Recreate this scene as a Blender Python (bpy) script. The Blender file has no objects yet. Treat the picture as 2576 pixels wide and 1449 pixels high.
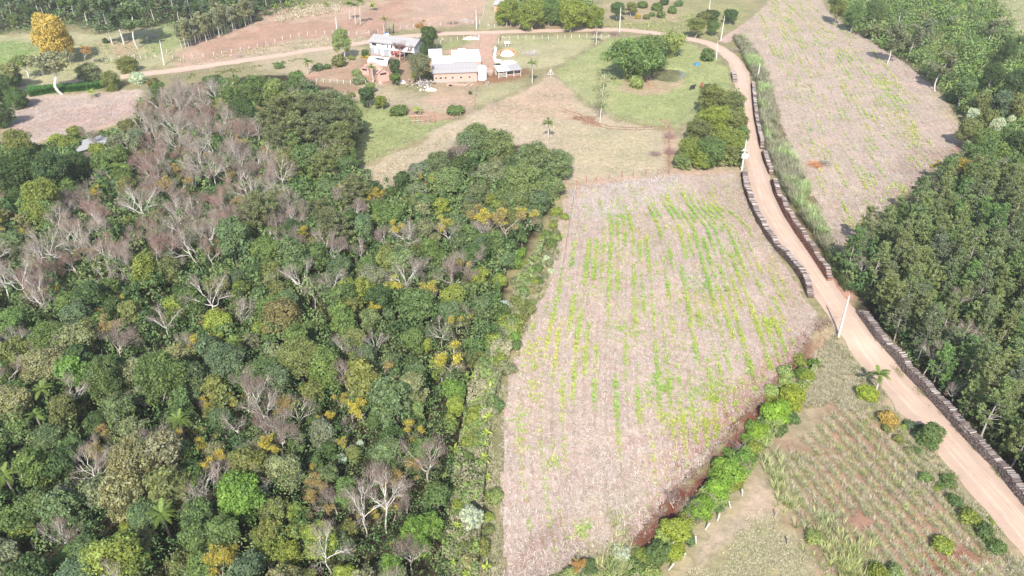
import bpy, math, random
import numpy as np
from mathutils import Matrix, Vector
R = math.radians
rng = np.random.default_rng(7)
random.seed(7)

# ------------------------------------------------------------------ camera, world, sun, exposure
SC = bpy.context.scene
COL = SC.collection
CAM_H, PITCH, FPX = 80.0, 34.0, 1900.0           # height, degrees below the horizon, focal length (in 1/2576 of the picture width)
cam_data = bpy.data.cameras.new("camera")
cam_data.sensor_width = 36.0
cam_data.lens = 36.0 * FPX / 2576.0
cam_data.clip_end = 4000
cam = bpy.data.objects.new("camera", cam_data)
cam.location = (0, 0, CAM_H)
cam.rotation_euler = (R(90 - PITCH), 0, 0)
COL.objects.link(cam)
SC.camera = cam

SUN_EL = 43.0
w = bpy.data.worlds.new("World")
SC.world = w
w.use_nodes = True
nt = w.node_tree
for n in list(nt.nodes): nt.nodes.remove(n)
sky = nt.nodes.new("ShaderNodeTexSky"); sky.sky_type = 'NISHITA'; sky.sun_disc = False
sky.sun_elevation = R(SUN_EL); sky.sun_rotation = R(180 - 6)
sky.air_density = 1.0; sky.dust_density = 1.5
bg = nt.nodes.new("ShaderNodeBackground"); bg.inputs['Strength'].default_value = 0.15
wo = nt.nodes.new("ShaderNodeOutputWorld")
nt.links.new(sky.outputs[0], bg.inputs[0]); nt.links.new(bg.outputs[0], wo.inputs[0])

sd = bpy.data.lights.new("sun", 'SUN'); sd.energy = 4.6; sd.angle = R(0.53); sd.color = (1.0, 0.955, 0.89)
so = bpy.data.objects.new("sun", sd); so.rotation_euler = (R(90 - SUN_EL), 0, R(-6)); so.location = (0, -50, 200)
COL.objects.link(so)
SC.view_settings.view_transform = 'Standard'
SC.view_settings.look = 'None'
SC.view_settings.exposure = 0.80
SC.view_settings.gamma = 1.0
SC.view_settings.use_curve_mapping = False
SC.render.engine = 'CYCLES'
SC.cycles.max_bounces = 5
SC.cycles.diffuse_bounces = 3
SC.cycles.transmission_bounces = 3
SC.cycles.glossy_bounces = 2
SC.cycles.volume_bounces = 0

# ------------------------------------------------------------------ noise and terrain height
def _hash(ix, iy, s):
    h = (ix.astype(np.int64) * 374761393 + iy.astype(np.int64) * 668265263 + s * 1442695041) & 0x7fffffff
    h = ((h ^ (h >> 13)) * 1274126177) & 0x7fffffff
    return ((h ^ (h >> 16)) & 0xffff) / 65535.0
def vnoise(x, y, s=0):
    x = np.asarray(x, float); y = np.asarray(y, float)
    ix = np.floor(x); iy = np.floor(y); fx = x - ix; fy = y - iy
    fx = fx * fx * (3 - 2 * fx); fy = fy * fy * (3 - 2 * fy)
    a = _hash(ix, iy, s); b = _hash(ix + 1, iy, s); c = _hash(ix, iy + 1, s); d = _hash(ix + 1, iy + 1, s)
    return (a * (1 - fx) + b * fx) * (1 - fy) + (c * (1 - fx) + d * fx) * fy
def fbm(x, y, s=0, o=4):
    t = 0; a = 0.5; n = 0
    for k in range(o):
        t = t + a * vnoise(x, y, s + k * 17); n += a; a *= 0.5
        x = np.asarray(x) * 2.03 + 5.1; y = np.asarray(y) * 2.03 + 3.7
    return t / n
def smooth(a, b, v):
    t = np.clip((v - a) / (b - a), 0, 1); return t * t * (3 - 2 * t)
SP, CP = math.sin(R(PITCH)), math.cos(R(PITCH))
def at(px, py, z=0.0):
    """a direction of the picture (2576 wide) brought down to height z: a world point"""
    X = (np.asarray(px, float) - 1288) / FPX; U = (724 - np.asarray(py, float)) / FPX
    dy = CP + U * SP; dz = -SP + U * CP
    t = (CAM_H - z) / -dz
    return X * t, dy * t
def polyw(pts): 
    p = np.array(pts, float); x, y = at(p[:, 0], p[:, 1]); return np.stack([x, y], 1)
def px_of(x, y, z=0.0):
    d = np.asarray(y) * CP + (CAM_H - z) * SP
    u = np.asarray(y) * SP - (CAM_H - z) * CP
    return 1288 + FPX * np.asarray(x) / d, 724 - FPX * u / d
def seg_dist(x, y, line):
    """distance to an open polyline, side (positive to its left) and position along it"""
    best = np.full(np.shape(x), 1e9); side = np.zeros(np.shape(x)); along = np.zeros(np.shape(x)); acc = 0
    for (ax, ay), (bx, by) in zip(line[:-1], line[1:]):
        dx, dy = bx - ax, by - ay; L2 = dx * dx + dy * dy
        t = np.clip(((x - ax) * dx + (y - ay) * dy) / L2, 0, 1)
        d = np.hypot(x - ax - t * dx, y - ay - t * dy)
        cr = dx * (y - ay) - dy * (x - ax)
        m = d < best
        best = np.where(m, d, best); side = np.where(m, np.sign(cr), side); along = np.where(m, acc + t * math.sqrt(L2), along)
        acc += math.sqrt(L2)
    return best, side, along, acc
def sdist(x, y, poly):
    """signed distance to a closed polygon, negative inside"""
    P = list(map(tuple, poly)) + [tuple(poly[0])]
    best = np.full(np.shape(x), 1e9); ins = np.zeros(np.shape(x), bool)
    for (ax, ay), (bx, by) in zip(P[:-1], P[1:]):
        dx, dy = bx - ax, by - ay; L2 = dx * dx + dy * dy + 1e-9
        t = np.clip(((x - ax) * dx + (y - ay) * dy) / L2, 0, 1)
        best = np.minimum(best, (x - ax - t * dx) ** 2 + (y - ay - t * dy) ** 2)
        c = ((ay > y) != (by > y)) & (x < (bx - ax) * (y - ay) / ((by - ay) + 1e-12) + ax)
        ins ^= c
    best = np.sqrt(best)
    return np.where(ins, -best, best)
BANK = polyw([(2078, 806), (2040, 852), (1990, 912), (1930, 982), (1880, 1042), (1820, 1112), (1780, 1160), (1738, 1202), (1690, 1240), (1655, 1296), (1600, 1352), (1530, 1388), (1440, 1420)])
PONDC = at(1681, 188)
POND = [(1634, 186), (1640, 178), (1655, 173), (1672, 172), (1690, 172), (1708, 173), (1722, 179), (1727, 186), (1716, 192), (1708, 199), (1696, 204), (1678, 204), (1660, 200), (1642, 195)]
PONDW = polyw(POND)
def hfun(x, y):
    x = np.asarray(x, float); y = np.asarray(y, float)
    z = 1.6 * (fbm(x / 70 + 9, y / 70 + 4, 3, 2) - 0.5)
    d, s, al, L = seg_dist(x, y, BANK)
    lo = np.where(s > 0, 1, 0)
    z = z - 1.5 * lo * smooth(0.0, 1.3, d) * np.exp(-np.clip(d - 3, 0, None) / 16) * smooth(0, 6, al) * smooth(0, 8, L - al)
    q = np.hypot((x - PONDC[0]) / 7.0, (y - PONDC[1]) / 8.2)
    z = z * smooth(1.0, 2.2, q)
    if np.any(q < 2):
        z = z - 0.6 * (1 - smooth(-.7, .7, sdist(x, y, PONDW)))
    return z
def gnd(px, py, dz=0.0):
    z = 0.0
    for _ in range(5):
        x, y = at(px, py, z + dz); z = hfun(x, y)
    return float(x), float(y), float(z)
def gpx(p): return gnd(p[0], p[1])
def mpp(px, py, z=0.0):
    """metres for one unit of the picture at this spot"""
    x, y = at(px, py, z); return float((y * CP + (CAM_H - z) * SP) / FPX)

# ------------------------------------------------------------------ mesh helpers
def mesh_np(name, V, faces, colr=None, uv=None):
    """faces: list of integer arrays (n, k)"""
    me = bpy.data.meshes.new(name)
    V = np.asarray(V, np.float32).reshape(-1, 3)
    me.vertices.add(len(V)); me.vertices.foreach_set("co", V.ravel())
    loops = np.concatenate([f.ravel() for f in faces]).astype(np.int32)
    sizes = np.concatenate([np.full(len(f), f.shape[1], np.int32) for f in faces])
    starts = np.concatenate([[0], np.cumsum(sizes)[:-1]]).astype(np.int32)
    me.loops.add(len(loops)); me.loops.foreach_set("vertex_index", loops)
    me.polygons.add(len(sizes)); me.polygons.foreach_set("loop_start", starts)
    try: me.polygons.foreach_set("loop_total", sizes)
    except Exception: pass
    if colr is not None:
        c = np.ones((len(V), 4), np.float32); c[:, :3] = colr
        a = me.attributes.new("Col", 'FLOAT_COLOR', 'POINT'); a.data.foreach_set("color", c.ravel())
    if uv is not None:
        u = np.zeros((len(V), 3), np.float32); u[:, :uv.shape[1]] = uv
        a = me.attributes.new("rowc", 'FLOAT_VECTOR', 'POINT'); a.data.foreach_set("vector", u.ravel())
    me.update(); me.validate()
    return me
def link(name, me, mat=None, parent=None, kind=None):
    o = bpy.data.objects.new(name, me)
    if mat is not None and me is not None and not me.materials: me.materials.append(mat)
    COL.objects.link(o)
    if parent is not None: o.parent = parent
    if kind: o["kind"] = kind
    return o
def tag(o, label, cat, group=None):
    o["label"] = label; o["category"] = cat
    if group: o["group"] = group
    return o
def empty(name, loc=(0, 0, 0), rz=0.0, label=None, cat=None, group=None, s=1.0):
    o = bpy.data.objects.new(name, None); COL.objects.link(o)
    o.location = loc; o.rotation_euler = (0, 0, rz); o.scale = (s, s, s); o.empty_display_size = 0.3
    if label: tag(o, label, cat, group)
    return o
class MB:
    """collects boxes, tubes and sheets as one mesh"""
    def __init__(s): s.v = []; s.f = {}; s.n = 0; s.c = []; s.flat = False
    def add(s, V, F, c=(1, 1, 1), flat=True):
        s.flat = s.flat or flat
        V = np.asarray(V, float).reshape(-1, 3)
        for f in F: s.f.setdefault(len(f), []).append([i + s.n for i in f])
        s.v.append(V); s.c.append(np.tile(np.asarray(c, float), (len(V), 1))); s.n += len(V)
    def addnp(s, V, F, c):
        V = np.asarray(V, float).reshape(-1, 3); F = np.asarray(F)
        s.f.setdefault(F.shape[1], []).extend((F + s.n).tolist())
        c = np.asarray(c, float)
        s.v.append(V); s.c.append(c if c.ndim == 2 else np.tile(c, (len(V), 1))); s.n += len(V)
    def box(s, x0, x1, y0, y1, z0, z1, c=(1, 1, 1), M=None):
        V = np.array([[x0, y0, z0], [x1, y0, z0], [x1, y1, z0], [x0, y1, z0], [x0, y0, z1], [x1, y0, z1], [x1, y1, z1], [x0, y1, z1]], float)
        if M is not None: V = V @ np.array(M)[:3, :3].T + np.array(M)[:3, 3]
        s.add(V, [(0, 3, 2, 1), (4, 5, 6, 7), (0, 1, 5, 4), (1, 2, 6, 5), (2, 3, 7, 6), (3, 0, 4, 7)], c); return s
    def tube(s, pts, rad, n=6, c=(1, 1, 1), cap=True):
        pts = np.asarray(pts, float); rad = np.broadcast_to(np.asarray(rad, float), (len(pts),))
        rings = []
        for i, p in enumerate(pts):
            d = pts[min(i + 1, len(pts) - 1)] - pts[max(i - 1, 0)]; d = d / (np.linalg.norm(d) + 1e-9)
            a = np.cross(d, [0.31, 0.95, 0.05] if abs(d[1]) < .9 else [1, 0, 0]); a /= np.linalg.norm(a) + 1e-9; b = np.cross(d, a)
            t = np.arange(n) * 2 * np.pi / n
            rings.append(p + rad[i] * (np.cos(t)[:, None] * a + np.sin(t)[:, None] * b))
        V = np.concatenate(rings); F = []
        for i in range(len(pts) - 1):
            for k in range(n): F.append((i * n + k, i * n + (k + 1) % n, (i + 1) * n + (k + 1) % n, (i + 1) * n + k))
        if cap: F += [tuple(range(n))[::-1], tuple((len(pts) - 1) * n + k for k in range(n))]
        s.add(V, F, c, False); return s
    def mesh(s, name, mat=None):
        if not s.n: return None
        me = mesh_np(name, np.concatenate(s.v), [np.array(x) for x in s.f.values()], np.concatenate(s.c))
        if mat: me.materials.append(mat)
        if s.flat: me.polygons.foreach_set("use_smooth", np.zeros(len(me.polygons), bool))
        return me
    def build(s, name, mat, parent=None, kind=None): return link(name, s.mesh(name, mat), None, parent, kind)

# ------------------------------------------------------------------ materials
def new_mat(name):
    m = bpy.data.materials.new(name); m.use_nodes = True
    nt = m.node_tree; p = nt.nodes["Principled BSDF"]
    p.inputs["Specular IOR Level"].default_value = 0.25
    return m, nt, p
class NT:
    def __init__(s, nt): s.nt = nt
    def n(s, t, **k):
        x = s.nt.nodes.new(t)
        for a, b in k.items(): setattr(x, a, b)
        return x
    def l(s, a, b): s.nt.links.new(a, b)
    def noise(s, scale, detail=4, rough=.6, vec=None, dist=0):
        x = s.n("ShaderNodeTexNoise"); x.inputs["Scale"].default_value = scale; x.inputs["Detail"].default_value = detail
        x.inputs["Roughness"].default_value = rough; x.inputs["Distortion"].default_value = dist
        if vec is not None: s.l(vec, x.inputs["Vector"])
        return x.outputs[0]
    def ramp(s, v, a, b, ca=(0, 0, 0, 1), cb=(1, 1, 1, 1)):
        x = s.n("ShaderNodeValToRGB"); x.color_ramp.elements[0].position = a; x.color_ramp.elements[1].position = b
        x.color_ramp.elements[0].color = ca; x.color_ramp.elements[1].color = cb; s.l(v, x.inputs[0]); return x.outputs[0]
    def mix(s, f, a, b, mode='MIX'):
        x = s.n("ShaderNodeMix", data_type='RGBA', blend_type=mode)
        for v, i in ((f, 0), (a, 6), (b, 7)):
            if isinstance(v, (int, float)): x.inputs[i].default_value = v
            elif isinstance(v, tuple): x.inputs[i].default_value = v if len(v) == 4 else (*v, 1)
            else: s.l(v, x.inputs[i])
        return x.outputs[2]
    def math(s, op, a, b=0.0, c=None):
        x = s.n("ShaderNodeMath", operation=op)
        for v, i in ((a, 0), (b, 1), (c, 2)):
            if v is None: continue
            if isinstance(v, (int, float)): x.inputs[i].default_value = v
            else: s.l(v, x.inputs[i])
        return x.outputs[0]
    def mapping(s, vec, sc=(1, 1, 1), rot=(0, 0, 0)):
        x = s.n("ShaderNodeMapping"); x.inputs["Scale"].default_value = sc; x.inputs["Rotation"].default_value = rot; s.l(vec, x.inputs[0]); return x.outputs[0]
    def bump(s, h, p, strength=.3, dist=.1):
        x = s.n("ShaderNodeBump"); x.inputs["Strength"].default_value = strength; x.inputs["Distance"].default_value = dist
        s.l(h, x.inputs["Height"]); s.l(x.outputs[0], p.inputs["Normal"])
def mat_plain(name, col, rough=.8, var=.25, scale=3.0, metal=0.0, dirt=None, dirt_amt=.35, coords="Object"):
    m, nt, p = new_mat(name); g = NT(nt)
    tc = g.n("ShaderNodeTexCoord").outputs[coords]
    nz = g.noise(scale, 5, .65, tc); nf = g.noise(scale * 7, 3, .6, tc)
    lo = tuple(c * (1 - var) for c in col); hi = tuple(min(1, c * (1 + var * .6)) for c in col)
    c = g.mix(g.ramp(nz, .35, .65), lo, hi)
    c = g.mix(g.math('MULTIPLY', nf, .35), c, tuple(k * .6 for k in col))
    if dirt: c = g.mix(g.math('MULTIPLY', g.ramp(g.noise(scale * .6, 6, .7, tc), .5, .72), dirt_amt), c, dirt)
    at_ = g.n("ShaderNodeAttribute", attribute_name="Col")
    c = g.mix(1.0, c, at_.outputs["Color"], 'MULTIPLY')
    g.l(c, p.inputs["Base Color"]); p.inputs["Roughness"].default_value = rough; p.inputs["Metallic"].default_value = metal
    g.bump(nf, p, .25, .03)
    return m
def mat_leaf(name, transl=.36, rough=.55, use_obj=True, spec=.3):
    m, nt, p = new_mat(name); g = NT(nt)
    a = g.n("ShaderNodeAttribute", attribute_name="Col").outputs["Color"]
    c = a
    if use_obj:
        oi = g.n("ShaderNodeObjectInfo")
        c = g.mix(1.0, a, oi.outputs["Color"], 'MULTIPLY')
    p.inputs["Roughness"].default_value = rough; p.inputs["Specular IOR Level"].default_value = spec
    g.l(c, p.inputs["Base Color"])
    tr = g.n("ShaderNodeBsdfTranslucent"); c2 = g.mix(1.0, c, (1.25, 1.25, .75, 1), 'MULTIPLY'); g.l(c2, tr.inputs[0])
    ms = g.n("ShaderNodeMixShader"); ms.inputs[0].default_value = transl
    g.l(p.outputs[0], ms.inputs[1]); g.l(tr.outputs[0], ms.inputs[2])
    g.l(ms.outputs[0], nt.nodes["Material Output"].inputs[0])
    return m
M_LEAF = mat_leaf("leaf_foliage")
M_BLADE = mat_leaf("grass_blades", .2, .65, False, .2)
M_BARK = mat_plain("bark", (1, 1, 1), .85, .35, 2.5)       # its colour sits in the Col attribute
M_STRAW = mat_leaf("dry_straw", .1, .75, False, .2)
# ------------------------------------------------------------------ GROUND: colours of the soil and grass cover by region
DRY = (.43, .37, .28); TAN = (.45, .385, .30); GRN = (.30, .345, .165); GRN2 = (.38, .37, .235); LUSH = (.22, .31, .12)
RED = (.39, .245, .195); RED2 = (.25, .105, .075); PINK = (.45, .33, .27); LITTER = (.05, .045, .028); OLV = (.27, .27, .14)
STRAWC = (.50, .42, .37)
# (polygon in picture units, colour, softness m, wobble m, strength)
REG = [
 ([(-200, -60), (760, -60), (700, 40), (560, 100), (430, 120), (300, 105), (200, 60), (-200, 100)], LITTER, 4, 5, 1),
 ([(-200, 95), (60, 92), (130, 80), (250, 90), (440, 60), (470, 125), (420, 165), (330, 185), (200, 200), (60, 215), (-200, 240)], GRN2, 3, 6, 1),
 ([(-200, 110), (60, 105), (120, 130), (60, 170), (-200, 200)], LUSH, 4, 6, .95),
 ([(270, 105), (330, 100), (370, 150), (300, 150)], PINK, 3, 5, .8),
 ([(400, 60), (470, 60), (460, 110), (420, 130), (360, 150)], LUSH, 3, 5, .6),
 ([(420, 140), (620, 60), (700, 25), (900, 10), (1100, -60), (1250, -60), (1225, 60), (1100, 68), (1000, 78), (930, 100), (700, 128), (480, 172)], PINK, 3, 7, 1),
 ([(500, 115), (700, 55), (880, 50), (935, 95), (800, 108), (560, 150)], RED, 3, 8, .75),
 ([(760, 95), (900, 90), (925, 108), (800, 132), (560, 160), (500, 170)], DRY, 2, 6, .8),
 ([(900, 60), (1010, -40), (1060, -40), (1000, 78), (950, 100)], RED, 3, 6, .8),
 ([(1205, 60), (1235, -60), (1290, -60), (1290, 75), (1210, 72)], GRN2, 2, 4, .9),
 ([(1245, 55), (1470, 52), (1530, 68), (1480, 72), (1250, 74)], RED, 2, 4, .5),
 ([(1480, -60), (1900, -60), (1880, 50), (1790, 96), (1640, 82), (1540, 68)], (.30, .30, .16), 3, 6, .9),
 ([(1520, 0), (1700, -10), (1720, 50), (1600, 60), (1530, 45)], PINK, 3, 7, .5),
 ([(640, 190), (760, 180), (900, 190), (960, 210), (1100, 245), (1190, 250), (1190, 290), (1100, 300), (1000, 290), (880, 260), (760, 235)], DRY, 3, 6, .9),
 ([(620, 150), (760, 130), (900, 115), (930, 130), (905, 180), (760, 190), (640, 178)], DRY, 2, 5, .9),
 ([(760, 190), (905, 150), (940, 130), (1050, 150), (1090, 200), (950, 215), (860, 200), (780, 200)], RED, 2, 4, .75),
 ([(755, 200), (860, 205), (920, 225), (880, 235), (790, 225)], RED2, 2, 4, .5),
 ([(1100, 210), (1200, 208), (1195, 280), (1140, 290), (1060, 260)], PINK, 2, 5, .8),
 ([(1000, 270), (1190, 280), (1160, 300), (1110, 310), (1040, 325), (1000, 300)], RED, 2, 5, .7),
 ([(1190, 82), (1262, 82), (1246, 105), (1240, 180), (1200, 200), (1190, 150), (1110, 130), (1165, 120)], PINK, 1.2, 2, 1),
 ([(1195, 175), (1330, 172), (1320, 195), (1215, 215), (1195, 205)], RED2, 2, 3, .7),
 ([(1100, 108), (1195, 96), (1195, 106), (1100, 128)], LUSH, 1.2, 2, .5),
 ([(1262, 92), (1530, 92), (1440, 145), (1385, 175), (1330, 172), (1262, 170)], GRN2, 1.5, 3, 1),
 ([(1280, 96), (1500, 95), (1480, 108), (1290, 106)], GRN, 1, 3, .6),
 ([(1210, 215), (1330, 205), (1300, 232), (1230, 262), (1200, 262)], GRN2, 2, 4, .8),
 ([(1395, 175), (1535, 97), (1720, 98), (1805, 150), (1836, 175), (1845, 220), (1745, 300), (1683, 325), (1560, 296), (1480, 262), (1410, 205)], GRN, 1.5, 3, 1),
 ([(1400, 190), (1470, 150), (1530, 200), (1520, 260), (1450, 235)], GRN2, 4, 6, .6),
 ([(1560, 180), (1640, 195), (1720, 200), (1700, 225), (1620, 235), (1560, 225)], PINK, 1.5, 2.5, .9),
 ([(1600, 190), (1640, 195), (1650, 220), (1600, 222)], RED, 1.5, 2.5, .8),
 ([(860, 250), (960, 262), (1060, 310), (1150, 298), (1110, 325), (1020, 365), (900, 425), (860, 470)], GRN, 1.5, 3, 1),
 ([(1150, 300), (1300, 232), (1388, 195), (1480, 262), (1560, 300), (1683, 330), (1683, 440), (1560, 452), (1420, 470), (1380, 470), (1100, 470), (860, 475), (910, 425), (1040, 365)], TAN, 1.5, 3, 1),
 ([(1230, 262), (1300, 235), (1388, 200), (1450, 245), (1440, 290), (1350, 300), (1260, 290)], PINK, 3, 5, .8),
 ([(1450, 292), (1500, 290), (1512, 312), (1490, 318), (1462, 305)], RED2, 1, 3, .9),
 ([(1560, 320), (1670, 340), (1670, 400), (1560, 430), (1460, 400), (1440, 340)], GRN2, 6, 8, .5),
 ([(1672, 300), (1700, 330), (1700, 440), (1672, 440)], RED, 1, 2, .7),
 ([(1725, 300), (1880, 240), (1900, 440), (1700, 440), (1690, 340)], DRY, 2, 3, .7),
 ([(1400, 465), (1700, 432), (1870, 425), (1870, 470), (1420, 500)], PINK, 1.5, 3, .9),
 ([(10, 330), (25, 270), (60, 243), (150, 233), (230, 230), (345, 225), (362, 250), (350, 285), (290, 312), (130, 345), (60, 365)], STRAWC, 1.2, 2.5, 1),
 ([(20, 320), (120, 280), (330, 262), (330, 300), (120, 335)], RED, 3, 9, .6),
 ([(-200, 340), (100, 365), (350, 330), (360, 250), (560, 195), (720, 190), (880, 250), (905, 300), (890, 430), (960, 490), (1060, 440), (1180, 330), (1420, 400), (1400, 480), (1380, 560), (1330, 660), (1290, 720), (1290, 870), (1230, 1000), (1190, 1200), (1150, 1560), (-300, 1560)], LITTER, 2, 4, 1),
 ([(215, 480), (330, 470), (340, 510), (230, 520)], LUSH, 2, 3, .8),
 ([(1190, 1000), (1280, 900), (1270, 1560), (1130, 1560)], (.24, .23, .13), 2, 4, 1),
 ([(1395, 500), (1440, 480), (1420, 600), (1390, 700), (1330, 790), (1290, 900), (1270, 900), (1300, 700), (1370, 580)], (.33, .30, .18), 2, 4, 1),
 ([(2070, -60), (2700, -60), (2900, 440), (2460, 380), (2400, 260), (2300, 160), (2150, 85)], (.10, .13, .05), 2, 5, 1),
 ([(2470, -60), (2760, -60), (2800, 200), (2600, 110), (2520, 60)], GRN2, 2, 6, .9),
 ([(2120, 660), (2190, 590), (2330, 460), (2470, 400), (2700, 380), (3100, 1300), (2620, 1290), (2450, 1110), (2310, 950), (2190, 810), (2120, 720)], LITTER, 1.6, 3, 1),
 ([(2076, 700), (2130, 700), (2160, 755), (2120, 770)], RED, 1, 2, 1),
 ([(1850, 85), (1900, 130), (1950, 260), (2000, 420), (2080, 600), (2110, 660), (2080, 670), (2000, 540), (1925, 370), (1895, 200)], (.17, .14, .08), 1.5, 3, 1),
 ([(2060, 810), (2130, 830), (2230, 980), (2330, 1110), (2460, 1290), (2640, 1500), (2640, 1620), (1200, 1620), (1300, 1440), (1600, 1380), (1700, 1260), (1800, 1160), (1950, 980)], (.36, .31, .22), 1.5, 3, 1),
 ([(1700, 1300), (1900, 1220), (2000, 1310), (2090, 1449), (2120, 1620), (1500, 1620), (1640, 1420)], (.38, .34, .22), 3, 5, .9),
 ([(1790, 1330), (1900, 1260), (2000, 1400), (1950, 1500), (1750, 1480)], OLV, 5, 7, .6),
 ([(1910, 1190), (1960, 1230), (1930, 1290), (1830, 1350), (1740, 1410), (1780, 1350), (1860, 1280)], (.47, .38, .32), 1.5, 2.5, .9),
 ([(1990, 1140), (2110, 1020), (2200, 1060), (2320, 1200), (2440, 1370), (2440, 1560), (2110, 1560), (2020, 1330)], (.33, .20, .155), 3, 5, .9),
 ([(2330, 1370), (2420, 1380), (2460, 1470), (2300, 1450)], RED2, 1.5, 3, .9),
]
bd, bs, bal, bL = None, None, None, None
def paint(x, y, regs, base):
    C = np.tile(np.array(base, float), (len(x), 1))
    for poly, col, soft, wob, stg in regs:
        P = polyw(poly)
        lo = P.min(0) - soft - wob - 1; hi = P.max(0) + soft + wob + 1
        m = (x > lo[0]) & (x < hi[0]) & (y > lo[1]) & (y < hi[1])
        if not m.any(): continue
        xs, ys = x[m], y[m]
        d = sdist(xs, ys, P) + (fbm(xs / 5, ys / 5, 11, 4) - .5) * wob * 2.2
        k = (1 - smooth(-soft, soft, d)) * stg
        k = k * (0.65 + 0.5 * fbm(xs / 3 + 40, ys / 3, 23, 3)) if stg < 1 else k
        k = np.clip(k, 0, 1)[:, None]
        C[m] = C[m] * (1 - k) + np.array(col) * k
    return C
def axis(a, b, step_fn, far):
    v = [a]
    while v[-1] < b: v.append(v[-1] + step_fn(v[-1]))
    s = 3.0; hi = [v[-1]]
    while hi[-1] < far[1]: s *= 1.5; hi.append(hi[-1] + s)
    s = 3.0; lo = [a]
    while lo[-1] > far[0]: s *= 1.5; lo.append(lo[-1] - s)
    return np.array(lo[:0:-1] + v + hi[1:])
gx = axis(-200, 245, lambda v: .62 if -75 < v < 110 else 1.0, (-2500, 2500))
gy = axis(48, 370, lambda v: .5 if v < 130 else (.62 if v < 220 else .95), (-1500, 3500))
GX, GY = np.meshgrid(gx, gy)
gxf, gyf = GX.ravel(), GY.ravel()
gz = hfun(gxf, gyf)
gz = gz + .10 * (fbm(gxf / 1.7, gyf / 1.7, 5, 2) - .5)
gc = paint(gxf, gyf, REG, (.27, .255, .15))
d, s_, al, L = seg_dist(gxf, gyf, BANK)
k = ((1 - smooth(.4, 1.3, np.abs(d - .9 + (fbm(gxf / 2, gyf / 2, 9, 3) - .5) * 2.0))) * smooth(1, 14, al) * smooth(0, 12, L - al) * np.where(s_ < 0, (d < .9), 1))[:, None]
gc = gc * (1 - k) + np.array((.14, .05, .038)) * k
nx, ny = len(gx), len(gy)
I = np.arange(nx * ny).reshape(ny, nx)
F = np.stack([I[:-1, :-1], I[:-1, 1:], I[1:, 1:], I[1:, :-1]], -1).reshape(-1, 4)
def mat_ground(name, rows=False):
    m, nt, p = new_mat(name); g = NT(nt)
    geo = g.n("ShaderNodeNewGeometry").outputs["Position"]
    a = g.n("ShaderNodeAttribute", attribute_name="Col").outputs["Color"]
    big = g.noise(.11, 5, .6, geo); mid = g.noise(.9, 6, .7, geo, .6); fine = g.noise(6.5, 5, .75, geo, .4)
    c = g.mix(g.ramp(big, .3, .7), g.mix(1.0, a, (.80, .84, .78, 1), 'MULTIPLY'), g.mix(1.0, a, (1.16, 1.10, 1.06, 1), 'MULTIPLY'))
    c = g.mix(g.ramp(mid, .34, .66), g.mix(1.0, c, (.72, .74, .70, 1), 'MULTIPLY'), g.mix(1.0, c, (1.16, 1.14, 1.12, 1), 'MULTIPLY'))
    c = g.mix(g.math('MULTIPLY', g.ramp(fine, .42, .6), .45), c, g.mix(1.0, c, (1.35, 1.3, 1.25, 1), 'MULTIPLY'))
    c = g.mix(g.math('MULTIPLY', g.ramp(fine, .44, .30), .6), c, g.mix(1.0, c, (.62, .56, .52, 1), 'MULTIPLY'))
    if rows:
        v = g.n("ShaderNodeAttribute", attribute_name="rowc").outputs["Vector"]
        sx = g.n("ShaderNodeSeparateXYZ"); g.l(v, sx.inputs[0])
        wob = g.math('MULTIPLY', g.math('SUBTRACT', g.noise(.8, 4, .6, geo), .5), .55)
        u = g.math('ADD', sx.outputs[0], wob)
        w_ = g.math('ABSOLUTE', g.math('SUBTRACT', g.math('FRACT', u), .5))
        # straw rests in the ridges, reddish soil shows in the furrows
        st = g.n("ShaderNodeMapping"); st.inputs["Scale"].default_value = (2.2, .35, 1); g.l(v, st.inputs[0])
        streak = g.noise(3.0, 6, .8, st.outputs[0], 1.0)
        pat = g.noise(.16, 5, .65, geo); pat2 = g.noise(.55, 5, .7, geo)
        soil = g.math('MULTIPLY', g.ramp(w_, .22, .42), g.ramp(streak, .44, .64))
        soil = g.math('MULTIPLY', soil, g.ramp(pat, .40, .60))
        soil = g.math('ADD', soil, g.math('MULTIPLY', g.ramp(pat2, .48, .60), g.ramp(pat, .38, .60)))
        c = g.mix(g.math('MINIMUM', g.math('MULTIPLY', soil, .52), .66), c, (.28, .15, .115, 1))
        pale = g.math('MULTIPLY', g.ramp(w_, .20, .06), g.ramp(streak, .40, .6))
        c = g.mix(g.math('MULTIPLY', pale, .30), c, (.58, .50, .45, 1))
        # trodden straw: short strands
        s2 = g.n("ShaderNodeTexVoronoi"); s2.feature = 'DISTANCE_TO_EDGE'; s2.inputs["Scale"].default_value = 3.2
        mp = g.mapping(geo, (1.0, .35, 1), (0, 0, .5)); g.l(g.mix(.25, mp, g.n("ShaderNodeTexNoise").outputs[1], 'ADD'), s2.inputs["Vector"])
        c = g.mix(g.math('MULTIPLY', g.ramp(s2.outputs[0], .12, .02), .35), c, g.mix(1.0, c, (.55, .48, .44, 1), 'MULTIPLY'))
    g.l(c, p.inputs["Base Color"]); p.inputs["Roughness"].default_value = .95; p.inputs["Specular IOR Level"].default_value = .1
    g.bump(g.math('ADD', fine, g.math('MULTIPLY', mid, 1.5)), p, .55, .12)
    return m
M_GROUND = mat_ground("ground_cover")
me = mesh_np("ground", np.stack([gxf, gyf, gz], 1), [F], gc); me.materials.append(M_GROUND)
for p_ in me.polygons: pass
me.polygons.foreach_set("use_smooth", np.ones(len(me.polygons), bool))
link("ground", me, None, None, "structure")

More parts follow.
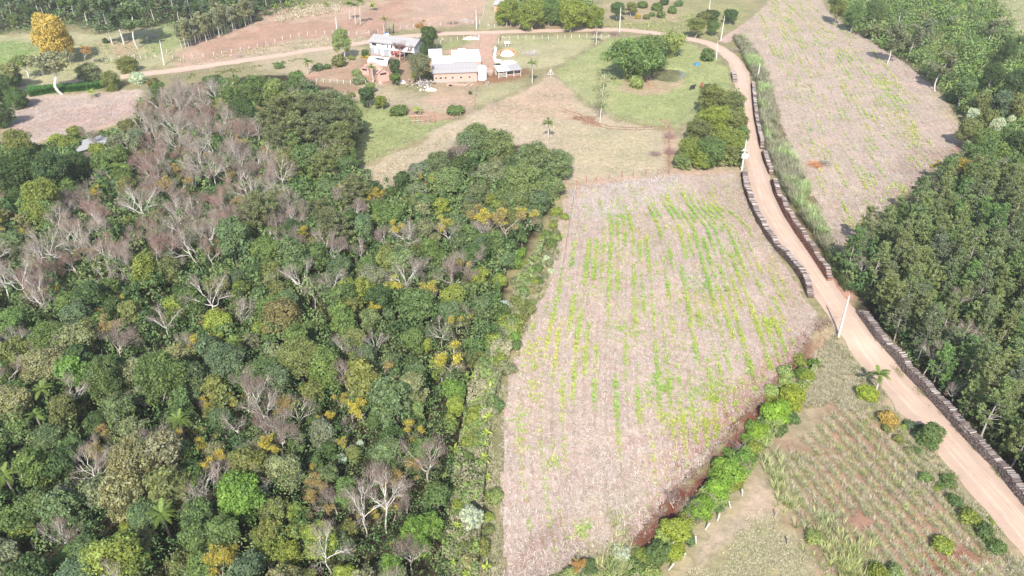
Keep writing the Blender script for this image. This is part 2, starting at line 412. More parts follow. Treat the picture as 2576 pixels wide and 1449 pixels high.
# ------------------------------------------------------------------ FIELDS
NEAR_POLY = [(1418, 500), (1450, 482), (1500, 472), (1600, 458), (1700, 443), (1800, 436), (1858, 436), (1868, 478), (1884, 524), (1905, 575), (1932, 612), (1970, 662), (2000, 700), (2022, 748), (2056, 792), (2066, 812),
             (2040, 850), (1990, 910), (1930, 980), (1880, 1040), (1820, 1110), (1780, 1158), (1738, 1198), (1690, 1235), (1655, 1292), (1600, 1348), (1530, 1384), (1440, 1412), (1380, 1450), (1330, 1560), (1262, 1560), (1264, 1400), (1258, 1200), (1262, 1060), (1280, 940), (1308, 860), (1336, 790), (1376, 720), (1402, 640), (1400, 570)]
FAR_POLY = [(1840, 88), (1872, 96), (1905, 130), (1934, 200), (1962, 300), (1998, 400), (2040, 500), (2078, 580), (2100, 640), (2126, 655), (2140, 612), (2180, 572), (2240, 522), (2310, 462), (2370, 412), (2456, 388), (2444, 366), (2405, 300), (2372, 240), (2330, 205), (2270, 152), (2180, 92), (2120, 62), (2080, 22), (2056, -40), (1950, -40), (1925, 10), (1870, 58)]
NEARW = polyw(NEAR_POLY); FARW = polyw(FAR_POLY)
def row_coord(x, y, left, right, n):
    l = polyw(left); r = polyw(right); l = l[np.argsort(l[:, 1])]; r = r[np.argsort(r[:, 1])]
    xl = np.interp(y, l[:, 1], l[:, 0]); xr = np.interp(y, r[:, 1], r[:, 0])
    return (x - xl) / (xr - xl) * n
# guides along the planted rows of each field
N_L = [(1420, 540), (1395, 640), (1372, 740), (1340, 860), (1322, 960), (1318, 1060), (1322, 1160), (1342, 1300), (1360, 1449)]
N_R = [(1780, 520), (1838, 580), (1880, 680), (1915, 760), (1950, 850), (1985, 950), (2010, 1080), (2040, 1300), (2060, 1449)]
F_L = [(1905, 40), (1935, 100), (1962, 160), (1985, 240), (2005, 320), (2040, 400), (2085, 500), (2140, 620)]
F_R = [(2080, 60), (2150, 110), (2205, 190), (2260, 270), (2310, 340), (2365, 400), (2440, 500), (2540, 620)]
NROW_N, NROW_F = 25, 22
def field(name, W, regs, base, left, right, nrow, step, lift):
    lo, hi = W.min(0), W.max(0)
    ax = np.arange(lo[0], hi[0] + step, step); ay = np.arange(max(lo[1], 44), hi[1] + step, step)
    X, Y = np.meshgrid(ax, ay); x, y = X.ravel(), Y.ravel()
    d = sdist(x, y, W) + (fbm(x / 2.2, y / 2.2, 31, 3) - .5) * 1.6
    m = d < 0
    z = hfun(x, y) + lift + .10 * (fbm(x / 1.7, y / 1.7, 5, 2) - .5)
    u = row_coord(x, y, left, right, nrow)
    z = z + .07 * (np.cos(2 * np.pi * u) * -1) * smooth(0, -3, d)
    I = np.arange(len(x)).reshape(X.shape)
    F = np.stack([I[:-1, :-1], I[:-1, 1:], I[1:, 1:], I[1:, :-1]], -1).reshape(-1, 4)
    F = F[m[F].all(1)]
    used = np.unique(F); re = np.full(len(x), -1); re[used] = np.arange(len(used))
    x, y, z, u = x[used], y[used], z[used], u[used]
    C = paint(x, y, regs, base)
    me = mesh_np(name, np.stack([x, y, z], 1), [re[F]], C, np.stack([u, y * .5], 1))
    me.materials.append(M_FIELD); me.polygons.foreach_set("use_smooth", np.ones(len(me.polygons), bool))
    return link(name, me, None, None, "structure")
M_FIELD = mat_ground("stubble_soil", True)
field("near_stubble_field", NEARW, [
  ([(1440, 478), (1600, 455), (1700, 440), (1740, 470), (1640, 530), (1520, 560), (1450, 540)], (.54, .46, .43), 3, 6, .8),
  ([(1420, 470), (1480, 470), (1440, 620), (1400, 700), (1395, 560)], (.47, .37, .29), 1.5, 3, .8),
  ([(1780, 470), (1870, 450), (1910, 590), (2000, 720), (2050, 800), (2000, 860), (1960, 760), (1880, 620), (1800, 540)], (.41, .32, .265), 2, 5, .9),
  ([(1270, 1380), (1400, 1330), (1480, 1350), (1500, 1400), (1380, 1600), (1200, 1600)], (.25, .185, .15), 2, 4, .8),
  ([(2060, 800), (2066, 830), (1930, 985), (1850, 1080), (1740, 1200), (1640, 1310), (1560, 1370), (1600, 1270), (1700, 1130), (1880, 930)], (.34, .185, .145), 1.5, 4, .85),
  ([(1480, 1260), (1640, 1150), (1700, 1200), (1640, 1290), (1500, 1380), (1440, 1340)], (.48, .40, .31), 2, 4, .7),
  ], (.45, .375, .33), N_L, N_R, NROW_N, .5, .15)
field("far_stubble_field", FARW, [
  ([(1900, -60), (2060, -60), (2060, 60), (1900, 110), (1840, 100)], (.46, .39, .31), 3, 5, .8),
  ([(2300, 380), (2460, 360), (2456, 420), (2330, 460), (2140, 660), (2080, 640), (2100, 560), (2240, 480)], (.33, .255, .21), 2, 5, .8),
  ([(2400, 330), (2470, 380), (2400, 400)], (.27, .12, .09), 2, 3, .9),
  ([(2340, 210), (2400, 270), (2440, 350), (2400, 330), (2330, 240)], (.40, .36, .22), 1.5, 4, .8),
  ([(1940, 260), (2000, 380), (2080, 560), (2160, 560), (2120, 420), (2020, 300)], (.47, .40, .32), 4, 6, .6),
  ], (.45, .38, .33), F_L, F_R, NROW_F, .75, .16)

# ------------------------------------------------------------------ DIRT ROAD
ROAD = [(-90, 250), (0, 234), (61, 221), (130, 214), (192, 208), (255, 199), (375, 184), (510, 167), (644, 149), (777, 127), (927, 106), (1020, 92), (1111, 85), (1284, 80), (1475, 75.5), (1571, 75), (1661, 85), (1725, 97), (1781, 108),
        (1821, 128), (1849, 151), (1864, 180), (1870, 213), (1876, 250), (1882, 300), (1888, 345), (1897, 395), (1908, 445), (1922, 495), (1944, 548), (1980, 607), (2030, 675), (2063, 719), (2095, 761), (2137, 814), (2180, 868), (2265, 975), (2359, 1081), (2405, 1134), (2481, 1223), (2572, 1330), (2680, 1465), (2760, 1560)]
def resample(P, step):
    P = np.asarray(P, float); d = np.r_[0, np.cumsum(np.hypot(*np.diff(P, axis=0).T))]
    t = np.arange(0, d[-1], step); Q = np.stack([np.interp(t, d, P[:, i]) for i in range(P.shape[1])], 1)
    return Q
RW = resample(polyw(ROAD), 1.0)
for _ in range(8):
    RW[1:-1] = (RW[:-2] + RW[1:-1] * 2 + RW[2:]) / 4
def ribbon(name, C, half, mat, lift, ncross=13, kind="structure", wob=.6, seed=3):
    T = np.gradient(C, axis=0); T /= np.linalg.norm(T, axis=1)[:, None]; Nn = np.stack([-T[:, 1], T[:, 0]], 1)
    s = np.arange(len(C)); half = np.broadcast_to(half, (len(C),))
    hl = half + wob * (fbm(s * .35, s * 0, seed, 3) - .5) * 2; hr = half + wob * (fbm(s * .35, s * 0 + 50, seed, 3) - .5) * 2
    V = []; U = []
    for k in range(ncross):
        t = -1 + 2 * k / (ncross - 1)
        off = np.where(t > 0, t * hl, t * hr)
        P = C + Nn * off[:, None]
        V.append(np.stack([P[:, 0], P[:, 1], hfun(P[:, 0], P[:, 1]) + lift - (0.06 if abs(t) == 1 else 0)], 1)); U.append(np.stack([off, s * 1.0], 1))
    V = np.stack(V, 1).reshape(-1, 3); U = np.stack(U, 1).reshape(-1, 2)
    I = np.arange(len(V)).reshape(len(C), ncross)
    F = np.stack([I[:-1, 1:], I[:-1, :-1], I[1:, :-1], I[1:, 1:]], -1).reshape(-1, 4)
    me = mesh_np(name, V, [F], np.ones((len(V), 3)), U); me.materials.append(mat)
    return link(name, me, None, None, kind)
m, nt_, p = new_mat("packed_earth"); g = NT(nt_)
geo = g.n("ShaderNodeNewGeometry").outputs["Position"]
v = g.n("ShaderNodeAttribute", attribute_name="rowc").outputs["Vector"]
sx = g.n("ShaderNodeSeparateXYZ"); g.l(v, sx.inputs[0])
st = g.mapping(v, (1.6, .06, 1)); streak = g.noise(2.2, 6, .7, st, .3)
u = g.math('ADD', sx.outputs[0], g.math('MULTIPLY', g.math('SUBTRACT', g.noise(.12, 3, .5, geo), .5), .9))
au = g.math('ABSOLUTE', u)
track = g.math('SUBTRACT', 1.0, g.ramp(g.math('ABSOLUTE', g.math('SUBTRACT', au, .95)), .22, .60))
mid = g.ramp(au, .40, .12)
c = g.mix(g.ramp(streak, .3, .7), (.46, .315, .235, 1), (.55, .405, .31, 1))
c = g.mix(g.math('MULTIPLY', track, .7), c, (.64, .50, .395, 1))
c = g.mix(g.math('MULTIPLY', mid, g.math('MULTIPLY', g.ramp(streak, .30, .6), .85)), c, (.38, .29, .23, 1))
edge = g.ramp(g.math('ADD', au, g.math('MULTIPLY', g.math('SUBTRACT', g.noise(.7, 5, .7, geo), .5), 1.3)), 1.45, 2.45)
c = g.mix(g.math('MULTIPLY', edge, .8), c, (.33, .155, .10, 1))
fine = g.noise(9, 4, .7, geo)
c = g.mix(g.math('MULTIPLY', g.ramp(g.math('ADD', fine, g.math('MULTIPLY', g.math('SUBTRACT', g.noise(.35, 5, .7, geo), .5), .9)), .46, .74), .45), c, (.34, .22, .155, 1))
g.l(c, p.inputs["Base Color"]); p.inputs["Roughness"].default_value = .95; p.inputs["Specular IOR Level"].default_value = .1
g.bump(g.math('ADD', fine, g.math('MULTIPLY', streak, 3)), p, .4, .06)
M_ROAD = m
halfw = 2.6 + .35 * smooth(190, 90, RW[:, 1])
ribbon("dirt_road", RW, halfw, M_ROAD, .13)
DRIVE = resample(polyw([(1228, 80), (1226, 92), (1222, 110), (1222, 130), (1226, 150), (1226, 172), (1215, 190)]), 1.0)
ribbon("farm_drive", DRIVE, 2.4, mat_plain("reddish_drive", (.42, .27, .20), .95, .2, .5, coords="Object"), .12, 7, wob=.9)
TRK = resample(polyw([(1990, -10), (1960, 12), (1915, 40), (1880, 62), (1845, 85), (1815, 108)]), 1.5)
ribbon("field_track", TRK, 2.0, mat_plain("track_earth", (.42, .30, .24), .95, .2, .4, coords="Object"), .14, 5, wob=.6)
FARM_TRK = resample(polyw([(1415, 275), (1450, 285), (1490, 305), (1530, 318), (1590, 322), (1680, 318)]), 1.0)
T_ = np.gradient(FARM_TRK, axis=0); T_ /= np.linalg.norm(T_, axis=1)[:, None]; N_ = np.stack([-T_[:, 1], T_[:, 0]], 1)
M_RUT = mat_plain("rut_soil", (.27, .13, .09), .95, .3, .6)
for sgn in (-1, 1): ribbon("wheel_rut", FARM_TRK + N_ * .8 * sgn, .22, M_RUT, .09, 3, wob=.25, seed=8 + sgn)

# ------------------------------------------------------------------ POND
PW = resample(np.vstack([polyw(POND), polyw(POND)[:1]]), .8)
for _ in range(2): PW = (np.roll(PW, 1, 0) + 2 * PW + np.roll(PW, -1, 0)) / 4
cx, cy = PW.mean(0)
PW = (PW - (cx, cy)) * 1.10 + (cx, cy)
V = [(cx, cy, -.30)] + [(a, b, -.30) for a, b in PW]; n = len(PW)
m, nt_, p = new_mat("pond_water"); g = NT(nt_)
geo = g.n("ShaderNodeNewGeometry").outputs["Position"]
c = g.mix(g.ramp(g.noise(.25, 3, .5, geo), .35, .65), (.13, .125, .07, 1), (.19, .18, .10, 1))
g.l(c, p.inputs["Base Color"]); p.inputs["Roughness"].default_value = .03; p.inputs["Specular IOR Level"].default_value = .5; p.inputs["IOR"].default_value = 2.1

# the pond: water over a muddy bed, with a rim of bare mud
o = link("pond_water", mesh_np("pond_water", V, [np.array([(0, 1 + (i + 1) % n, 1 + i) for i in range(n)])], np.ones((n + 1, 3))), m, None, "structure")
PCX, PCY = cx, cy
# ------------------------------------------------------------------ TREE KINDS (built once; every tree in the scene is a copy that shares these meshes)
def unit(v): return v / (np.linalg.norm(v, axis=-1, keepdims=True) + 1e-9)
def leaf_cards(P, Nrm, size, aspect, colr, droop=0.0, r=None):
    """rhombic leaf sprays: centres P, facing Nrm"""
    r = r or rng
    n = len(P); Nrm = unit(Nrm)
    t = unit(np.cross(Nrm, unit(r.normal(size=(n, 3))))); b = np.cross(Nrm, t)
    size = np.broadcast_to(size, (n,)) * r.uniform(.65, 1.35, n)
    L = (t * size[:, None] * .5 * aspect); W = b * (size[:, None] * .5)
    dz = np.zeros((n, 3)); dz[:, 2] = -droop * size
    V = np.stack([P - L + dz, P + W * r.uniform(.7, 1.1, (n, 1)), P + L + dz, P - W * r.uniform(.7, 1.1, (n, 1))], 1).reshape(-1, 3)
    F = np.arange(4 * n).reshape(-1, 4)
    return V, F, np.repeat(colr, 4, 0)
def crown_points(r, centers, radii, n, up=.25, deep=.72, cluster=.30, per=7):
    """leaf places on the outer shells of overlapping lobes, gathered in twig-end clusters"""
    w_ = radii ** 2; k = r.choice(len(centers), size=n // per * 3, p=w_ / w_.sum())
    d = unit(r.normal(size=(len(k), 3)) + np.array([0, 0, up]))
    S = centers[k] + d * (radii[k] * r.uniform(.80, 1.06, len(k)))[:, None]
    D = np.linalg.norm(S[:, None] - centers[None], axis=2) / radii[None]
    D[np.arange(len(k)), k] = 9
    keep = D.min(1) > deep
    S = S[keep][:n // per]; d = d[keep][:n // per]; m = len(S)
    i = np.repeat(np.arange(m), per)
    P = S[i] + r.normal(size=(len(i), 3)) * cluster * .55
    shade = r.uniform(.70, 1.30, m)[i]; warm = (r.uniform(size=m) ** 3)[i]
    return P, d[i], shade, warm, i
def leafcol(r, shade, warm, n, warmc=(1.5, 1.25, .7)):
    c = np.ones((n, 3)) * (shade * r.uniform(.85, 1.15, n))[:, None]
    c = c * (1 + (np.array(warmc) - 1) * warm[:, None] * .7)
    return c
def limb(mb, r, a, b, r0, r1, c, bend=.12, n=5, seg=4):
    a = np.array(a, float); b = np.array(b, float); L = np.linalg.norm(b - a)
    t = np.linspace(0, 1, seg + 1)[:, None]
    off = r.normal(size=3) * bend * L; off2 = r.normal(size=3) * bend * L * .5
    P = a + (b - a) * t + off * np.sin(np.pi * t) + off2 * np.sin(2 * np.pi * t)
    mb.tube(P, np.linspace(r0, r1, seg + 1), n, c, False); return P
BK_GREY = (.42, .38, .33); BK_PALE = (.70, .66, .60); BK_BROWN = (.17, .13, .10)
# nominal: crown radius 3 m
def broadleaf(seed, nl=16, flat=.75, leafs=4200, lsize=.30, zc=6.4, spread=.62, lob=(.30, .46), bark=BK_GREY, aspect=1.5, drop=.25, up=.35, skirt=.7):
    r = np.random.default_rng(seed); Rr = 3.0
    d = unit(r.normal(size=(nl, 3)) + np.array([0, 0, .35]))
    rr = r.uniform(.45, 1.0, nl) ** .6 * spread * Rr
    C = d * rr[:, None] * np.array([r.uniform(.85, 1.2), r.uniform(.8, 1.1), flat]); C[:, 2] += zc
    rad = r.uniform(lob[0], lob[1], nl) * Rr
    if skirt:
        k = int(nl * skirt); a = r.uniform(0, 6.283, k); q = r.uniform(.45, .95, k) * spread * Rr * 1.05
        C = np.vstack([C, np.stack([q * np.cos(a), q * np.sin(a), zc - r.uniform(.8, 3.6, k)], 1)]); rad = np.r_[rad, r.uniform(lob[0], lob[1], k) * Rr * .95]
    C = np.vstack([C, [[0, 0, zc + .1]], [[0, 0, zc - 1.2]]]); rad = np.r_[rad, 1.5, 1.5]
    P, dd, sh, wm, _ = crown_points(r, C, rad, int(leafs * (1.35 if skirt else 1)), up=up)
    dd = dd + r.normal(size=dd.shape) * .55 + np.array([0, 0, .25])
    V, F, cc = leaf_cards(P, dd, lsize, aspect, leafcol(r, sh, wm, len(P)), droop=drop, r=r)
    crown = mesh_np("tree_crown", V, [F], cc); crown.materials.append(M_LEAF)
    mb = MB(); base = zc - (3.0 if skirt else 2.0)
    pts = limb(mb, r, (0, 0, -.3), (r.normal() * .3, r.normal() * .3, base), .22, .15, bark, .04, 7, 5)
    tip = pts[-1]
    for i in r.permutation(nl)[:8]:
        Q = limb(mb, r, tip - (0, 0, r.uniform(0, 1.2)), C[i] + (0, 0, .2), .10, .03, bark, .10, 4, 4)
        for _ in range(2): limb(mb, r, Q[2], C[i] + r.normal(size=3) * .8, .04, .012, bark, .1, 3, 3)
    return [("trunk", mb.mesh("tree_trunk", M_BARK)), ("crown", crown)]
def bush(seed, leafs=1800, lsize=.26, flat=.8, nl=9, up=.5):
    r = np.random.default_rng(seed)
    d = unit(r.normal(size=(nl, 3)) + np.array([0, 0, .2])); C = d * r.uniform(.5, 1.0, (nl, 1)) * np.array([1.15, 1.15, .6 * flat]); C[:, 2] = np.abs(C[:, 2]) * .8 + .85 * flat
    rad = r.uniform(.6, 1.0, nl)
    P, dd, sh, wm, _ = crown_points(r, C, rad, leafs, up=up, deep=.75)
    k = P[:, 2] > .05; P, dd, sh, wm = P[k], dd[k], sh[k], wm[k]
    V, F, cc = leaf_cards(P, dd + r.normal(size=dd.shape) * .5, lsize, 1.5, leafcol(r, sh, wm, len(P)), .2, r)
    me = mesh_np("shrub_leaves", V, [F], cc); me.materials.append(M_LEAF)
    mb = MB()
    for _ in range(5): limb(mb, r, r.normal(size=3) * (.2, .2, 0) + (0, 0, -.1), C[r.integers(nl)], .05, .015, BK_BROWN, .1, 4, 3)
    return [("stem", mb.mesh("shrub_stem", M_BARK)), ("crown", me)]
def skeleton(r, mb, bark, H, spread, depth=3, first=.5, kids=(3, 5), r0=.16, tw=None, lean=.15):
    """branching wood; returns the tip points"""
    tips = []
    def grow(a, d, L, rad, dep):
        b = a + d * L
        P = limb(mb, r, a, b, rad, rad * .55, bark, .09, 5 if dep > 1 else 3, 4 if dep > 1 else 3)
        if dep == 0: tips.append((P[-1], d)); return
        for _ in range(r.integers(*kids)):
            nd = unit(d + r.normal(size=3) * spread + np.array([0, 0, .12])); grow(P[r.integers(2, len(P))], nd, L * r.uniform(.5, .8), rad * .52, dep - 1)
        grow(P[-1], unit(d + r.normal(size=3) * spread * .5), L * .7, rad * .6, dep - 1)
    d0 = unit(np.array([r.normal() * lean, r.normal() * lean, 1.0]))
    P = limb(mb, r, (0, 0, -.3), d0 * H * first, r0, r0 * .75, bark, .04, 6, 5)
    for _ in range(r.integers(4, 6)):
        grow(P[-1] - d0 * r.uniform(0, H * .12), unit(d0 * .9 + r.normal(size=3) * (.55, .55, .2)), H * (1 - first) * r.uniform(.45, .62), r0 * .6, depth - 1)
    return tips
def slivers(r, P, D, L, W, colr):
    """fine twigs or needles: thin crossed strips"""
    n = len(P); D = unit(D); t = unit(np.cross(D, r.normal(size=(n, 3))))
    L = np.broadcast_to(L, (n,)) * r.uniform(.6, 1.4, n)
    V = np.stack([P - t * W * .5, P + t * W * .5, P + D * L[:, None]], 1).reshape(-1, 3)
    return V, np.arange(3 * n).reshape(-1, 3), np.repeat(colr, 3, 0)
def bare(seed, bark=BK_PALE, H=9.0, twigc=(.37, .30, .26), ntw=26, spread=.42, leaf=None):
    r = np.random.default_rng(seed); mb = MB()
    tips = skeleton(r, mb, bark, H, spread * .85, 3, .50, (2, 4), .17)
    T = np.array([t[0] for t in tips]); Dn = np.array([t[1] for t in tips])
    i = np.repeat(np.arange(len(T)), ntw); P = T[i] + r.normal(size=(len(i), 3)) * .35; D = Dn[i] * .6 + r.normal(size=(len(i), 3)) * .55 + (0, 0, .25)
    c = np.array(twigc) * r.uniform(.6, 1.4, (len(i), 1))
    V, F, cc = slivers(r, P, D, .75, .035, c)
    me = mesh_np("twig_crown", V, [F], cc); me.materials.append(M_LEAF)
    out = [("trunk", mb.mesh("bare_branches", M_BARK)), ("twigs", me)]
    if leaf is not None:
        top = T[T[:, 2] > np.quantile(T[:, 2], leaf[1])]
        k = r.integers(0, len(top), leaf[2]); P = top[k] + r.normal(size=(leaf[2], 3)) * (.38, .38, .14) + (0, 0, .1)
        c = np.ones((leaf[2], 3)) * r.uniform(.75, 1.2, (leaf[2], 1)) * np.array([(1, 1, 1), (1, 1, 1), (.50, .72, .9), (.8, .62, .9)])[r.integers(0, 4, leaf[2])]
        V, F, cc = leaf_cards(P, r.normal(size=P.shape) * .5 + (0, 0, 1), .22, 1.5, c, .1, r)
        m2 = mesh_np("leaf_tufts", V, [F], cc); m2.materials.append(M_LEAF); out.append(("leaf_tufts", m2))
    return out
def tufted(seed, H=12.0, z0=.45, rad=2.2, whorls=9, per=5, tuft=.42, nl=34, needle=.30, wd=.07, bark=BK_GREY, shape='pine', colv=1.0, rise=.35):
    """pines: branches in whorls that end in tufts of needles"""
    r = np.random.default_rng(seed); mb = MB()
    lean = r.normal(size=2) * .25
    P = limb(mb, r, (0, 0, -.3), (lean[0], lean[1], H * .97), .17, .035, bark, .015, 6, 8)
    TP = []; zs = np.linspace(z0, .99, whorls)
    for j, f in enumerate(zs):
        c = P[0] + (P[-1] - P[0]) * f
        t = (f - z0) / (1 - z0)
        if shape == 'pine': ln = rad * (1.0 - .62 * t) * (.75 + .5 * r.random())
        else: ln = rad * (1.0 if t > .35 else .8) * (1 - .55 * max(0, t - .75) / .25) * (.85 + .3 * r.random())
        for q in range(per + (2 if shape != 'pine' else 0)):
            a = r.uniform(0, 6.28); L = ln * r.uniform(.75, 1.1)
            e = c + np.array([math.cos(a) * L, math.sin(a) * L, L * (rise if shape == 'pine' else .18) * r.uniform(.4, 1.4)])
            Q = limb(mb, r, c, e, .045, .015, bark, .06, 3, 3)
            TP.append(e)
            for _ in range(2 if shape == 'pine' else 3):
                e2 = Q[r.integers(1, 4)] + r.normal(size=3) * (.45, .45, .25); TP.append(e2)
    TP = np.array(TP + [P[-1] + (0, 0, .1)])
    i = np.repeat(np.arange(len(TP)), nl); d = unit(r.normal(size=(len(i), 3)) + (0, 0, .35))
    Pn = TP[i] + d * tuft * r.uniform(.25, 1.0, (len(i), 1))
    sh = r.uniform(.75, 1.25, len(TP))[i] * colv
    c = np.ones((len(i), 3)) * sh[:, None] * r.uniform(.8, 1.2, (len(i), 1))
    V, F, cc = leaf_cards(Pn, np.cross(d, r.normal(size=d.shape)) * .5 + (0, 0, .6), needle * .62, 1.9, c, 0, r)
    me = mesh_np("needle_crown", V, [F], cc); me.materials.append(M_LEAF)
    return [("trunk", mb.mesh("pine_trunk", M_BARK)), ("crown", me)]
def gum(seed, H=14.0, rad=2.2, leafs=2600, z0=.35, bark=BK_PALE, tr=.13, lsize=.28):
    r = np.random.default_rng(seed); mb = MB()
    P = limb(mb, r, (0, 0, -.3), (r.normal() * .5, r.normal() * .5, H * .9), tr, .04, bark, .02, 6, 8)
    n = 15; f = r.uniform(z0, 1.0, n); C = []; rad_ = []
    for k in f:
        c = P[0] + (P[-1] - P[0]) * k; a = r.uniform(0, 6.28); L = rad * (1.05 - .6 * abs(k - .6)) * r.uniform(.25, .8)
        e = c + np.array([math.cos(a) * L, math.sin(a) * L, L * .6 + .3]); limb(mb, r, c - (0, 0, .3), e, .05, .015, bark, .08, 3, 3)
        C.append(e); rad_.append(rad * r.uniform(.26, .42))
    P2, dd, sh, wm, _ = crown_points(r, np.array(C), np.array(rad_), leafs, up=.1, deep=.6, cluster=.34)
    V, F, cc = leaf_cards(P2, dd + r.normal(size=dd.shape) * .8, lsize, 1.9, leafcol(r, sh, wm * .4, len(P2)), .35, r)
    me = mesh_np("gum_crown", V, [F], cc); me.materials.append(M_LEAF)
    return [("trunk", mb.mesh("gum_trunk", M_BARK)), ("crown", me)]
def bamboo(seed, leafs=9000, rad=4.5, H=9.0):
    r = np.random.default_rng(seed); mb = MB(); TP = []; TD = []
    for _ in range(90):
        a = r.uniform(0, 6.28); q = r.random() ** .6; b = np.array([math.cos(a) * q * rad * .35, math.sin(a) * q * rad * .35, -.2]); L = rad * (.35 + .65 * q) * r.uniform(.6, 1.1)
        Hh = H * r.uniform(.65, 1.0) * (1.05 - .3 * q)
        t = np.linspace(0, 1, 9)[:, None]; out = np.array([math.cos(a), math.sin(a), 0])
        Pp = b + out * L * t ** 2.2 + np.array([0, 0, 1]) * Hh * (t * 1.55 - .62 * t ** 3)
        mb.tube(Pp, np.linspace(.05, .015, 9), 3, (.30, .33, .12), False)
        for k in range(3, 9): TP.append(Pp[k]); TD.append(out)
    TP = np.array(TP); TD = np.array(TD); i = r.integers(0, len(TP), leafs)
    P = TP[i] + r.normal(size=(leafs, 3)) * (.5, .5, .38); sh = r.uniform(.7, 1.3, len(TP))[i]
    V, F, cc = leaf_cards(P, r.normal(size=P.shape) * .6 + TD[i] * .5 + (0, 0, .7), .30, 2.6, leafcol(r, sh, r.random(leafs) ** 3, leafs), .6, r)
    me = mesh_np("bamboo_leaves", V, [F], cc); me.materials.append(M_LEAF)
    return [("canes", mb.mesh("bamboo_canes", M_BARK)), ("crown", me)]
def frond_mesh(seed, L=2.6, nleaf=26, leafL=.62, arch=1.0, colr=(1, 1, 1)):
    r = np.random.default_rng(seed); mb = MB()
    t = np.linspace(0, 1, 8)[:, None]
    P = np.hstack([L * (t - .12 * t ** 3 * arch), 0 * t, L * (.55 * t - .85 * arch * t ** 2)])
    mb.tube(P, np.linspace(.045, .012, 8), 3, (.8, 1.0, .5), False)
    for k in range(nleaf):
        f = .12 + .88 * k / nleaf; b = np.array([np.interp(f, t[:, 0], P[:, j]) for j in range(3)])
        for s in (-1, 1):
            l = leafL * math.sin(math.pi * (.12 + .8 * f)) * r.uniform(.8, 1.15)
            d = unit(np.array([.55, s * 1.0, -.18 + r.normal() * .12])); e = b + d * l * .5 + (0, 0, 0); e2 = b + d * l + (0, 0, -.28 * l)
            wv = np.array([.06, 0, 0]); c = np.array(colr) * r.uniform(.8, 1.2)
            mb.addnp([b - wv, b + wv, e + wv * .9, e - wv * .9], [(0, 1, 2, 3)], c); mb.addnp([e - wv * .9, e + wv * .9, e2], [(0, 1, 2)], c)
    return mb.mesh("palm_frond", M_LEAF)
def banana_leaf(seed, L=2.0, Wd=.48):
    r = np.random.default_rng(seed); mb = MB(); t = np.linspace(0, 1, 7)
    P = np.stack([L * .85 * t, 0 * t, L * (.75 * t - .75 * t ** 2.2)], 1); wv = Wd * np.sin(np.pi * (.08 + .9 * t)) * .5
    for s in (-1, 1):
        V = []; 
        for k in range(7): V += [P[k], P[k] + (0, s * wv[k], -.25 * wv[k])]
        mb.addnp(V, [(2 * k, 2 * k + 2, 2 * k + 3, 2 * k + 1) for k in range(6)], np.array([1, 1, 1]) * r.uniform(.8, 1.1))
    mb.tube(P, np.linspace(.035, .008, 7), 3, (1.3, 1.3, .9), False)
    return mb.mesh("banana_leaf", M_LEAF)

ARCH = {}
ARCH['B'] = [broadleaf(10 + k, nl=n, flat=f, spread=s, lob=l, zc=z, lsize=ls, leafs=lv, aspect=a, drop=dr)
             for k, (n, f, s, l, z, ls, lv, a, dr) in enumerate([
     (16, .75, .62, (.28, .44), 6.4, .27, 5200, 1.5, .2), (22, .62, .70, (.22, .36), 6.2, .26, 5200, 1.6, .3), (12, .95, .55, (.34, .50), 6.8, .27, 4800, 1.4, .15),
     (26, .70, .74, (.18, .30), 6.4, .25, 5200, 1.7, .35), (18, .85, .66, (.25, .40), 6.9, .28, 4600, 1.5, .25), (14, 1.15, .58, (.28, .42), 7.2, .26, 5000, 1.5, .2),
     (30, .60, .80, (.15, .27), 6.2, .24, 5000, 1.8, .4), (20, .80, .72, (.20, .34), 6.6, .30, 3800, 1.9, .5), (17, .7, .66, (.26, .40), 6.3, .24, 6000, 1.4, .1)])]
ARCH['G'] = [broadleaf(40 + k, nl=n, flat=f, spread=.72, lob=(.16, .28), zc=6.6, lsize=.165, leafs=9500, aspect=1.5, drop=.2) for k, (n, f) in enumerate([(34, .8), (28, .95), (40, .7)])]   # wide crowns with fine leaves
ARCH['O'] = [broadleaf(60 + k, nl=24, flat=.7, spread=.82, lob=(.15, .26), zc=6.4, lsize=.26, leafs=2600, skirt=.35, aspect=1.7, drop=.3, bark=BK_PALE) for k in range(3)]   # open, airy crowns
ARCH['F'] = [broadleaf(70 + k, nl=34, flat=.28, spread=.95, lob=(.15, .24), zc=7.6, lsize=.24, leafs=3600, skirt=0, aspect=1.6, drop=.2, bark=BK_PALE) for k in range(2)]   # flat, wide
ARCH['N'] = [bare(100 + k, H=h, spread=s, ntw=t_) for k, (h, s, t_) in enumerate([(9, .42, 20), (9.5, .34, 30), (8.5, .55, 22), (10.5, .30, 26), (9, .46, 34), (8, .38, 22), (11, .36, 22), (9.5, .50, 26)])]
ARCH['K'] = [bare(120 + k, bark=(.56, .49, .45), twigc=(.31, .235, .21), ntw=34, H=h, spread=.45) for k, h in enumerate([8.5, 9, 9.5, 8, 10, 7.5, 9.2])]
ARCH['Y'] = [bare(140 + k, bark=(.55, .48, .38), twigc=(.34, .26, .18), ntw=22, H=h, spread=.45, leaf=((1, 1, 1), q, nlf)) for k, (h, q, nlf) in enumerate([(8.5, .55, 1300), (9, .35, 1900), (8, .6, 1000), (9, .2, 2400)])]
ARCH['A'] = [tufted(160 + k, H=11, z0=.36, rad=3.1, whorls=9, per=6, tuft=.46, nl=30, needle=.30, shape='araucaria', bark=(.40, .35, .31)) for k in range(4)]
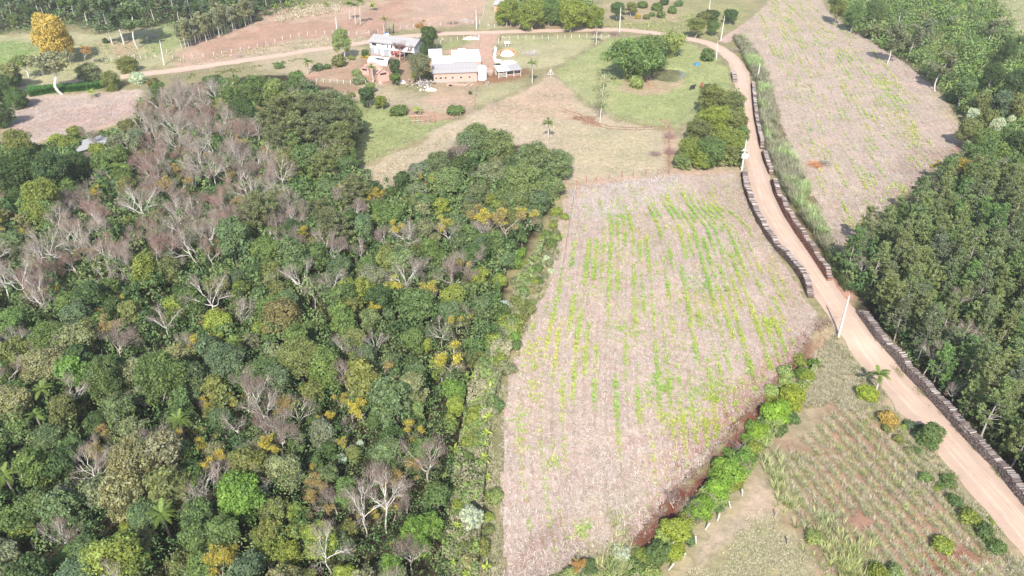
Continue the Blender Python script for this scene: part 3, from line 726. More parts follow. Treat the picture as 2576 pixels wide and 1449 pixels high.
ARCH['P'] = [tufted(180 + k, H=11.5, z0=z, rad=rd, whorls=w_, per=5, tuft=.40, nl=26, needle=.30, bark=(.45, .39, .35), rise=.5) for k, (z, rd, w_) in enumerate([(.30, 2.3, 10), (.26, 2.1, 11), (.36, 2.5, 9), (.30, 1.9, 10), (.22, 2.4, 11), (.36, 2.0, 9)])]
ARCH['E'] = [gum(200 + k, H=h, rad=rd, z0=z) for k, (h, rd, z) in enumerate([(14, 2.2, .35), (12, 1.7, .4), (15, 2.5, .3), (11, 1.5, .45)])]
ARCH['S'] = [bush(220 + k, leafs=l, lsize=s, flat=f) for k, (l, s, f) in enumerate([(2200, .24, .8), (1800, .28, .9), (2400, .22, .7), (1600, .30, 1.0), (2000, .25, .85), (2600, .20, .8)])]
ARCH['Q'] = [bamboo(240), bamboo(241, 6000, 3.6, 9)]
FRONDS = [frond_mesh(260 + k, arch=a) for k, a in enumerate([.75, 1.0, 1.25])]
BLEAF = [banana_leaf(270 + k) for k in range(3)]
RAD0 = dict(B=3.0, O=3.0, F=3.2, N=2.9, K=2.9, Y=2.9, A=3.3, P=2.3, E=2.2, S=1.75, Q=4.5)
ZC0 = dict(B=6.5, O=6.6, F=7.6, N=6.8, K=6.6, Y=6.8, A=7.6, P=8.2, E=9.0, S=.9, Q=4.5)
NAME = dict(B="broadleaf_tree", O="airy_tree", F="flat_topped_tree", N="bare_tree", K="twiggy_tree", Y="yellow_crowned_tree", A="umbrella_pine", P="pine_tree", E="gum_tree", S="shrub", Q="bamboo_clump")
CAT = dict(B="tree", O="tree", F="tree", N="bare tree", K="bare tree", Y="tree", A="pine tree", P="pine tree", E="tree", S="shrub", Q="bamboo")
CC = dict(dk=(.080, .132, .045), md=(.130, .200, .068), bl=(.130, .190, .095), ol=(.180, .210, .075), yg=(.225, .28, .062), br=(.145, .25, .055), lt=(.20, .27, .105),
          si=(.42, .50, .42), be=(.255, .265, .150), ru=(.18, .165, .07), gy=(.205, .235, .135), ye=(.56, .48, .06), og=(.58, .33, .08), or_=(.44, .34, .10), tw=(1, 1, 1), pk=(1.08, .92, .89), rd=(.42, .11, .10), lg=(.26, .33, .12))
CW = dict(dk="dark green", md="mid green", bl="bluish green", ol="olive green", yg="yellow-green", br="bright green", lt="pale green", si="silvery white", be="beige-green", ru="rusty olive", gy="greyish green",
          ye="yellow", og="orange", or_="golden orange", tw="pale grey", pk="pinkish brown", rd="red", lg="light green")
PLANTED = []       # every tree with what its label needs
def plant(kind, colr, x, y, s, z=None, hs=1.0, label=None, group=None, name=None, cat=None, px=None, variant=None, rz=None, jit=.12, sub=None):
    arch = ARCH['G'] if kind == 'B' and s > 1.12 else ARCH[kind]
    if kind == 'B' and s > 1.12: variant = None
    k = variant if variant is not None else random.randrange(len(arch))
    z = float(hfun(x, y)) if z is None else z
    if name is None and kind == 'B' and colr in ('bl', 'gy', 'be'): name = "grey_green_tree"
    o = empty(name or NAME[kind], (x, y, z), random.uniform(0, 6.28) if rz is None else rz)
    q1 = random.uniform(.86, 1.16) if kind in 'BOSF' else 1.0
    o.scale = (s * q1, s / q1, s * hs); o["category"] = cat or CAT[kind]
    c = CC[colr] if isinstance(colr, str) else colr
    j = [random.uniform(1 - jit, 1 + jit) for _ in range(2)]
    for pn, me in arch[k]:
        if me is None: continue
        p_ = bpy.data.objects.new(pn, me); p_.parent = o; COL.objects.link(p_)
        if pn in ("crown", "leaf_tufts"): p_.color = (c[0] * j[0], c[1] * j[0] * (1 + (j[1] - 1) * .4), c[2] * j[1], 1)
        elif pn == "twigs": p_.color = (*(CC[sub] if sub else (1, 1, 1)), 1)
    rec = dict(o=o, kind=kind, col=colr, px=px or px_of(x, y, z + ZC0[kind] * s), s=s, label=label, group=group, xy=(x, y))
    PLANTED.append(rec)
    if label: o["label"] = label
    if group: o["group"] = group
    return o
def T(kind, colr, px, py, r, label=None, hs=1.0, sink=0.0, **k):
    """a tree whose crown centre shows at (px, py) with crown radius r, both in picture units"""
    z = 0.0; s = 1.0
    for _ in range(4):
        s = r * mpp(px, py, z) / RAD0[kind]; 
        x, y = at(px, py, z); z = float(hfun(x, y)) + ZC0[kind] * s * hs - sink
    x, y = at(px, py, z)
    return plant(kind, colr, float(x), float(y), s, hs=hs, label=label, px=(px, py), z=float(hfun(x, y)) - sink, **k)

def palm(base, top, r, label, nf=15, colr=(.15, .21, .05), group=None, px=None, trunk=(.58, .53, .46)):
    x, y, z = gpx(base)
    # height from the picture: the crown stands over the base
    H = 3.0
    for h in np.linspace(1.5, 16, 120):
        if px_of(x, y, z + h)[1] <= top[1]: H = h; break
    xt, yt = at(top[0], top[1], z + H)
    o = empty("palm_tree", (x, y, z), 0, label, "palm tree", group)
    mb = MB(); rr = np.random.default_rng(int(base[0] * 7))
    dx, dy = np.clip([xt - x, yt - y], -.12 * H, .12 * H)
    t = np.linspace(0, 1, 8)[:, None]; P = np.hstack([dx * t ** 1.4, dy * t ** 1.4, H * t - .2]); mb.tube(P, np.linspace(.20, .13, 8), 7, trunk); mb.build("trunk", M_BARK, o)
    s = r * mpp(*top, z + H) / 2.5
    for k in range(nf):
        f = bpy.data.objects.new("frond", FRONDS[k % 3]); f.parent = o; COL.objects.link(f)
        el = random.uniform(-.35, .55) if k % 2 else random.uniform(.1, .95)
        f.location = (float(dx), float(dy), H - .25); f.rotation_euler = (random.uniform(-.25, .25), -el + .1, k * 2.4 + random.uniform(-.3, .3)); q = s * random.uniform(.85, 1.1); f.scale = (q, q, q)
        b = random.uniform(.75, 1.3); f.color = (colr[0] * b, colr[1] * b, colr[2] * b, 1)
    PLANTED.append(dict(o=o, kind='palm', col='md', px=top, s=1, label=label, group=group, xy=(x, y)))
    return o
def palm_forest(px, py, r, label=None, zt=6.0):
    x, y = at(px, py, zt); return palm(px_of(float(x), float(y), 0), (px, py), r, label, trunk=(.27, .23, .19))
def banana(px, py, r, label=None, colr=(.34, .41, .08), n=13, zt=1.6, group=None):
    x, y = at(px, py, zt); x, y = float(x), float(y); z = float(hfun(x, y))
    o = empty("banana_plant", (x, y, z), random.uniform(0, 6), label, "banana plant", group)
    mb = MB(); mb.tube([(0, 0, -.1), (0.05, 0, .6), (0, .05, zt * .85)], [.13, .11, .06], 6, (.28, .30, .12)); mb.build("stem", M_BARK, o)
    s = r * mpp(px, py, zt) / 1.5
    for k in range(n):
        f = bpy.data.objects.new("leaf", BLEAF[k % 3]); f.parent = o; COL.objects.link(f)
        f.location = (0, 0, zt * .8); f.rotation_euler = (random.uniform(-.6, .6), random.uniform(-.9, .55), k * 2.4 + random.uniform(-.3, .3)); q = s * random.uniform(.7, 1.1); f.scale = (q, q, q)
        b = random.uniform(.8, 1.25); f.color = (colr[0] * b, colr[1] * b, colr[2] * b, 1)
    PLANTED.append(dict(o=o, kind='banana', col='yg', px=(px, py), s=1, label=label, group=group, xy=(x, y)))
    return o
# ------------------------------------------------------------------ TREES THAT CAN BE TOLD APART, placed one by one
random.seed(11)
# the woods at the left: (kind, colour, x, y, radius)
HAND = [
 ('B','dk',67,408,52),('B','dk',22,428,50),('B','dk',122,425,52),('B','dk',180,410,40),('B','yg',100,488,56),('B','md',82,512,36),('B','md',130,535,38),('B','md',176,474,30),
 ('B','bl',30,608,40),('B','bl',75,610,32),('B','bl',400,590,34),('B','yg',360,668,42),('B','ol',427,668,36),('B','bl',581,594,44),('B','bl',620,612,30),('B','md',395,545,26),
 ('A',(.185, .21, .085),660,527,44),('A',(.185, .21, .085),705,503,26),('A',(.185, .21, .085),804,530,30),('A',(.185, .21, .085),841,570,44),('A',(.185, .21, .085),889,482,38),('B','br',793,441,22),('B','bl',740,640,42),('B','lt',1014,660,38),
 ('B','md',985,535,34),('B','gy',1063,568,30),('B','bl',1151,562,31),('B','bl',1151,600,28),('B','md',924,662,30),('B','lt',1177,727,28),
 ('B','md',1100,410,42),('B','md',1180,358,50),('B','md',1255,360,52),('B','md',1340,392,55),('B','md',1400,405,45),('B','lt',1315,450,60),('B','gy',1238,436,46),('B','md',1130,452,45),('B','bl',1200,485,40),
 ('B','md',1300,492,45),('B','md',1385,462,36),('B','md',1335,545,34),('B','bl',1060,430,36),('B','md',1200,330,34),('B','bl',1050,480,34),('B','md',1372,500,26),('B','bl',1345,500,30),
 ('B','md',400,940,72),('B','md',262,943,58),('B','br',182,935,46),('B','ol',42,880,48),('B','bl',520,868,40),('B','bl',300,1032,48),('B','be',27,1010,46),('B','ol',160,1032,44),('B','br',250,857,19),
 ('K','pk',144,884,33),('B','md',450,1000,42),('B','bl',555,1052,34),('N','tw',411,809,26),('N','tw',520,748,36),('N','tw',587,777,30),('N','tw',467,852,24),('B','md',30,800,42),('B','bl',190,790,40),
 ('B','ru',708,787,48),('B','md',745,857,44),('B','md',815,913,52),('B','ol',889,852,32),('B','ol',911,943,54),('B','bl',983,990,58),('B','md',1041,956,30),('B','br',1137,975,32),('B','md',1039,851,30),
 ('B','bl',697,948,42),('B','bl',983,908,28),('B','md',860,790,40),('B','lt',930,795,30),
 ('B','be',330,1160,70),('B','be',405,1140,62),('B','be',300,1230,60),('B','ol',420,1215,60),('B','md',80,1172,50),('B','gy',240,1225,46),('B','br',600,1236,62),('B','md',480,1212,40),('B','yg',293,1396,66),
 ('B','md',490,1290,45),('B','bl',213,1378,36),('B','ru',330,1425,34),('B','md',190,1130,36),('N','tw',150,1330,40),('N','tw',520,1204,30),('N','tw',600,1143,28),('B','md',90,1270,44),('B','md',30,1300,40),('B','gy',170,1250,34),
 ('B','br',1045,1330,40),('B','br',1085,1310,34),('B','br',1050,1362,36),('B','si',1188,1290,33),('B','bl',977,1143,48),('B','md',1097,1239,36),('B','bl',820,1188,34),('B','md',871,1236,34),('B','br',983,1436,46),
 ('B','yg',743,1282,34),('B','ol',671,1335,44),('B','yg',724,1383,36),('B','bl',860,1364,34),('B','gy',720,1180,46),('B','si',884,1128,14),('B','si',862,1150,13),('B','si',905,1115,12),('B','md',560,1340,50),('B','yg',560,1400,36),
 ('Y','ye',1119,897,38),('Y','ye',1080,745,26),('Y','ye',1010,720,22),('Y','ye',1140,800,22),('Y','ye',1175,800,16),('Y','ye',950,772,16),('Y','ye',860,1005,18),('Y','ye',530,1000,22),('Y','ye',582,1008,18),('Y','ye',885,1020,26),
 ('Y','ye',820,1055,18),('Y','ye',1035,1068,26),('Y','ye',1045,1120,22),('Y','or_',1044,1160,24),('Y','or_',1004,1188,28),('Y','ye',959,1207,24),('Y','ye',945,1285,20),('Y','ye',982,1268,22),('Y','ye',500,1108,24),('Y','ye',470,1085,18),
 ('Y','or_',1190,538,26),('Y','ye',1230,542,28),('Y','or_',1275,545,28),('Y','ye',1315,540,24),('Y','or_',437,461,26),('Y','ye',780,1180,16),('Y','ye',865,1120,14),('Y','ye',1005,1372,18),('Y','or_',880,1310,20),('K','pk',1020,1258,26),
 ('Y','or_',205,640,22),('Y','ye',120,735,20),('Y','ye',60,738,16),('Y','ye',245,795,16),('K','pk',880,940,16),('K','pk',1045,690,26),('K','pk',870,1080,16),('K','pk',690,1015,20),('N','tw',1110,820,26),('N','tw',940,870,22),
 ('N','tw',1000,590,22),('N','tw',1190,640,30),('N','tw',1030,600,26),('N','tw',900,620,22),('N','tw',1180,770,24),('N','tw',745,560,26),('N','tw',690,600,26),('N','tw',640,1110,30),('N','tw',590,1065,28),
 ('Y','ru',1150,690,22),('B','md',450,1140,36),
]
for kd, cl, px, py, r in HAND:
    gv = 1000 < px < 1480 and 300 < py < 560 and kd == 'B'
    T(kd, sink=1.8 if gv else 0, colr={'md': (.175, .235, .105), 'bl': (.17, .215, .12), 'gy': 'gy', 'lt': 'lt'}.get(cl, cl) if gv else cl, px=px, py=py, r=r, hs=(1.28 if kd == 'Y' else 1.15) if kd in 'NKY' else (.75 if gv else .95))
for px, py, r in [(104, 975, 28), (88, 1040, 26), (448, 1052, 30), (587, 857, 28), (405, 1290, 40), (8, 1190, 34), (269, 1010, 18), (299, 418, 30), (376, 252, 24), (1000, 1130, 16)]: palm_forest(px, py, r)
for px, py, r in [(1172, 945, 17), (1231, 977, 22), (1228, 1044, 16), (1223, 1081, 15), (1220, 1146, 17), (1225, 1194, 15), (1143, 1124, 18), (1119, 1188, 12), (1148, 1314, 11), (1225, 1418, 14), (1172, 1436, 15), (1140, 1407, 11), (1276, 868, 12), (1217, 911, 13), (1200, 965, 10), (1222, 1112, 10)]:
    banana(px, py, r)
# ------- around the farm; these labels are written by hand
def L(kind, c, px, py, r, label, **k): return T(kind, c, px, py, r, label, **k)
G1 = "trees of the farm"
L('B', 'or_', 124, 74, 56, "broad golden orange tree at the edge of the far woods", hs=.95, sink=3.5, name="golden_tree")
L('B', 'or_', 152, 100, 30, "smaller golden orange tree joined to the broad golden tree", hs=.6, name="golden_tree")
L('Y', 'og', 209, 128, 15, "small orange leafed tree in the shade beside the golden tree", name="orange_tree")
L('F', 'be', 128, 150, 52, "wide flat crowned tree on a white trunk before the golden tree", hs=.72)
L('F', 'lt', 55, 150, 30, "smaller flat crowned tree on a thin white trunk near the picture edge", hs=.72)
L('O', 'gy', 24, 175, 26, "sparse grey tree with a bare white trunk near the picture edge")
L('B', 'gy', 221, 181, 34, "round greyish tree shading the dirt road behind the green hedge", hs=.8, sink=3.5)
L('B', 'ol', 318, 160, 28, "olive tree between the meadow and the road end", hs=.8, sink=3.5)
L('B', 'ol', 278, 200, 30, "olive tree at the corner of the small straw field", hs=.8, sink=3.5)
L('B', 'si', 346, 195, 24, "whitish silver tree beside the end of the dirt road", hs=.8, sink=3.5, name="silver_tree")
L('B', 'ru', 385, 208, 18, "small rusty tree next to the silver tree")
L('B', 'md', 398, 228, 30, "green tree at the near side of the dirt road bend", hs=.85, sink=2.5)
L('N', 'tw', 436, 225, 15, "little white leafless tree at the woods edge below the road")
L('S', 'dk', 265, 103, 9, "dark round shrub on the bare patch under the tall gum trees")
L('E', 'bl', 322, 26, 40, "big blue-green gum tree with a thick white trunk at the meadow edge", hs=.58)
L('E', 'bl', 262, 40, 30, "second big gum tree with white trunk, standing left of the thickest one", hs=.58)
L('E', 'bl', 285, 15, 40, "gum tree rising behind the pair of white trunks", hs=.58)
L('B', 'dk', 20, 205, 28, "dark shadowed tree above the small straw field corner", hs=.85, sink=2.5); L('B', 'gy', 25, 190, 26, "grey-green tree by the picture edge before the dirt road", hs=.85, sink=2.5)
L('B', 'dk', 38, 240, 30, "dark tree filling the upper corner of the small straw field", hs=.85, sink=2.5); L('B', 'dk', 2, 280, 34, "dark tree on the outer side of the small straw field", hs=.85, sink=2.5)
L('B', 'dk', 2, 230, 28, "deep green tree at the picture edge beneath the road", hs=.85, sink=2.5)
L('B', 'ol', 45, 355, 42, "broad olive tree at the lower edge of the small straw field", hs=.85, sink=2.5); L('B', 'yg', 143, 356, 26, "yellow-green tree below the small straw field", hs=.85, sink=2.5); L('B', 'yg', 190, 335, 22, "taller yellow-green tree touching the small straw field", hs=.85, sink=2.5)
L('B', 'yg', 172, 372, 26, "low yellow-green tree before its taller neighbour by the straw field", hs=.85, sink=2.5); L('B', 'yg', 243, 372, 24, "pale yellow tree overhanging the long shed roof", hs=.85, sink=2.5); L('K', 'pk', 222, 335, 22, "grey-brown leafless thicket tree by the straw field")
L('B', 'md', 300, 395, 28, "green tree in front of the open end of the forest shed"); L('B', 'md', 250, 408, 30, "green tree under the long shed"); L('B', 'gy', 340, 350, 34, "grey-green tree beside the forest shed roof"); L('B', 'ol', 325, 315, 26, "olive tree above the forest shed roof")
L('N', 'si', 227, 504, 24, "white leafless bushy tree by the small green clearing", name="white_bare_tree")
L('B', 'bl', 547, 208, 17, "blue-green round tree at the top of the left woods"); L('B', 'md', 585, 240, 30, "green tree right of the blue-green round one"); L('B', 'yg', 560, 262, 22, "yellowish tree at the woods edge near the road")
L('B', 'md', 640, 215, 34, "green tree at the woods edge beside the yard fence"); L('B', 'lt', 690, 225, 36, "light green tree beside the start of the yard fence"); L('B', 'md', 735, 215, 24, "small green tree at the fence corner"); L('B', 'dk', 610, 275, 34, "dark tree deep in the woods under the yard fence")
for i, (px, py, r) in enumerate([(690, 290, 42), (735, 275, 40), (785, 280, 44), (830, 275, 40), (865, 300, 36), (800, 325, 40), (745, 330, 40), (850, 340, 36), (700, 345, 34), (880, 325, 26)]):
    T('A', (.185, .21, .085), px, py, r)
for px, py, r in [(720, 400, 36), (770, 395, 36), (840, 385, 36), (805, 420, 32), (865, 410, 26), (740, 360, 30), (870, 375, 24)]: T(random.choice('AB'), random.choice(['ol', 'md']), px, py, r)
# by the house
L('B', 'lg', 857, 94, 27, "light green round tree beyond the road left of the white house")
L('B', 'dk', 1078, 82, 24, "dark round tree with orange flowers behind the white house", variant=8)
L('Y', 'og', 1074, 72, 18, "orange blossoms over the dark tree behind the white house", name="blossoming_tree")
L('K', 'rd', 1001, 118, 20, "thin pinkish leafless tree in front of the white house", sub='rd')
L('S', 'rd', 1003, 128, 22, "red leafed shrub in front of the white house", name="red_shrub"); L('S', 'yg', 992, 128, 5, "small yellow-green shrub left among the red leaves"); L('S', 'yg', 1004, 120, 5, "small yellow-green shrub above the red leaves")
L('S', 'dk', 1061, 128, 12, "dense dark conifer at the gable corner of the white house", hs=1.9, name="conifer")
L('B', 'dk', 993, 160, 18, "tall dark tree between tiled sheds and willow, its upper half", hs=.8); L('B', 'md', 993, 190, 18, "glossy green tree beside the tiled shed wall", hs=.6)
L('B', 'gy', 1055, 155, 33, "large grey-green willow tree left of the brick barn", hs=.8, name="willow_tree", variant=7); L('B', 'yg', 1052, 182, 20, "yellow-green tree beneath the grey-green willow", hs=.6); L('B', 'yg', 1075, 186, 12, "small yellow-green tree against the barn corner", hs=.6)
L('S', 'ol', 848, 155, 20, "round olive shrub with yellow tips in the yard", hs=1.1); L('S', 'yg', 884, 145, 9, "small bright shrub between olive shrub and house"); L('B', 'md', 918, 128, 11, "slim green tree at the left corner of the white house", hs=.7)
L('S', 'ye', 911, 141, 6, "yellow flowering shrub left of the plastic tunnel"); L('S', 'ye', 922, 142, 6, "yellow flowering shrub touching the plastic tunnel"); L('S', 'lg', 896, 183, 14, "pale green shrub before the tiled sheds"); L('S', 'gy', 905, 200, 18, "grey-green shrub along the white post fence")
L('S', 'md', 700, 165, 13, "yellowish shrub beside the road fence left of the palm", ); L('S', 'md', 745, 190, 18, "green shrub beside the foot of the yard palm"); L('S', 'bl', 800, 168, 15, "blue-green shrub right of the yard palm"); L('S', 'md', 822, 168, 10, "small shrub between the yard palm and olive shrub")
L('B', 'dk', 921, 236, 27, "dark bushy tree below the white post fence", hs=.6); L('B', 'lg', 932, 215, 16, "light green crown behind the dark bushy tree", hs=.55); L('B', 'yg', 957, 250, 20, "yellow-green bushy tree joined to the dark one below the fence", hs=.55); L('S', 'ol', 885, 238, 10, "small upright olive shrub left of the dark bushy tree")
L('S', 'md', 1004, 277, 25, "wide low shrub, left one of the two in the red paddock", hs=.7); L('S', 'md', 1143, 277, 24, "wide low shrub, right one of the two in the red paddock", hs=.7); L('S', 'dk', 1182, 233, 5, "tiny round tree on a thin stem below the barn", hs=1.3, name="sapling")
for i, (px, py, r, lb) in enumerate([(1278, 22, 36, "first round yellow-green tree of the dense row behind the post fence, beside the brick cottage"), (1338, 26, 40, "second round yellow-green tree of the dense row behind the post fence"), (1392, 18, 36, "darker middle tree of the dense row behind the post fence"), (1440, 25, 42, "largest yellow-green tree of the dense row behind the post fence"), (1498, 34, 32, "last yellow-green tree of the dense row, beside the tall palm")]):
    L('B', 'yg' if i != 2 else 'md', px, py, r, lb, hs=.8, sink=3.0)
L('B', 'md', 1555, 18, 25, "round green orchard tree beyond the tall power pole", hs=.6); L('B', 'ol', 1589, 16, 18, "olive orchard tree next to the round green one", hs=.6)
for i, (px, py, r, c, lb) in enumerate([(1618, 12, 14, 'md', "green orchard shrub at the top of the picture"), (1655, 18, 15, 'md', "larger orchard shrub beneath the picture top"), (1690, 25, 14, 'md', "orchard shrub closest to the open grass slope"), (1640, 36, 9, 'md', "small round shrub at the lower end of the orchard"), (1625, 42, 10, 'ol', "lowest round orchard shrub beside the yellow one"),
     (1604, 40, 10, 'or_', "yellow-orange shrub in the orchard"), (1665, 38, 12, 'md', "round shrub in the middle of the orchard's lower row"), (1672, 4, 13, 'dk', "dark orchard shrub cut by the picture top"), (1708, 8, 12, 'md', "orchard shrub beside the far dirt patch")]): L('S', c, px, py, r, lb)
L('B', 'ol', 1752, 58, 28, "olive yellow tree left of the pole at the bend's far side", hs=.6); L('B', 'md', 1795, 66, 18, "green tree between olive tree and power pole", hs=.6); L('B', 'dk', 1790, 36, 20, "dark tree behind the olive tree at the bend", hs=.6); L('B', 'dk', 1838, 35, 20, "dark tree next to the field track", hs=.6); L('B', 'ol', 1772, 38, 20, "olive tree behind the group at the bend", hs=.6)
L('Q', 'md', 1592, 148, 58, "largest bamboo clump drooping over the pond paddock", hs=.95); L('Q', 'md', 1640, 120, 42, "bamboo clump behind the largest one", hs=.9, variant=1); L('Q', 'lg', 1690, 108, 36, "bamboo clump beside the road bend above the pond", variant=1)
L('Q', 'md', 1650, 158, 30, "bamboo clump hanging over the pond water", variant=1, hs=.8); L('S', 'lg', 1604, 207, 17, "upright yellow-green bamboo bush in front of the big clump", hs=1.7, name="bamboo_bush")
L('S', 'md', 1779, 140, 19, "round bush right of the pond near the road", hs=1.2)
for px, py, r, c, lb in [(1790, 238, 42, 'ol', "olive crown at the top of the big roadside tree group"), (1845, 250, 32, 'ol', "olive tree hanging over the road"), (1800, 290, 42, 'yg', "yellow-green tree in the middle of the roadside group"), (1855, 300, 30, 'ol', "tree at the road edge in the middle of the group"), (1760, 320, 36, 'ol', "dull green tree facing the paddock"),
     (1738, 370, 38, 'yg', "yellow-green tree at the lower paddock side of the group"), (1790, 372, 44, 'md', "green tree in the front of the roadside group"), (1838, 350, 40, 'yg', "yellow olive tree beside the transformer pole"), (1850, 385, 30, 'ol', "lowest olive tree at the foot of the transformer pole"), (1720, 400, 26, 'lt', "pale tree at the outer corner of the roadside group"), (1770, 395, 30, 'yg', "front yellow-green tree nearest the stubble field"), (1868, 335, 22, 'md', "green tree squeezed against the road by the pole")]:
    L('B', c, px, py, r, lb, hs=.75, sink=1.8)
# lower right
for px, py, r, c, k, lb in [(1832, 1183, 46, (.19, .31, .045), 'B', "bright green round tree at the end of the red bank"), (1803, 1232, 38, (.19, .31, .045), 'B', "bright green tree just below the round one"), (1765, 1276, 38, (.19, .31, .045), 'B', "green tree between bright trees and the yellow dotted one"), (1800, 1275, 22, 'md', 'B', "smaller green tree beside the white bent post"),
     (1699, 1336, 44, (.26, .32, .05), 'B', "large green tree dotted with yellow leaves"), (1655, 1388, 38, 'md', 'B', "green tree below the yellow dotted one"), (1700, 1385, 30, (.26, .32, .05), 'B', "yellow-green tree over the white bent posts"), (1563, 1386, 30, 'si', 'B', "silvery white leafed tree at the foot of the field"), (1483, 1425, 30, 'md', 'B', "green tree next to the small orange one"),
     (2030, 945, 26, (.26, .32, .05), 'B', "uppermost tree of the bright band below the bank"), (1995, 990, 38, (.26, .32, .05), 'B', "second tree of the bright band below the bank"), (1955, 1035, 40, (.19, .31, .045), 'B', "broadest tree of the bright band below the bank"), (1912, 1085, 30, (.19, .31, .045), 'B', "lowest tree of the bright band, shading the red bank"),
     (2183, 988, 30, (.26, .32, .05), 'B', "round green tree with yellow tips under the roadside palm"), (2236, 1052, 30, 'or_', 'B', "round yellow leafed tree on the verge"), (2289, 1068, 16, 'bl', 'S', "blue-green shrub left of the dark roadside tree"), (2340, 1095, 36, 'md', 'B', "dark green tree leaning over the road edge"), (2320, 1080, 20, 'md', 'B', "part-shaded green tree behind the dark roadside one"),
     (2439, 1303, 28, 'yg', 'S', "round bright shrub beside the near end of the road"), (2476, 1335, 26, 'md', 'S', "darker shrub below the round bright one"), (2510, 1375, 24, 'md', 'S', "dark shrub along the road in the corner"), (2385, 1212, 20, 'md', 'S', "dark shrub on the verge halfway down the road"), (2405, 1258, 20, 'md', 'S', "dark shrub under the halfway one"),
     (2207, 1436, 30, 'yg', 'S', "yellow-green shrub cut by the picture bottom"), (2250, 1445, 26, 'lg', 'S', "light green shrub at the bottom between the cane rows"), (2372, 1370, 26, 'yg', 'S', "yellow-green shrub above the red patch"), (2050, 1350, 22, 'lg', 'S', "small light green shrub at the meadow corner"), (2330, 1205, 18, 'md', 'S', "shrub in the dry cane near the road")]:
    L(k, c, px, py, r, lb, hs=.75 if k == 'B' else 1.0, sink=1.8 if k == 'B' else 0)
L('K', 'tw', 1735, 1240, 34, "grey leafless shrubby tree leaning to the red bank", hs=.55, name="bare_shrub"); L('K', 'tw', 1700, 1262, 24, "smaller leafless shrub beside the grey one", hs=.55, name="bare_shrub")
L('Y', 'og', 1452, 1432, 18, "small vivid orange tree at the foot of the field", hs=.7, name="orange_tree", variant=3)
L('K', 'tw', 1870, 1110, 20, "leafless bush in the shade of the bright band", hs=.5, name="bare_shrub")
for px, py, r in [(1895, 1125, 24), (1860, 1140, 20), (1925, 1070, 20), (1975, 935, 24), (1940, 985, 22), (2010, 905, 20), (1600, 1390, 20), (1540, 1420, 24), (1600, 1430, 26), (1430, 1445, 22), (1640, 1440, 28), (1960, 1080, 20), (1990, 1050, 20)]:
    T('S', random.choice(['md', 'yg', 'lg', 'ol']), px, py, r)
palm((2203, 985), (2209, 940), 30, "palm leaning over the middle of the near road")
palm((775, 187), (775, 153), 17, "palm with hanging fronds in the yard before the road")
palm((940, 208), (934, 168), 15, "palm in front of the tiled sheds")
palm((1339, 213), (1339, 157), 15, "tall palm right of the open cattle shed")
palm((1379, 352), (1380, 307), 18, "palm standing in the dry paddock behind the woods")
palm((1499, 117), (1503, 56), 17, "tall palm on the fence line below the dense tree row")
palm((881, 52), (876, 8), 15, "left one of three tall palms above the road"); palm((895, 64), (892, 12), 13, "middle one of three tall palms above the road"); palm((907, 64), (905, 2), 13, "right one of three tall palms above the road")
palm((966, 84), (966, 45), 12, "yellowish palm on the verge behind the white house", colr=(.22, .24, .05))
for px, py, r, lb in [(937, 12, 14, "banana clump near the picture top beside the palms"), (227, 228, 16, "banana plant at the end of the green hedge"), (1052, 272, 16, "banana plant between the two wide shrubs"), (690, 15, 12, "banana plant at the edge of the top woods"), (722, 8, 12, "banana plant behind the dry grass at the picture top"), (756, 12, 10, "banana plant nearest the pinkish slope"), (820, 6, 10, "banana plant between top woods and palms")]:
    banana(px, py, r, lb, zt=2.0, colr=(.24, .32, .06))
# upper right edge
for px, py, r, c, k in [(2250, 95, 26, 'gy', 'E'), (2300, 85, 26, 'gy', 'E'), (2340, 60, 26, 'gy', 'E'), (2380, 145, 34, 'gy', 'E'), (2260, 55, 22, 'lt', 'E'), (2200, 70, 22, 'gy', 'O'), (2330, 130, 22, 'lt', 'O'), (2150, 30, 24, 'md', 'B'), (2110, 10, 24, 'ol', 'B'), (2205, 20, 26, 'md', 'B'), (2500, 60, 20, 'gy', 'E'), (2540, 120, 26, 'dk', 'B'),
     (2430, 210, 28, 'md', 'B'), (2500, 180, 30, 'dk', 'B'), (2560, 200, 34, 'dk', 'B'), (2530, 245, 30, 'bl', 'B'), (2470, 250, 26, 'ol', 'B'), (2450, 280, 16, 'si', 'B'), (2510, 312, 20, 'si', 'B'), (2545, 300, 13, 'si', 'B'), (2535, 340, 12, 'si', 'B'), (2440, 320, 26, 'ol', 'B'), (2490, 290, 24, 'ol', 'B'), (2480, 345, 26, 'md', 'B'), (2560, 260, 26, 'ol', 'B'), (2570, 350, 30, 'dk', 'B'), (2520, 380, 28, 'md', 'B'), (2450, 375, 20, 'md', 'B'),
     (2400, 412, 26, 'ye', 'Y'), (2370, 420, 16, 'ye', 'Y'), (2515, 415, 12, 'si', 'B'), (2560, 420, 30, 'md', 'B')]:
    T(k, c, px, py, r, variant=3 if k == 'Y' else None, hs=.62 if k in 'EO' else 1.0)
# dead grey pines seen between the green ones
for px, py, r in [(2405, 835, 26), (2375, 745, 26), (2290, 600, 18), (2115, 590, 12), (2440, 1080, 14), (2260, 730, 16)]:
    T('N', 'tw', px, py, r)

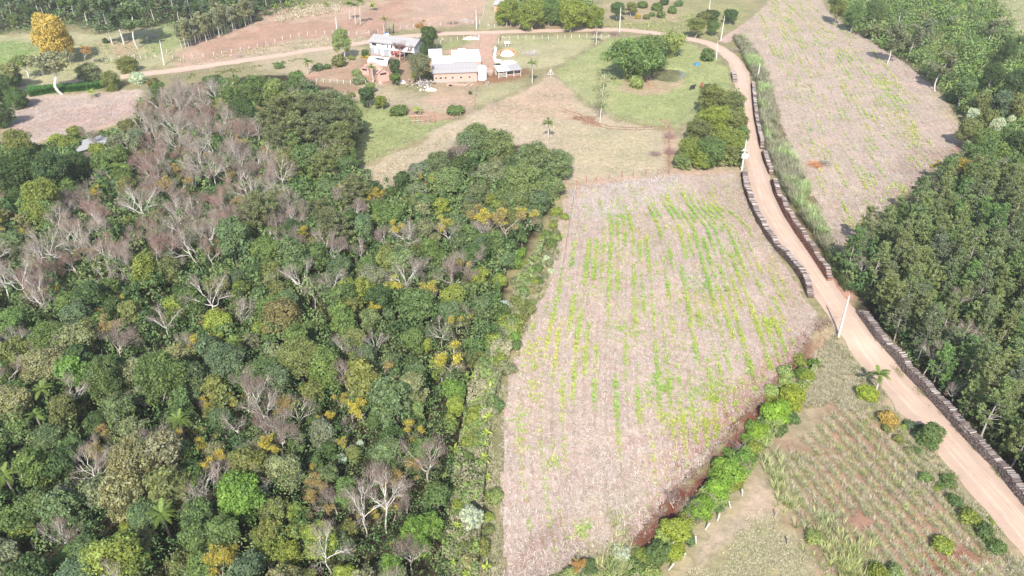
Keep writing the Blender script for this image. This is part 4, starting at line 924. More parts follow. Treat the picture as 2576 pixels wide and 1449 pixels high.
# ------------------------------------------------------------------ FILLING THE WOODS: one tree at a time between those already standing
def cross_ok(x, y, r, grid):
    for (a, b, q) in grid:
        if abs(a - x) < 12 and abs(b - y) < 12 and (a - x) ** 2 + (b - y) ** 2 < (k_sp * (q + r)) ** 2: return False
    return True
def fill(poly, n, pick, k=.55, seed=1, maxn=999, tries=9000, bounds=None):
    """pick(px, py, rnd) -> (kind, colour, crown radius in metres, height stretch, extra) at the crown's spot of the picture"""
    global k_sp
    k_sp = k; rnd = random.Random(seed); W = polyw(poly); lo, hi = W.min(0), W.max(0); got = 0
    grid = [(q['xy'][0], q['xy'][1], RAD0.get(q['kind'], 2.0) * q['s'] * (.45 if q['kind'] in 'NKY' and poly is FOREST else 1)) for q in PLANTED]
    xs = np.array([rnd.uniform(lo[0], hi[0]) for _ in range(tries)]); ys = np.array([rnd.uniform(max(lo[1], 45), hi[1]) for _ in range(tries)])
    ok = sdist(xs, ys, W) < 0
    for x, y in zip(xs[ok], ys[ok]):
        q = pick(*px_of(x, y, 5.0), rnd)
        if q is None: continue
        kd, cl, rad, hs, ex = q
        if not cross_ok(x, y, rad, grid): continue
        plant(kd, cl, float(x), float(y), rad / RAD0[kd], hs=hs, **ex); grid.append((x, y, rad * (.5 if kd in 'NKY' and poly is FOREST else 1))); got += 1
        if got >= n: break
    return got
ZB = [polyw(p) for p in ([(340, 330), (450, 225), (520, 220), (600, 290), (700, 400), (720, 470), (640, 545), (560, 640), (480, 650), (400, 520), (330, 470)], [(100, 560), (180, 510), (330, 490), (430, 560), (410, 650), (300, 700), (170, 690), (90, 620)], [(0, 650), (150, 640), (150, 760), (0, 790)])]
BW = [(p, [(570, 120)]) for p in ()]
def in_zone(px, py, P):
    return any(sdist(np.array([px]), np.array([py]), np.array(q))[0] < 0 for q in P)
ZPX = [[(340, 300), (450, 215), (520, 210), (600, 270), (700, 380), (720, 460), (640, 545), (560, 640), (480, 650), (400, 520), (330, 470)], [(100, 540), (180, 505), (330, 490), (430, 560), (410, 650), (300, 700), (170, 700), (90, 620)], [(0, 640), (150, 640), (150, 760), (0, 790)]]
MIXZ = [[(1000, 640), (1180, 640), (1200, 860), (1080, 880), (980, 800)], [(560, 960), (720, 960), (720, 1120), (560, 1180)], [(900, 1180), (1080, 1180), (1080, 1420), (900, 1420)], [(640, 480), (1000, 480), (1000, 640), (640, 620)]]
def pick_left(px, py, rnd):
    u = rnd.random()
    if in_zone(px, py, ZPX):
        if u < .38: return 'K', 'pk', rnd.uniform(1.7, 2.4), 1.2, dict(sub=rnd.choice(['pk', 'tw', 'pk']))
        if u < .73: return 'N', 'tw', rnd.uniform(1.8, 2.6), 1.25, {}
        if u < .77: return 'Y', 'or_', rnd.uniform(1.6, 2.0), 1.1, {}
        return rnd.choice('BO'), rnd.choice(['md', 'bl', 'ol', 'gy']), rnd.uniform(1.3, 2.0), .8, dict(name='understorey_tree', cat='small tree')
    if in_zone(px, py, MIXZ):
        if u < .20: return 'K', 'pk', rnd.uniform(1.6, 2.3), 1.25, {}
        if u < .38: return 'N', 'tw', rnd.uniform(1.7, 2.4), 1.25, {}
        if u < .52: return 'Y', rnd.choice(['ye', 'ye', 'or_']), rnd.uniform(1.4, 2.0), 1.2, {}
    if u < .07: return 'N', 'tw', rnd.uniform(1.6, 2.3), 1.15, {}
    if u < .12: return 'K', 'pk', rnd.uniform(1.7, 2.4), 1.15, {}
    if u < .16: return 'Y', rnd.choice(['ye', 'or_']), rnd.uniform(1.4, 1.9), 1.15, {}
    if u < .28: return 'O', rnd.choice(['md', 'ol', 'gy', 'be', 'yg']), rnd.uniform(1.6, 2.5), .9, {}
    big = rnd.random() < .48
    if py > 850 and rnd.random() < .22: return 'B', rnd.choice(['md', 'bl', 'dk', 'be', 'md', 'ol']), rnd.uniform(3.2, 4.3), rnd.uniform(.65, .8), {}
    return 'B', rnd.choice(['md', 'md', 'md', 'bl', 'bl', 'dk', 'dk', 'ol', 'ol', 'gy', 'yg', 'lt']), (rnd.uniform(2.1, 3.1) if big else rnd.uniform(1.2, 1.7)), rnd.uniform(.75, .95), ({} if big else dict(name="understorey_tree", cat="small tree"))
FOREST = [(-120, 395), (60, 440), (190, 470), (350, 355), (360, 285), (520, 235), (600, 235), (740, 235), (860, 275), (905, 330), (885, 440), (960, 505), (1080, 470), (1190, 400), (1330, 430), (1400, 480), (1350, 590), (1290, 660), (1255, 740), (1265, 860), (1190, 960), (1150, 1100), (1130, 1300), (1090, 1620), (-250, 1620)]
for px, py, r, c in [(1280, 812, 34, 'yg'), (1240, 868, 30, 'yg'), (1200, 900, 28, 'yg'), (1258, 905, 24, 'yg'), (1292, 850, 18, 'br'), (1212, 942, 20, 'yg'), (1290, 660, 24, 'br'), (1312, 636, 18, 'br'), (1322, 700, 18, 'yg'), (1265, 772, 20, 'si'), (1370, 652, 15, 'si'), (1350, 640, 12, 'si'), (1388, 682, 10, 'si'), (1330, 690, 14, 'gy'),
     (1245, 745, 20, 'br'), (1150, 1010, 20, 'yg'), (1195, 1225, 22, 'yg'), (1240, 1250, 26, 'lt'), (1185, 1235, 14, 'be'), (1340, 760, 12, 'lt'), (1300, 760, 20, 'ol'), (1420, 545, 12, 'yg'), (1395, 600, 16, 'lt'), (1170, 1380, 20, 'ol')]: T('S', c, px, py, r)
for px, py, r in [(1300, 40, 20), (1362, 42, 18), (1415, 40, 18), (1468, 44, 18), (1320, 8, 26), (1365, 6, 26), (1465, 10, 26), (1255, 40, 14)]: T('S', random.choice(['yg', 'lt', 'md']), px, py, r, hs=1.3)
for px, py, r in [(2045, 915, 16), (2015, 940, 20), (1970, 965, 20), (1945, 1010, 22), (1925, 1050, 20), (1890, 1075, 22), (1880, 1105, 18), (1870, 1150, 24), (1830, 1140, 18), (1795, 1190, 20), (1785, 1255, 22), (1740, 1290, 22), (1725, 1310, 22), (1670, 1350, 24), (1730, 1350, 22), (1620, 1400, 24), (1590, 1415, 20), (1690, 1365, 20), (1850, 1215, 24), (1815, 1250, 22)]: T('S', random.choice(['yg', 'br', 'lg', 'md']), px, py, r, hs=1.1)
n1 = fill(FOREST, 900, pick_left, k=.52, seed=5, tries=26000)
def pick_edge(px, py, rnd):
    return 'S', rnd.choice(['md', 'ol', 'gy', 'yg', 'be']), rnd.uniform(.9, 1.6), 1.0, {}
n2 = fill([(1195, 960), (1290, 780), (1300, 700), (1350, 640), (1400, 530), (1395, 640), (1350, 740), (1312, 830), (1300, 880), (1250, 1000), (1240, 1620), (1130, 1620), (1150, 1200)], 60, pick_edge, k=.62, seed=6)
def pick_pine(px, py, rnd):
    if rnd.random() < .05: return 'N', 'tw', rnd.uniform(1.2, 1.7), 1.3, {}
    return 'P', rnd.choice([(.20, .25, .095), (.165, .215, .09), (.22, .26, .10), (.175, .21, .11), (.15, .24, .075)]), rnd.uniform(1.4, 2.2), rnd.uniform(.9, 1.15), {}
PINES = [(2095, 702), (2160, 640), (2260, 560), (2330, 500), (2400, 440), (2480, 430), (2700, 380), (2900, 900), (2700, 1290), (2720, 1400), (2622, 1283), (2526, 1170), (2432, 1070), (2352, 983), (2296, 923), (2222, 838), (2170, 772)]
for _ in range(26):
    f = random.random(); T('S', random.choice(['md', 'ol', 'yg', 'gy']), 2200 + 300 * f + random.uniform(-8, 30), 1020 + 350 * f + random.uniform(-20, 30), random.uniform(6, 13))
n3 = fill(PINES, 290, pick_pine, k=.60, seed=7, tries=14000)
def pick_top(px, py, rnd):
    if rnd.random() < .55: return 'E', rnd.choice(['bl', 'gy', 'gy', 'md']), rnd.uniform(1.6, 2.6), rnd.uniform(.8, 1.1), {}
    return 'B', rnd.choice(['dk', 'md', 'bl', 'gy']), rnd.uniform(2.0, 3.3), .85, {}
n4 = fill([(-160, 70), (60, 75), (190, 60), (250, 78), (430, 55), (560, 88), (620, 62), (690, 30), (860, -10), (900, -40), (-200, -40)], 150, pick_top, k=.52, seed=8)
# the line of thin young gums on the slope
for i in range(24):
    f = i / 23; bx = 462 + (640 - 462) * f + random.uniform(-5, 5); by = 121 - 66 * f + random.uniform(-3, 5)
    x, y, z = gnd(bx, by); plant('E', (.27, .29, .18), x, y, random.uniform(.7, .9), variant=random.choice([1, 3]), group=None)
def pick_ur(px, py, rnd):
    u = rnd.random()
    if u < .12: return 'O', rnd.choice(['gy', 'lt', 'md']), rnd.uniform(1.6, 2.6), .8, {}
    return 'S', rnd.choice(['md', 'md', 'br', 'ol', 'dk', 'lg']), rnd.uniform(1.5, 3.0), 1.0, {}
n5 = fill([(2075, -20), (2140, 78), (2290, 165), (2395, 265), (2455, 375), (2600, 400), (2700, 300), (2560, 110), (2460, -30)], 190, pick_ur, k=.60, seed=9)
print("filled", n1, n2, n3, n4, n5, len(PLANTED))
# ------------------------------------------------------------------ BUILDINGS AND FARM THINGS
M_WHITE = mat_plain("white_wall", (.74, .74, .73), .8, .10, 1.5, dirt=(.45, .38, .33), dirt_amt=.25)
M_GREYW = mat_plain("grey_wall", (.33, .35, .37), .85, .15, 1.5)
M_ROOFG = mat_plain("fibre_cement_roof", (.38, .36, .355), .85, .25, .8, dirt=(.17, .16, .15), dirt_amt=.5)
M_ROOFW = mat_plain("bare_sheet_metal", (.80, .80, .80), .45, .06, .7, dirt=(.55, .50, .46), dirt_amt=.25)
M_BRICK = mat_plain("brick_wall", (.54, .345, .285), .9, .18, 2.5, dirt=(.44, .32, .27), dirt_amt=.4)
M_BRICKO = mat_plain("orange_brick", (.62, .33, .17), .9, .25, 4)
M_TILE = mat_plain("clay_tiles", (.52, .33, .25), .9, .35, 2.2, dirt=(.27, .21, .19), dirt_amt=.6)
M_DARK = mat_plain("dark_opening", (.03, .028, .027), .8, .2, 2)
M_GLASS = mat_plain("window_glass", (.05, .055, .06), .15, .2, 2)
M_CONC = mat_plain("pale_concrete", (.58, .56, .53), .85, .12, 2)
M_POST = mat_plain("whitewashed_post", (.62, .58, .53), .9, .18, 4)
M_OLDP = mat_plain("weathered_wood", (.36, .29, .24), .9, .3, 4)
M_REDP = mat_plain("red_wood", (.40, .17, .12), .9, .3, 4)
M_WIRE = mat_plain("fence_wire", (.30, .29, .28), .6, .1, 2, metal=.6)
M_TARP = mat_plain("white_plastic", (.82, .81, .79), .5, .06, 1.2)
M_BLUE = mat_plain("blue_plastic", (.06, .20, .50), .5, .15, 3)
M_STONE = mat_plain("field_stone", (.34, .31, .285), .9, .25, 3)
M_PLANK = mat_plain("wood_planks", (.50, .43, .36), .9, .3, 3)
M_METAL = mat_plain("galvanised_metal", (.55, .56, .57), .45, .1, 2, metal=.5)
def frame(p0, p1, z=None):
    """origin at p0, x axis along p0->p1; returns empty location, rotation and length"""
    a = np.array(p0[:2]); b = np.array(p1[:2]); d = b - a
    return a, math.atan2(d[1], d[0]), float(np.hypot(*d))
def part(parent, name, mat, build, label=None, kind=None):
    mb = MB(); build(mb); o = mb.build(name, mat, parent, kind)
    if label: o["label"] = label
    return o
def window(parent, x0, x1, z0, z1, y=-.0, frame_mat=None, shutter=False):
    """an opening set in the front wall (the wall's outer face is y = 0, looking towards -y)"""
    f = part(parent, "window", frame_mat or M_WHITE, lambda b: (b.box(x0 - .06, x1 + .06, y - .05, y + .02, z0 - .08, z0), b.box(x0 - .06, x1 + .06, y - .05, y + .02, z1, z1 + .06), b.box(x0 - .06, x0, y - .05, y + .02, z0, z1), b.box(x1, x1 + .06, y - .05, y + .02, z0, z1)))
    part(f, "pane", M_GLASS, lambda b: b.box(x0, x1, y - .015, y + .01, z0, z1))
    return f
def roof_panels(parent, W, y0, z0, y1, z1, mat, pw=1.1, x0=-.35, th=.05, name="roof", over=None, slopes=1):
    """one roof slope of corrugated sheets laid side by side; every sheet is a piece"""
    ro = empty(name, (0, 0, 0)); ro.parent = parent
    L = math.hypot(y1 - y0, z1 - z0); n = max(2, int(round((W + 2 * abs(x0)) / pw))); pw = (W + 2 * abs(x0)) / n
    mb = MB(); k = 9
    for j in range(k):                                   # waves of the sheet
        a = j * pw / k; b = (j + 1) * pw / k; h0 = .03 * (j % 2); h1 = .03 * ((j + 1) % 2)
        mb.add([(a, 0, h0), (b, 0, h1), (b, L, h1), (a, L, h0), (a, 0, h0 - th), (b, 0, h1 - th), (b, L, h1 - th), (a, L, h0 - th)], [(0, 1, 2, 3), (4, 7, 6, 5), (0, 4, 5, 1), (3, 2, 6, 7)])
    me = mb.mesh("roof_sheet", mat)
    for i in range(n):
        o = bpy.data.objects.new("roof_sheet", me); COL.objects.link(o); o.parent = ro
        o.location = (x0 + i * pw, y0, z0 + .006 * (i % 2)); o.rotation_euler = (math.atan2(z1 - z0, y1 - y0) + random.uniform(-.002, .002), 0, 0)
    return ro
def gable_wall(b, x, th, y0, y1, ze, zr, ym):
    b.add([(x, y0, 0), (x, y1, 0), (x, y1, ze), (x, ym, zr), (x, y0, ze), (x + th, y0, 0), (x + th, y1, 0), (x + th, y1, ze), (x + th, ym, zr), (x + th, y0, ze)],
          [(0, 4, 3, 2, 1), (5, 6, 7, 8, 9), (0, 5, 9, 4), (4, 9, 8, 3), (3, 8, 7, 2), (2, 7, 6, 1)])

# --- the white house with a grey lower storey
hx, hy, hz = gnd(933, 135.3)
H = empty("farm_house", (hx, hy, hz - .1), R(-21), "long white house with grey lower storey and grey gabled roof", "house")
W, D, ZE, ZR = 17.3, 7.4, 4.65, 6.1
part(H, "lower_wall", M_GREYW, lambda b: (b.box(0, 9.5, 0, .2, 0, 2.3), b.box(0, .2, .2, D, 0, 2.3), b.box(9.3, 9.5, .2, D, 0, 2.3), b.box(16.2, 16.5, .1, .4, 0, 2.3), b.box(13, 13.3, .1, .4, 0, 2.3)), "grey painted lower storey")
part(H, "upper_wall", M_WHITE, lambda b: (b.box(0, 6.2, -.03, .18, 2.3, ZE), b.box(6.2, W, -.25, 0, 2.3, ZE), b.box(0, .2, .18, D, 2.3, ZE), b.box(.2, W, D - .2, D, 2.3, ZE), b.box(.2, W - .2, .18, D - .2, 2.3, 2.45)))
part(H, "gable", M_GREYW, lambda b: gable_wall(b, W - .2, .2, -.24, D, ZE, ZR - .1, D / 2)); part(H, "gable", M_WHITE, lambda b: gable_wall(b, .01, .18, .0, D - .01, ZE, ZR - .1, D / 2))
rf = roof_panels(H, W, -.75, ZE - .15, D / 2 + .05, ZR, M_ROOFG); rf2 = roof_panels(H, W, D + .6, ZE - .15, D / 2 - .05, ZR, M_ROOFG)
for x0, x1, z0, z1 in [(.9, 2.6, 3.2, 4.1), (4.8, 5.2, 3.6, 4.0)]: window(H, x0, x1, z0, z1, -.03)
for x0, x1, z0, z1 in [(6.8, 8.9, 3.0, 4.1), (9.8, 11.3, 3.1, 4.1), (12.0, 13.2, 3.1, 4.1), (14.9, 16.4, 3.0, 4.0)]: window(H, x0, x1, z0, z1, -.25)
for x0, x1, z0, z1 in [(7.3, 8.4, 3.0, 4.15), (15.35, 15.95, 3.3, 4.05)]: part(H, "shutter", M_WHITE, lambda b: b.box(x0, x1, -.40, -.31, z0, z1))
for x0, x1, z1 in [(1.7, 2.7, 1.9), (4.1, 5.2, 2.0), (7.2, 7.8, 1.9)]: part(H, "door", M_WHITE, lambda b: b.box(x0, x1, -.07, 0, .05 if x0 > 3 else .7, z1))
part(H, "bargeboard", M_CONC, lambda b: (b.add([(W + .36, -.78, ZE - .25), (W + .42, -.78, ZE - .25), (W + .42, -.78, ZE - .02), (W + .36, -.78, ZE - .02), (W + .36, D / 2, ZR - .12), (W + .42, D / 2, ZR - .12), (W + .42, D / 2, ZR + .1), (W + .36, D / 2, ZR + .1)], [(0, 1, 2, 3), (4, 7, 6, 5), (0, 4, 5, 1), (3, 2, 6, 7), (1, 5, 6, 2), (0, 3, 7, 4)])))
c_ = H.matrix_basis
tx = empty("water_tank", H.matrix_basis @ Vector((4.2, D / 2 + .3, ZR - .05)), 0, "blue lidded white water tank on the house roof", "water tank")
part(tx, "tank", M_TARP, lambda b: b.tube([(0, 0, -.3), (0, 0, .55)], [.55, .62], 14)); part(tx, "lid", M_BLUE, lambda b: b.tube([(0, 0, .551), (0, 0, .68), (0, 0, .74)], [.68, .62, .2], 14))
ds = empty("satellite_dish", H.matrix_basis @ Vector((5.6, D / 2 - .9, ZR - .4)), R(20), "small white satellite dish beside the roof water tank", "satellite dish")
def dish(b):
    rings = [(0, 0), (.22, .02), (.45, .10), (.62, .2)]
    V = [(0, 0, 0)] + [(r * math.cos(a), -z, r * math.sin(a)) for r, z in rings[1:] for a in np.arange(12) * math.pi / 6]
    F = [(0, 1 + i, 1 + (i + 1) % 12) for i in range(12)] + [(1 + 12 * j + i, 1 + 12 * (j + 1) + i, 1 + 12 * (j + 1) + (i + 1) % 12, 1 + 12 * j + (i + 1) % 12) for j in range(2) for i in range(12)]
    b.add(np.array(V) + (0, 0, .9), F)
part(ds, "reflector", M_TARP, dish); part(ds, "mast", M_METAL, lambda b: (b.tube([(0, .03, 0), (0, .03, .9)], .03, 5), b.tube([(0, 0, .9), (0, -.55, 1.0)], .015, 4)))
lampb = empty("yard_lamp", H.matrix_basis @ Vector((W - .3, 2.6, ZR - .4)), 0, "small white lamp arm above the house gable", "lamp"); part(lampb, "arm", M_METAL, lambda b: b.tube([(0, 0, -.4), (0, 0, 1.0), (.3, 0, 1.2)], .03, 4)); part(lampb, "lamp_head", M_TARP, lambda b: b.box(.25, .6, -.1, .1, 1.16, 1.26))

# --- plastic tunnel
gx0, gy0, gz0 = gnd(925, 160); gx1, gy1, _ = gnd(968, 165)
a, ang, ln = frame((gx0, gy0), (gx1, gy1))
G_ = empty("plastic_tunnel", (gx0, gy0, gz0), ang, "low arched tunnel of torn whitish plastic before the house", "greenhouse")
m, nt_, p = new_mat("translucent_sheet"); g = NT(nt_); g.l(g.mix(g.ramp(g.noise(1.2, 5, .7), .35, .65), (.58, .58, .58, 1), (.82, .81, .80, 1)), p.inputs["Base Color"]); p.inputs["Roughness"].default_value = .4
M_SHEET = m
LT = 7.4
def sheet(b):
    for i in range(9):
        for k in range(8):
            if i in (3, 4, 5) and k == 2 and True: continue
            if i == 6 and k in (2,): continue
            A0, A1 = math.pi * k / 8, math.pi * (k + 1) / 8; x0, x1 = LT * i / 9, LT * (i + 1) / 9
            q = [(x0, 2.3 - 2.3 * math.cos(A0), 2.0 * math.sin(A0) ** .8), (x1, 2.3 - 2.3 * math.cos(A0), 2.0 * math.sin(A0) ** .8), (x1, 2.3 - 2.3 * math.cos(A1), 2.0 * max(0, math.sin(A1)) ** .8), (x0, 2.3 - 2.3 * math.cos(A1), 2.0 * max(0, math.sin(A1)) ** .8)]
            b.add(q, [(0, 1, 2, 3)])
part(G_, "plastic_sheet", M_SHEET, sheet)
for i in range(6):
    x = LT * i / 5
    part(G_, "hoop", M_METAL, lambda b: b.tube([(x, 2.3 - 2.34 * math.cos(t), 2.05 * max(0, math.sin(t)) ** .8) for t in np.linspace(0, math.pi, 11)], .05, 4))

# --- tiled sheds
def tiled_shed(p0, p1, depth, ze, zr, label, ridge='y'):
    a, ang, ln = frame(gnd(*p0), gnd(*p1)); z = gnd(*p0)[2]
    o = empty("tiled_shed", (a[0], a[1], z - .1), ang, label, "shed")
    part(o, "wall", M_BRICK, lambda b: (b.box(0, .15, 0, depth, 0, ze), b.box(ln - .15, ln, 0, depth, 0, ze), b.box(.15, ln - .15, depth - .15, depth, 0, ze), b.box(.15, ln - .15, 0, .15, 0, ze)))
    part(o, "gable", M_BRICK, lambda b: b.add([(0.15, .02, ze), (ln - .15, .02, ze), (ln / 2, .02, zr - .1), (0.15, .14, ze), (ln - .15, .14, ze), (ln / 2, .14, zr - .1)], [(0, 1, 2), (3, 5, 4), (0, 2, 5, 3), (1, 4, 5, 2)]))
    part(o, "opening", M_DARK, lambda b: b.box(ln * .22, ln * .78, -.02, .05, ze - .75, ze - .15))
    for s in (0, 1):
        ro = empty("roof", (0, 0, 0)); ro.parent = o
        n = 8; xw = ln / 2 + .35
        for k in range(n):
            f0, f1 = k / n, (k + 1) / n + .03
            x0, x1 = (-.35 + xw * f0, -.35 + xw * f1) if s == 0 else (ln + .35 - xw * f0, ln + .35 - xw * f1)
            z0, z1 = ze - .15 + (zr - ze + .15) * f0, ze - .15 + (zr - ze + .15) * min(1, f1)
            mb = MB()
            for j in range(int(depth / .42)):
                yy = -.3 + j * .42
                mb.add([(x0, yy, z0 + .05), (x1, yy, z1), (x1, yy + .21, z1 + .07), (x0, yy + .21, z0 + .12), (x0, yy + .42, z0 + .05), (x1, yy + .42, z1)], [(0, 1, 2, 3), (3, 2, 5, 4)], (random.uniform(.75, 1.2),) * 3)
            t = mb.build("tile_course", M_TILE, ro)
    return o
tiled_shed((952, 207), (980, 202), 7.0, 3.0, 4.4, "larger tiled shed with orange clay roof and dark front opening")
tiled_shed((908, 186), (929, 190), 5.0, 2.3, 3.3, "small tiled shed with pinkish brick wall behind the palm")

# --- brick barn
a, ang, BL = frame(gnd(1092, 208.4), gnd(1200, 204.6)); bz = gnd(1092, 208)[2]
B_ = empty("brick_barn", (a[0], a[1], bz - .15), ang, "long pink brick barn with six small openings and grey roof", "barn")
BD = 7.0; BE = 3.35
def barnwall(b):
    xs = [.5, 1.75, 3.4, 5.65, 8.3, 11.0]; ws = [.55, .85, .62, .62, .65, .62]
    b.box(0, BL, 0, .2, 0, 1.35); b.box(0, BL, 0, .2, 1.9, BE)
    e = 0
    for x, w_ in zip(xs, ws): b.box(e, x, 0, .2, 1.35, 1.9); e = x + w_
    b.box(e, BL, 0, .2, 1.35, 1.9); b.box(0, .2, .2, BD, 0, BE); b.box(BL - .2, BL, .2, BD, 0, BE); b.box(.2, BL - .2, BD - .2, BD, 0, BE)
part(B_, "wall", M_BRICK, barnwall)
for x, w_ in zip([.5, 1.75, 3.4, 5.65, 8.3, 11.0], [.55, .85, .62, .62, .65, .62]):
    f = part(B_, "window", M_OLDP, lambda b: (b.box(x, x + .05, .05, .15, 1.35, 1.9), b.box(x + w_ - .05, x + w_, .05, .15, 1.35, 1.9)))
    part(f, "pane", M_DARK, lambda b: b.box(x + .05, x + w_ - .05, .17, .19, 1.35, 1.9))
part(B_, "door", M_GREYW, lambda b: b.box(1.8, 2.55, -.04, -.003, .1, 1.3)); part(B_, "footing", M_STONE, lambda b: b.box(-.06, BL + .06, -.12, -.004, 0, .45))
roof_panels(B_, BL, -.45, BE - .08, 5.4, BE + 1.25, M_ROOFG); roof_panels(B_, BL, BD + .3, BE + .55, 5.35, BE + 1.25, M_ROOFG)
# --- white roofed sheds behind the barn
def flat_shed(u0, u1, v0, v1, ze, zt, label, name="metal_roofed_shed", mat=None, wall=None):
    """in the barn's own axes: x from u0 to u1, y from v0 to v1"""
    Mx = B_.matrix_basis @ Matrix.Translation((u0, v0, 0)); W_ = u1 - u0; D_ = v1 - v0
    o = empty(name, Mx.translation, ang, label, "shed")
    part(o, "wall", wall or M_BRICK, lambda b: (b.box(0, .15, 0, D_, 0, ze - .1), b.box(W_ - .15, W_, 0, D_, 0, ze - .1), b.box(.15, W_ - .15, D_ - .15, D_, 0, zt - .2), b.box(.15, W_ - .15, 0, .15, 0, ze - .1)))
    roof_panels(o, W_, -.2, ze, D_ + .2, zt, mat or M_ROOFW, pw=1.0, x0=-.12)
    return o
flat_shed(.1, 6.3, BD + .5, BD + 7.0, 3.7, 4.3, "low white metal roof right behind the grey barn roof")
flat_shed(-.9, 3.3, BD + 7.2, BD + 13.8, 4.0, 4.7, "white metal roofed shed nearest the conifer")
flat_shed(6.6, 15.6, BD + .6, BD + 10.6, 4.2, 5.0, "largest white metal roofed shed behind the barn")
flat_shed(9.0, 11.4, BD + 10.9, BD + 13.0, 4.6, 4.8, "small white roof section jutting out towards the road")
# rounded white silo shed at the barn's end
so_ = empty("white_silo", B_.matrix_basis @ Vector((BL + 1.75, 2.8, 0)), ang, "white corrugated drum shaped silo at the barn's end", "silo")
def drum(b):
    n = 28; V = []; F = []
    for j, (z, s) in enumerate([(0, 1), (3.4, 1), (3.9, .85), (4.15, .5), (4.2, 0.02)]):
        for i in range(n):
            r_ = (1.72 + (.05 if i % 2 else 0)) * s; V.append((r_ * math.cos(i * 2 * math.pi / n), 1.35 * r_ * math.sin(i * 2 * math.pi / n), z))
    for j in range(4):
        for i in range(n): F.append((j * n + i, j * n + (i + 1) % n, (j + 1) * n + (i + 1) % n, (j + 1) * n + i))
    b.add(V, F)
part(so_, "drum", M_ROOFW, drum)
# --- open cattle shed
a, ang2, CL = frame(gnd(1254, 197), gnd(1311, 191)); cz = gnd(1254, 197)[2]
C_ = empty("cattle_shed", (a[0], a[1], cz), ang2, "open cattle shed with half white and half grey roof on posts", "shed")
for x in (0.1, CL * .36, CL * .68, CL - .1):
    for y in (0.1, 3.6): part(C_, "post", M_POST, lambda b: b.box(x - .09, x + .09, y - .09, y + .09, -.1, 2.25 + y * .12))
part(C_, "railing", M_POST, lambda b: [b.box(.1, CL * .36, -.02, .04, z, z + .14) for z in (.35, .75, 1.15, 1.5)] + [b.box(CL * .36, CL - .1, -.02, .04, z, z + .1) for z in (.45, .95)])
part(C_, "trough", M_REDP, lambda b: (b.box(CL * .4, CL * .95, .5, 1.0, .2, .7)))
roof_panels(C_, CL * .45, -.4, 2.3, 4.2, 2.9, M_ROOFW, x0=-.3); r_ = roof_panels(C_, CL * .55, -.4, 2.28, 4.2, 2.86, M_ROOFG, x0=-.2); r_.location.x = CL * .45
part(C_, "back_wall", M_OLDP, lambda b: b.box(.1, CL - .1, 3.7, 3.8, .0, 1.2))
ax_, ay_, az_ = gnd(1246, 172)
wr = empty("white_roofed_stall", (ax_, ay_, az_), ang2, "small white roofed lean-to touching the cattle shed", "shed"); roof_panels(wr, 2.2, 0, 1.9, 2.4, 2.2, M_ROOFW, x0=0)
for q in ((.1, .1), (2.1, .1), (.1, 2.2), (2.1, 2.2)): part(wr, "post", M_OLDP, lambda b: b.box(q[0] - .06, q[0] + .06, q[1] - .06, q[1] + .06, -.1, 1.95))
# kiln with tarp
kx, ky, kz = gnd(1276, 137)
K_ = empty("brick_kiln", (kx, ky, kz), 0, "horseshoe heap of orange bricks around a white plastic mound", "brick heap")
rr = np.random.default_rng(4); mbk = MB(); mbk.box(-.14, .14, -.09, .09, 0, .14); bm_ = mbk.mesh("orange_brick", M_BRICKO)
nb = 0
for lay in range(6):
    for i in range(44):
        t = -0.35 + (math.pi + .7) * i / 43
        R0 = 3.15 - lay * .06 + rr.uniform(-.12, .12)
        o = bpy.data.objects.new("brick", bm_); COL.objects.link(o); o.parent = K_; o.location = (R0 * math.cos(t), R0 * .95 * math.sin(t) + .3, lay * .15 * (1 + .3 * math.sin(t))); o.rotation_euler = (rr.uniform(-.2, .2), rr.uniform(-.2, .2), t + 1.57 + rr.uniform(-.5, .5)); o.scale = (1.5, 1.5, 1.3)
def mound(b, rx=2.6, ry=2.7, h=1.25, seed=1, n=14):
    V = [(0, 0, h)]; F = []
    for j in range(1, 6):
        for i in range(n):
            t = i * 2 * math.pi / n; q = j / 5; w_ = 1 + .10 * math.sin(i * 2.3 + seed) + .06 * math.sin(i * 5.1 + j)
            V.append((rx * q * w_ * math.cos(t), ry * q * w_ * math.sin(t), h * (1 - q ** 1.8) + .05 * math.sin(i * 1.9 + j * 2.2) * (1 - q)))
    F += [(0, 1 + i, 1 + (i + 1) % n) for i in range(n)]
    for j in range(4):
        for i in range(n): F.append((1 + j * n + i, 1 + (j + 1) * n + i, 1 + (j + 1) * n + (i + 1) % n, 1 + j * n + (i + 1) % n))
    b.add(V, F)
tp = empty("white_tarp", (kx, ky + .2, kz + .05), 0, "white plastic mound inside the ring of orange bricks", "tarp"); part(tp, "sheet", M_TARP, lambda b: mound(b, 2.5, 2.7, 1.5))
tx_, ty_, tz_ = gnd(1278, 157); tp2 = empty("white_tarp", (tx_, ty_, tz_), .3, "second white plastic sheet between brick ring and cattle shed", "tarp"); part(tp2, "sheet", M_TARP, lambda b: mound(b, 3.0, 2.0, .8, 3))
px_, py_, pz_ = gnd(1254, 152); pk = empty("pink_mound", (px_, py_, pz_), 0, "low pinkish earth mound beside the second plastic sheet", "earth mound"); part(pk, "mound", mat_plain("pink_earth", (.55, .36, .27), .9, .2, 2), lambda b: mound(b, 1.6, 1.4, .5, 6))
sxx, syy, szz = gnd(1181, 97); sm = empty("sand_heap", (sxx, syy, szz), 0, "pale yellow sand heap beside the farm gate", "sand heap"); part(sm, "heap", mat_plain("yellow_sand", (.66, .56, .38), .9, .12, 3), lambda b: mound(b, 2.6, 1.8, .8, 2))
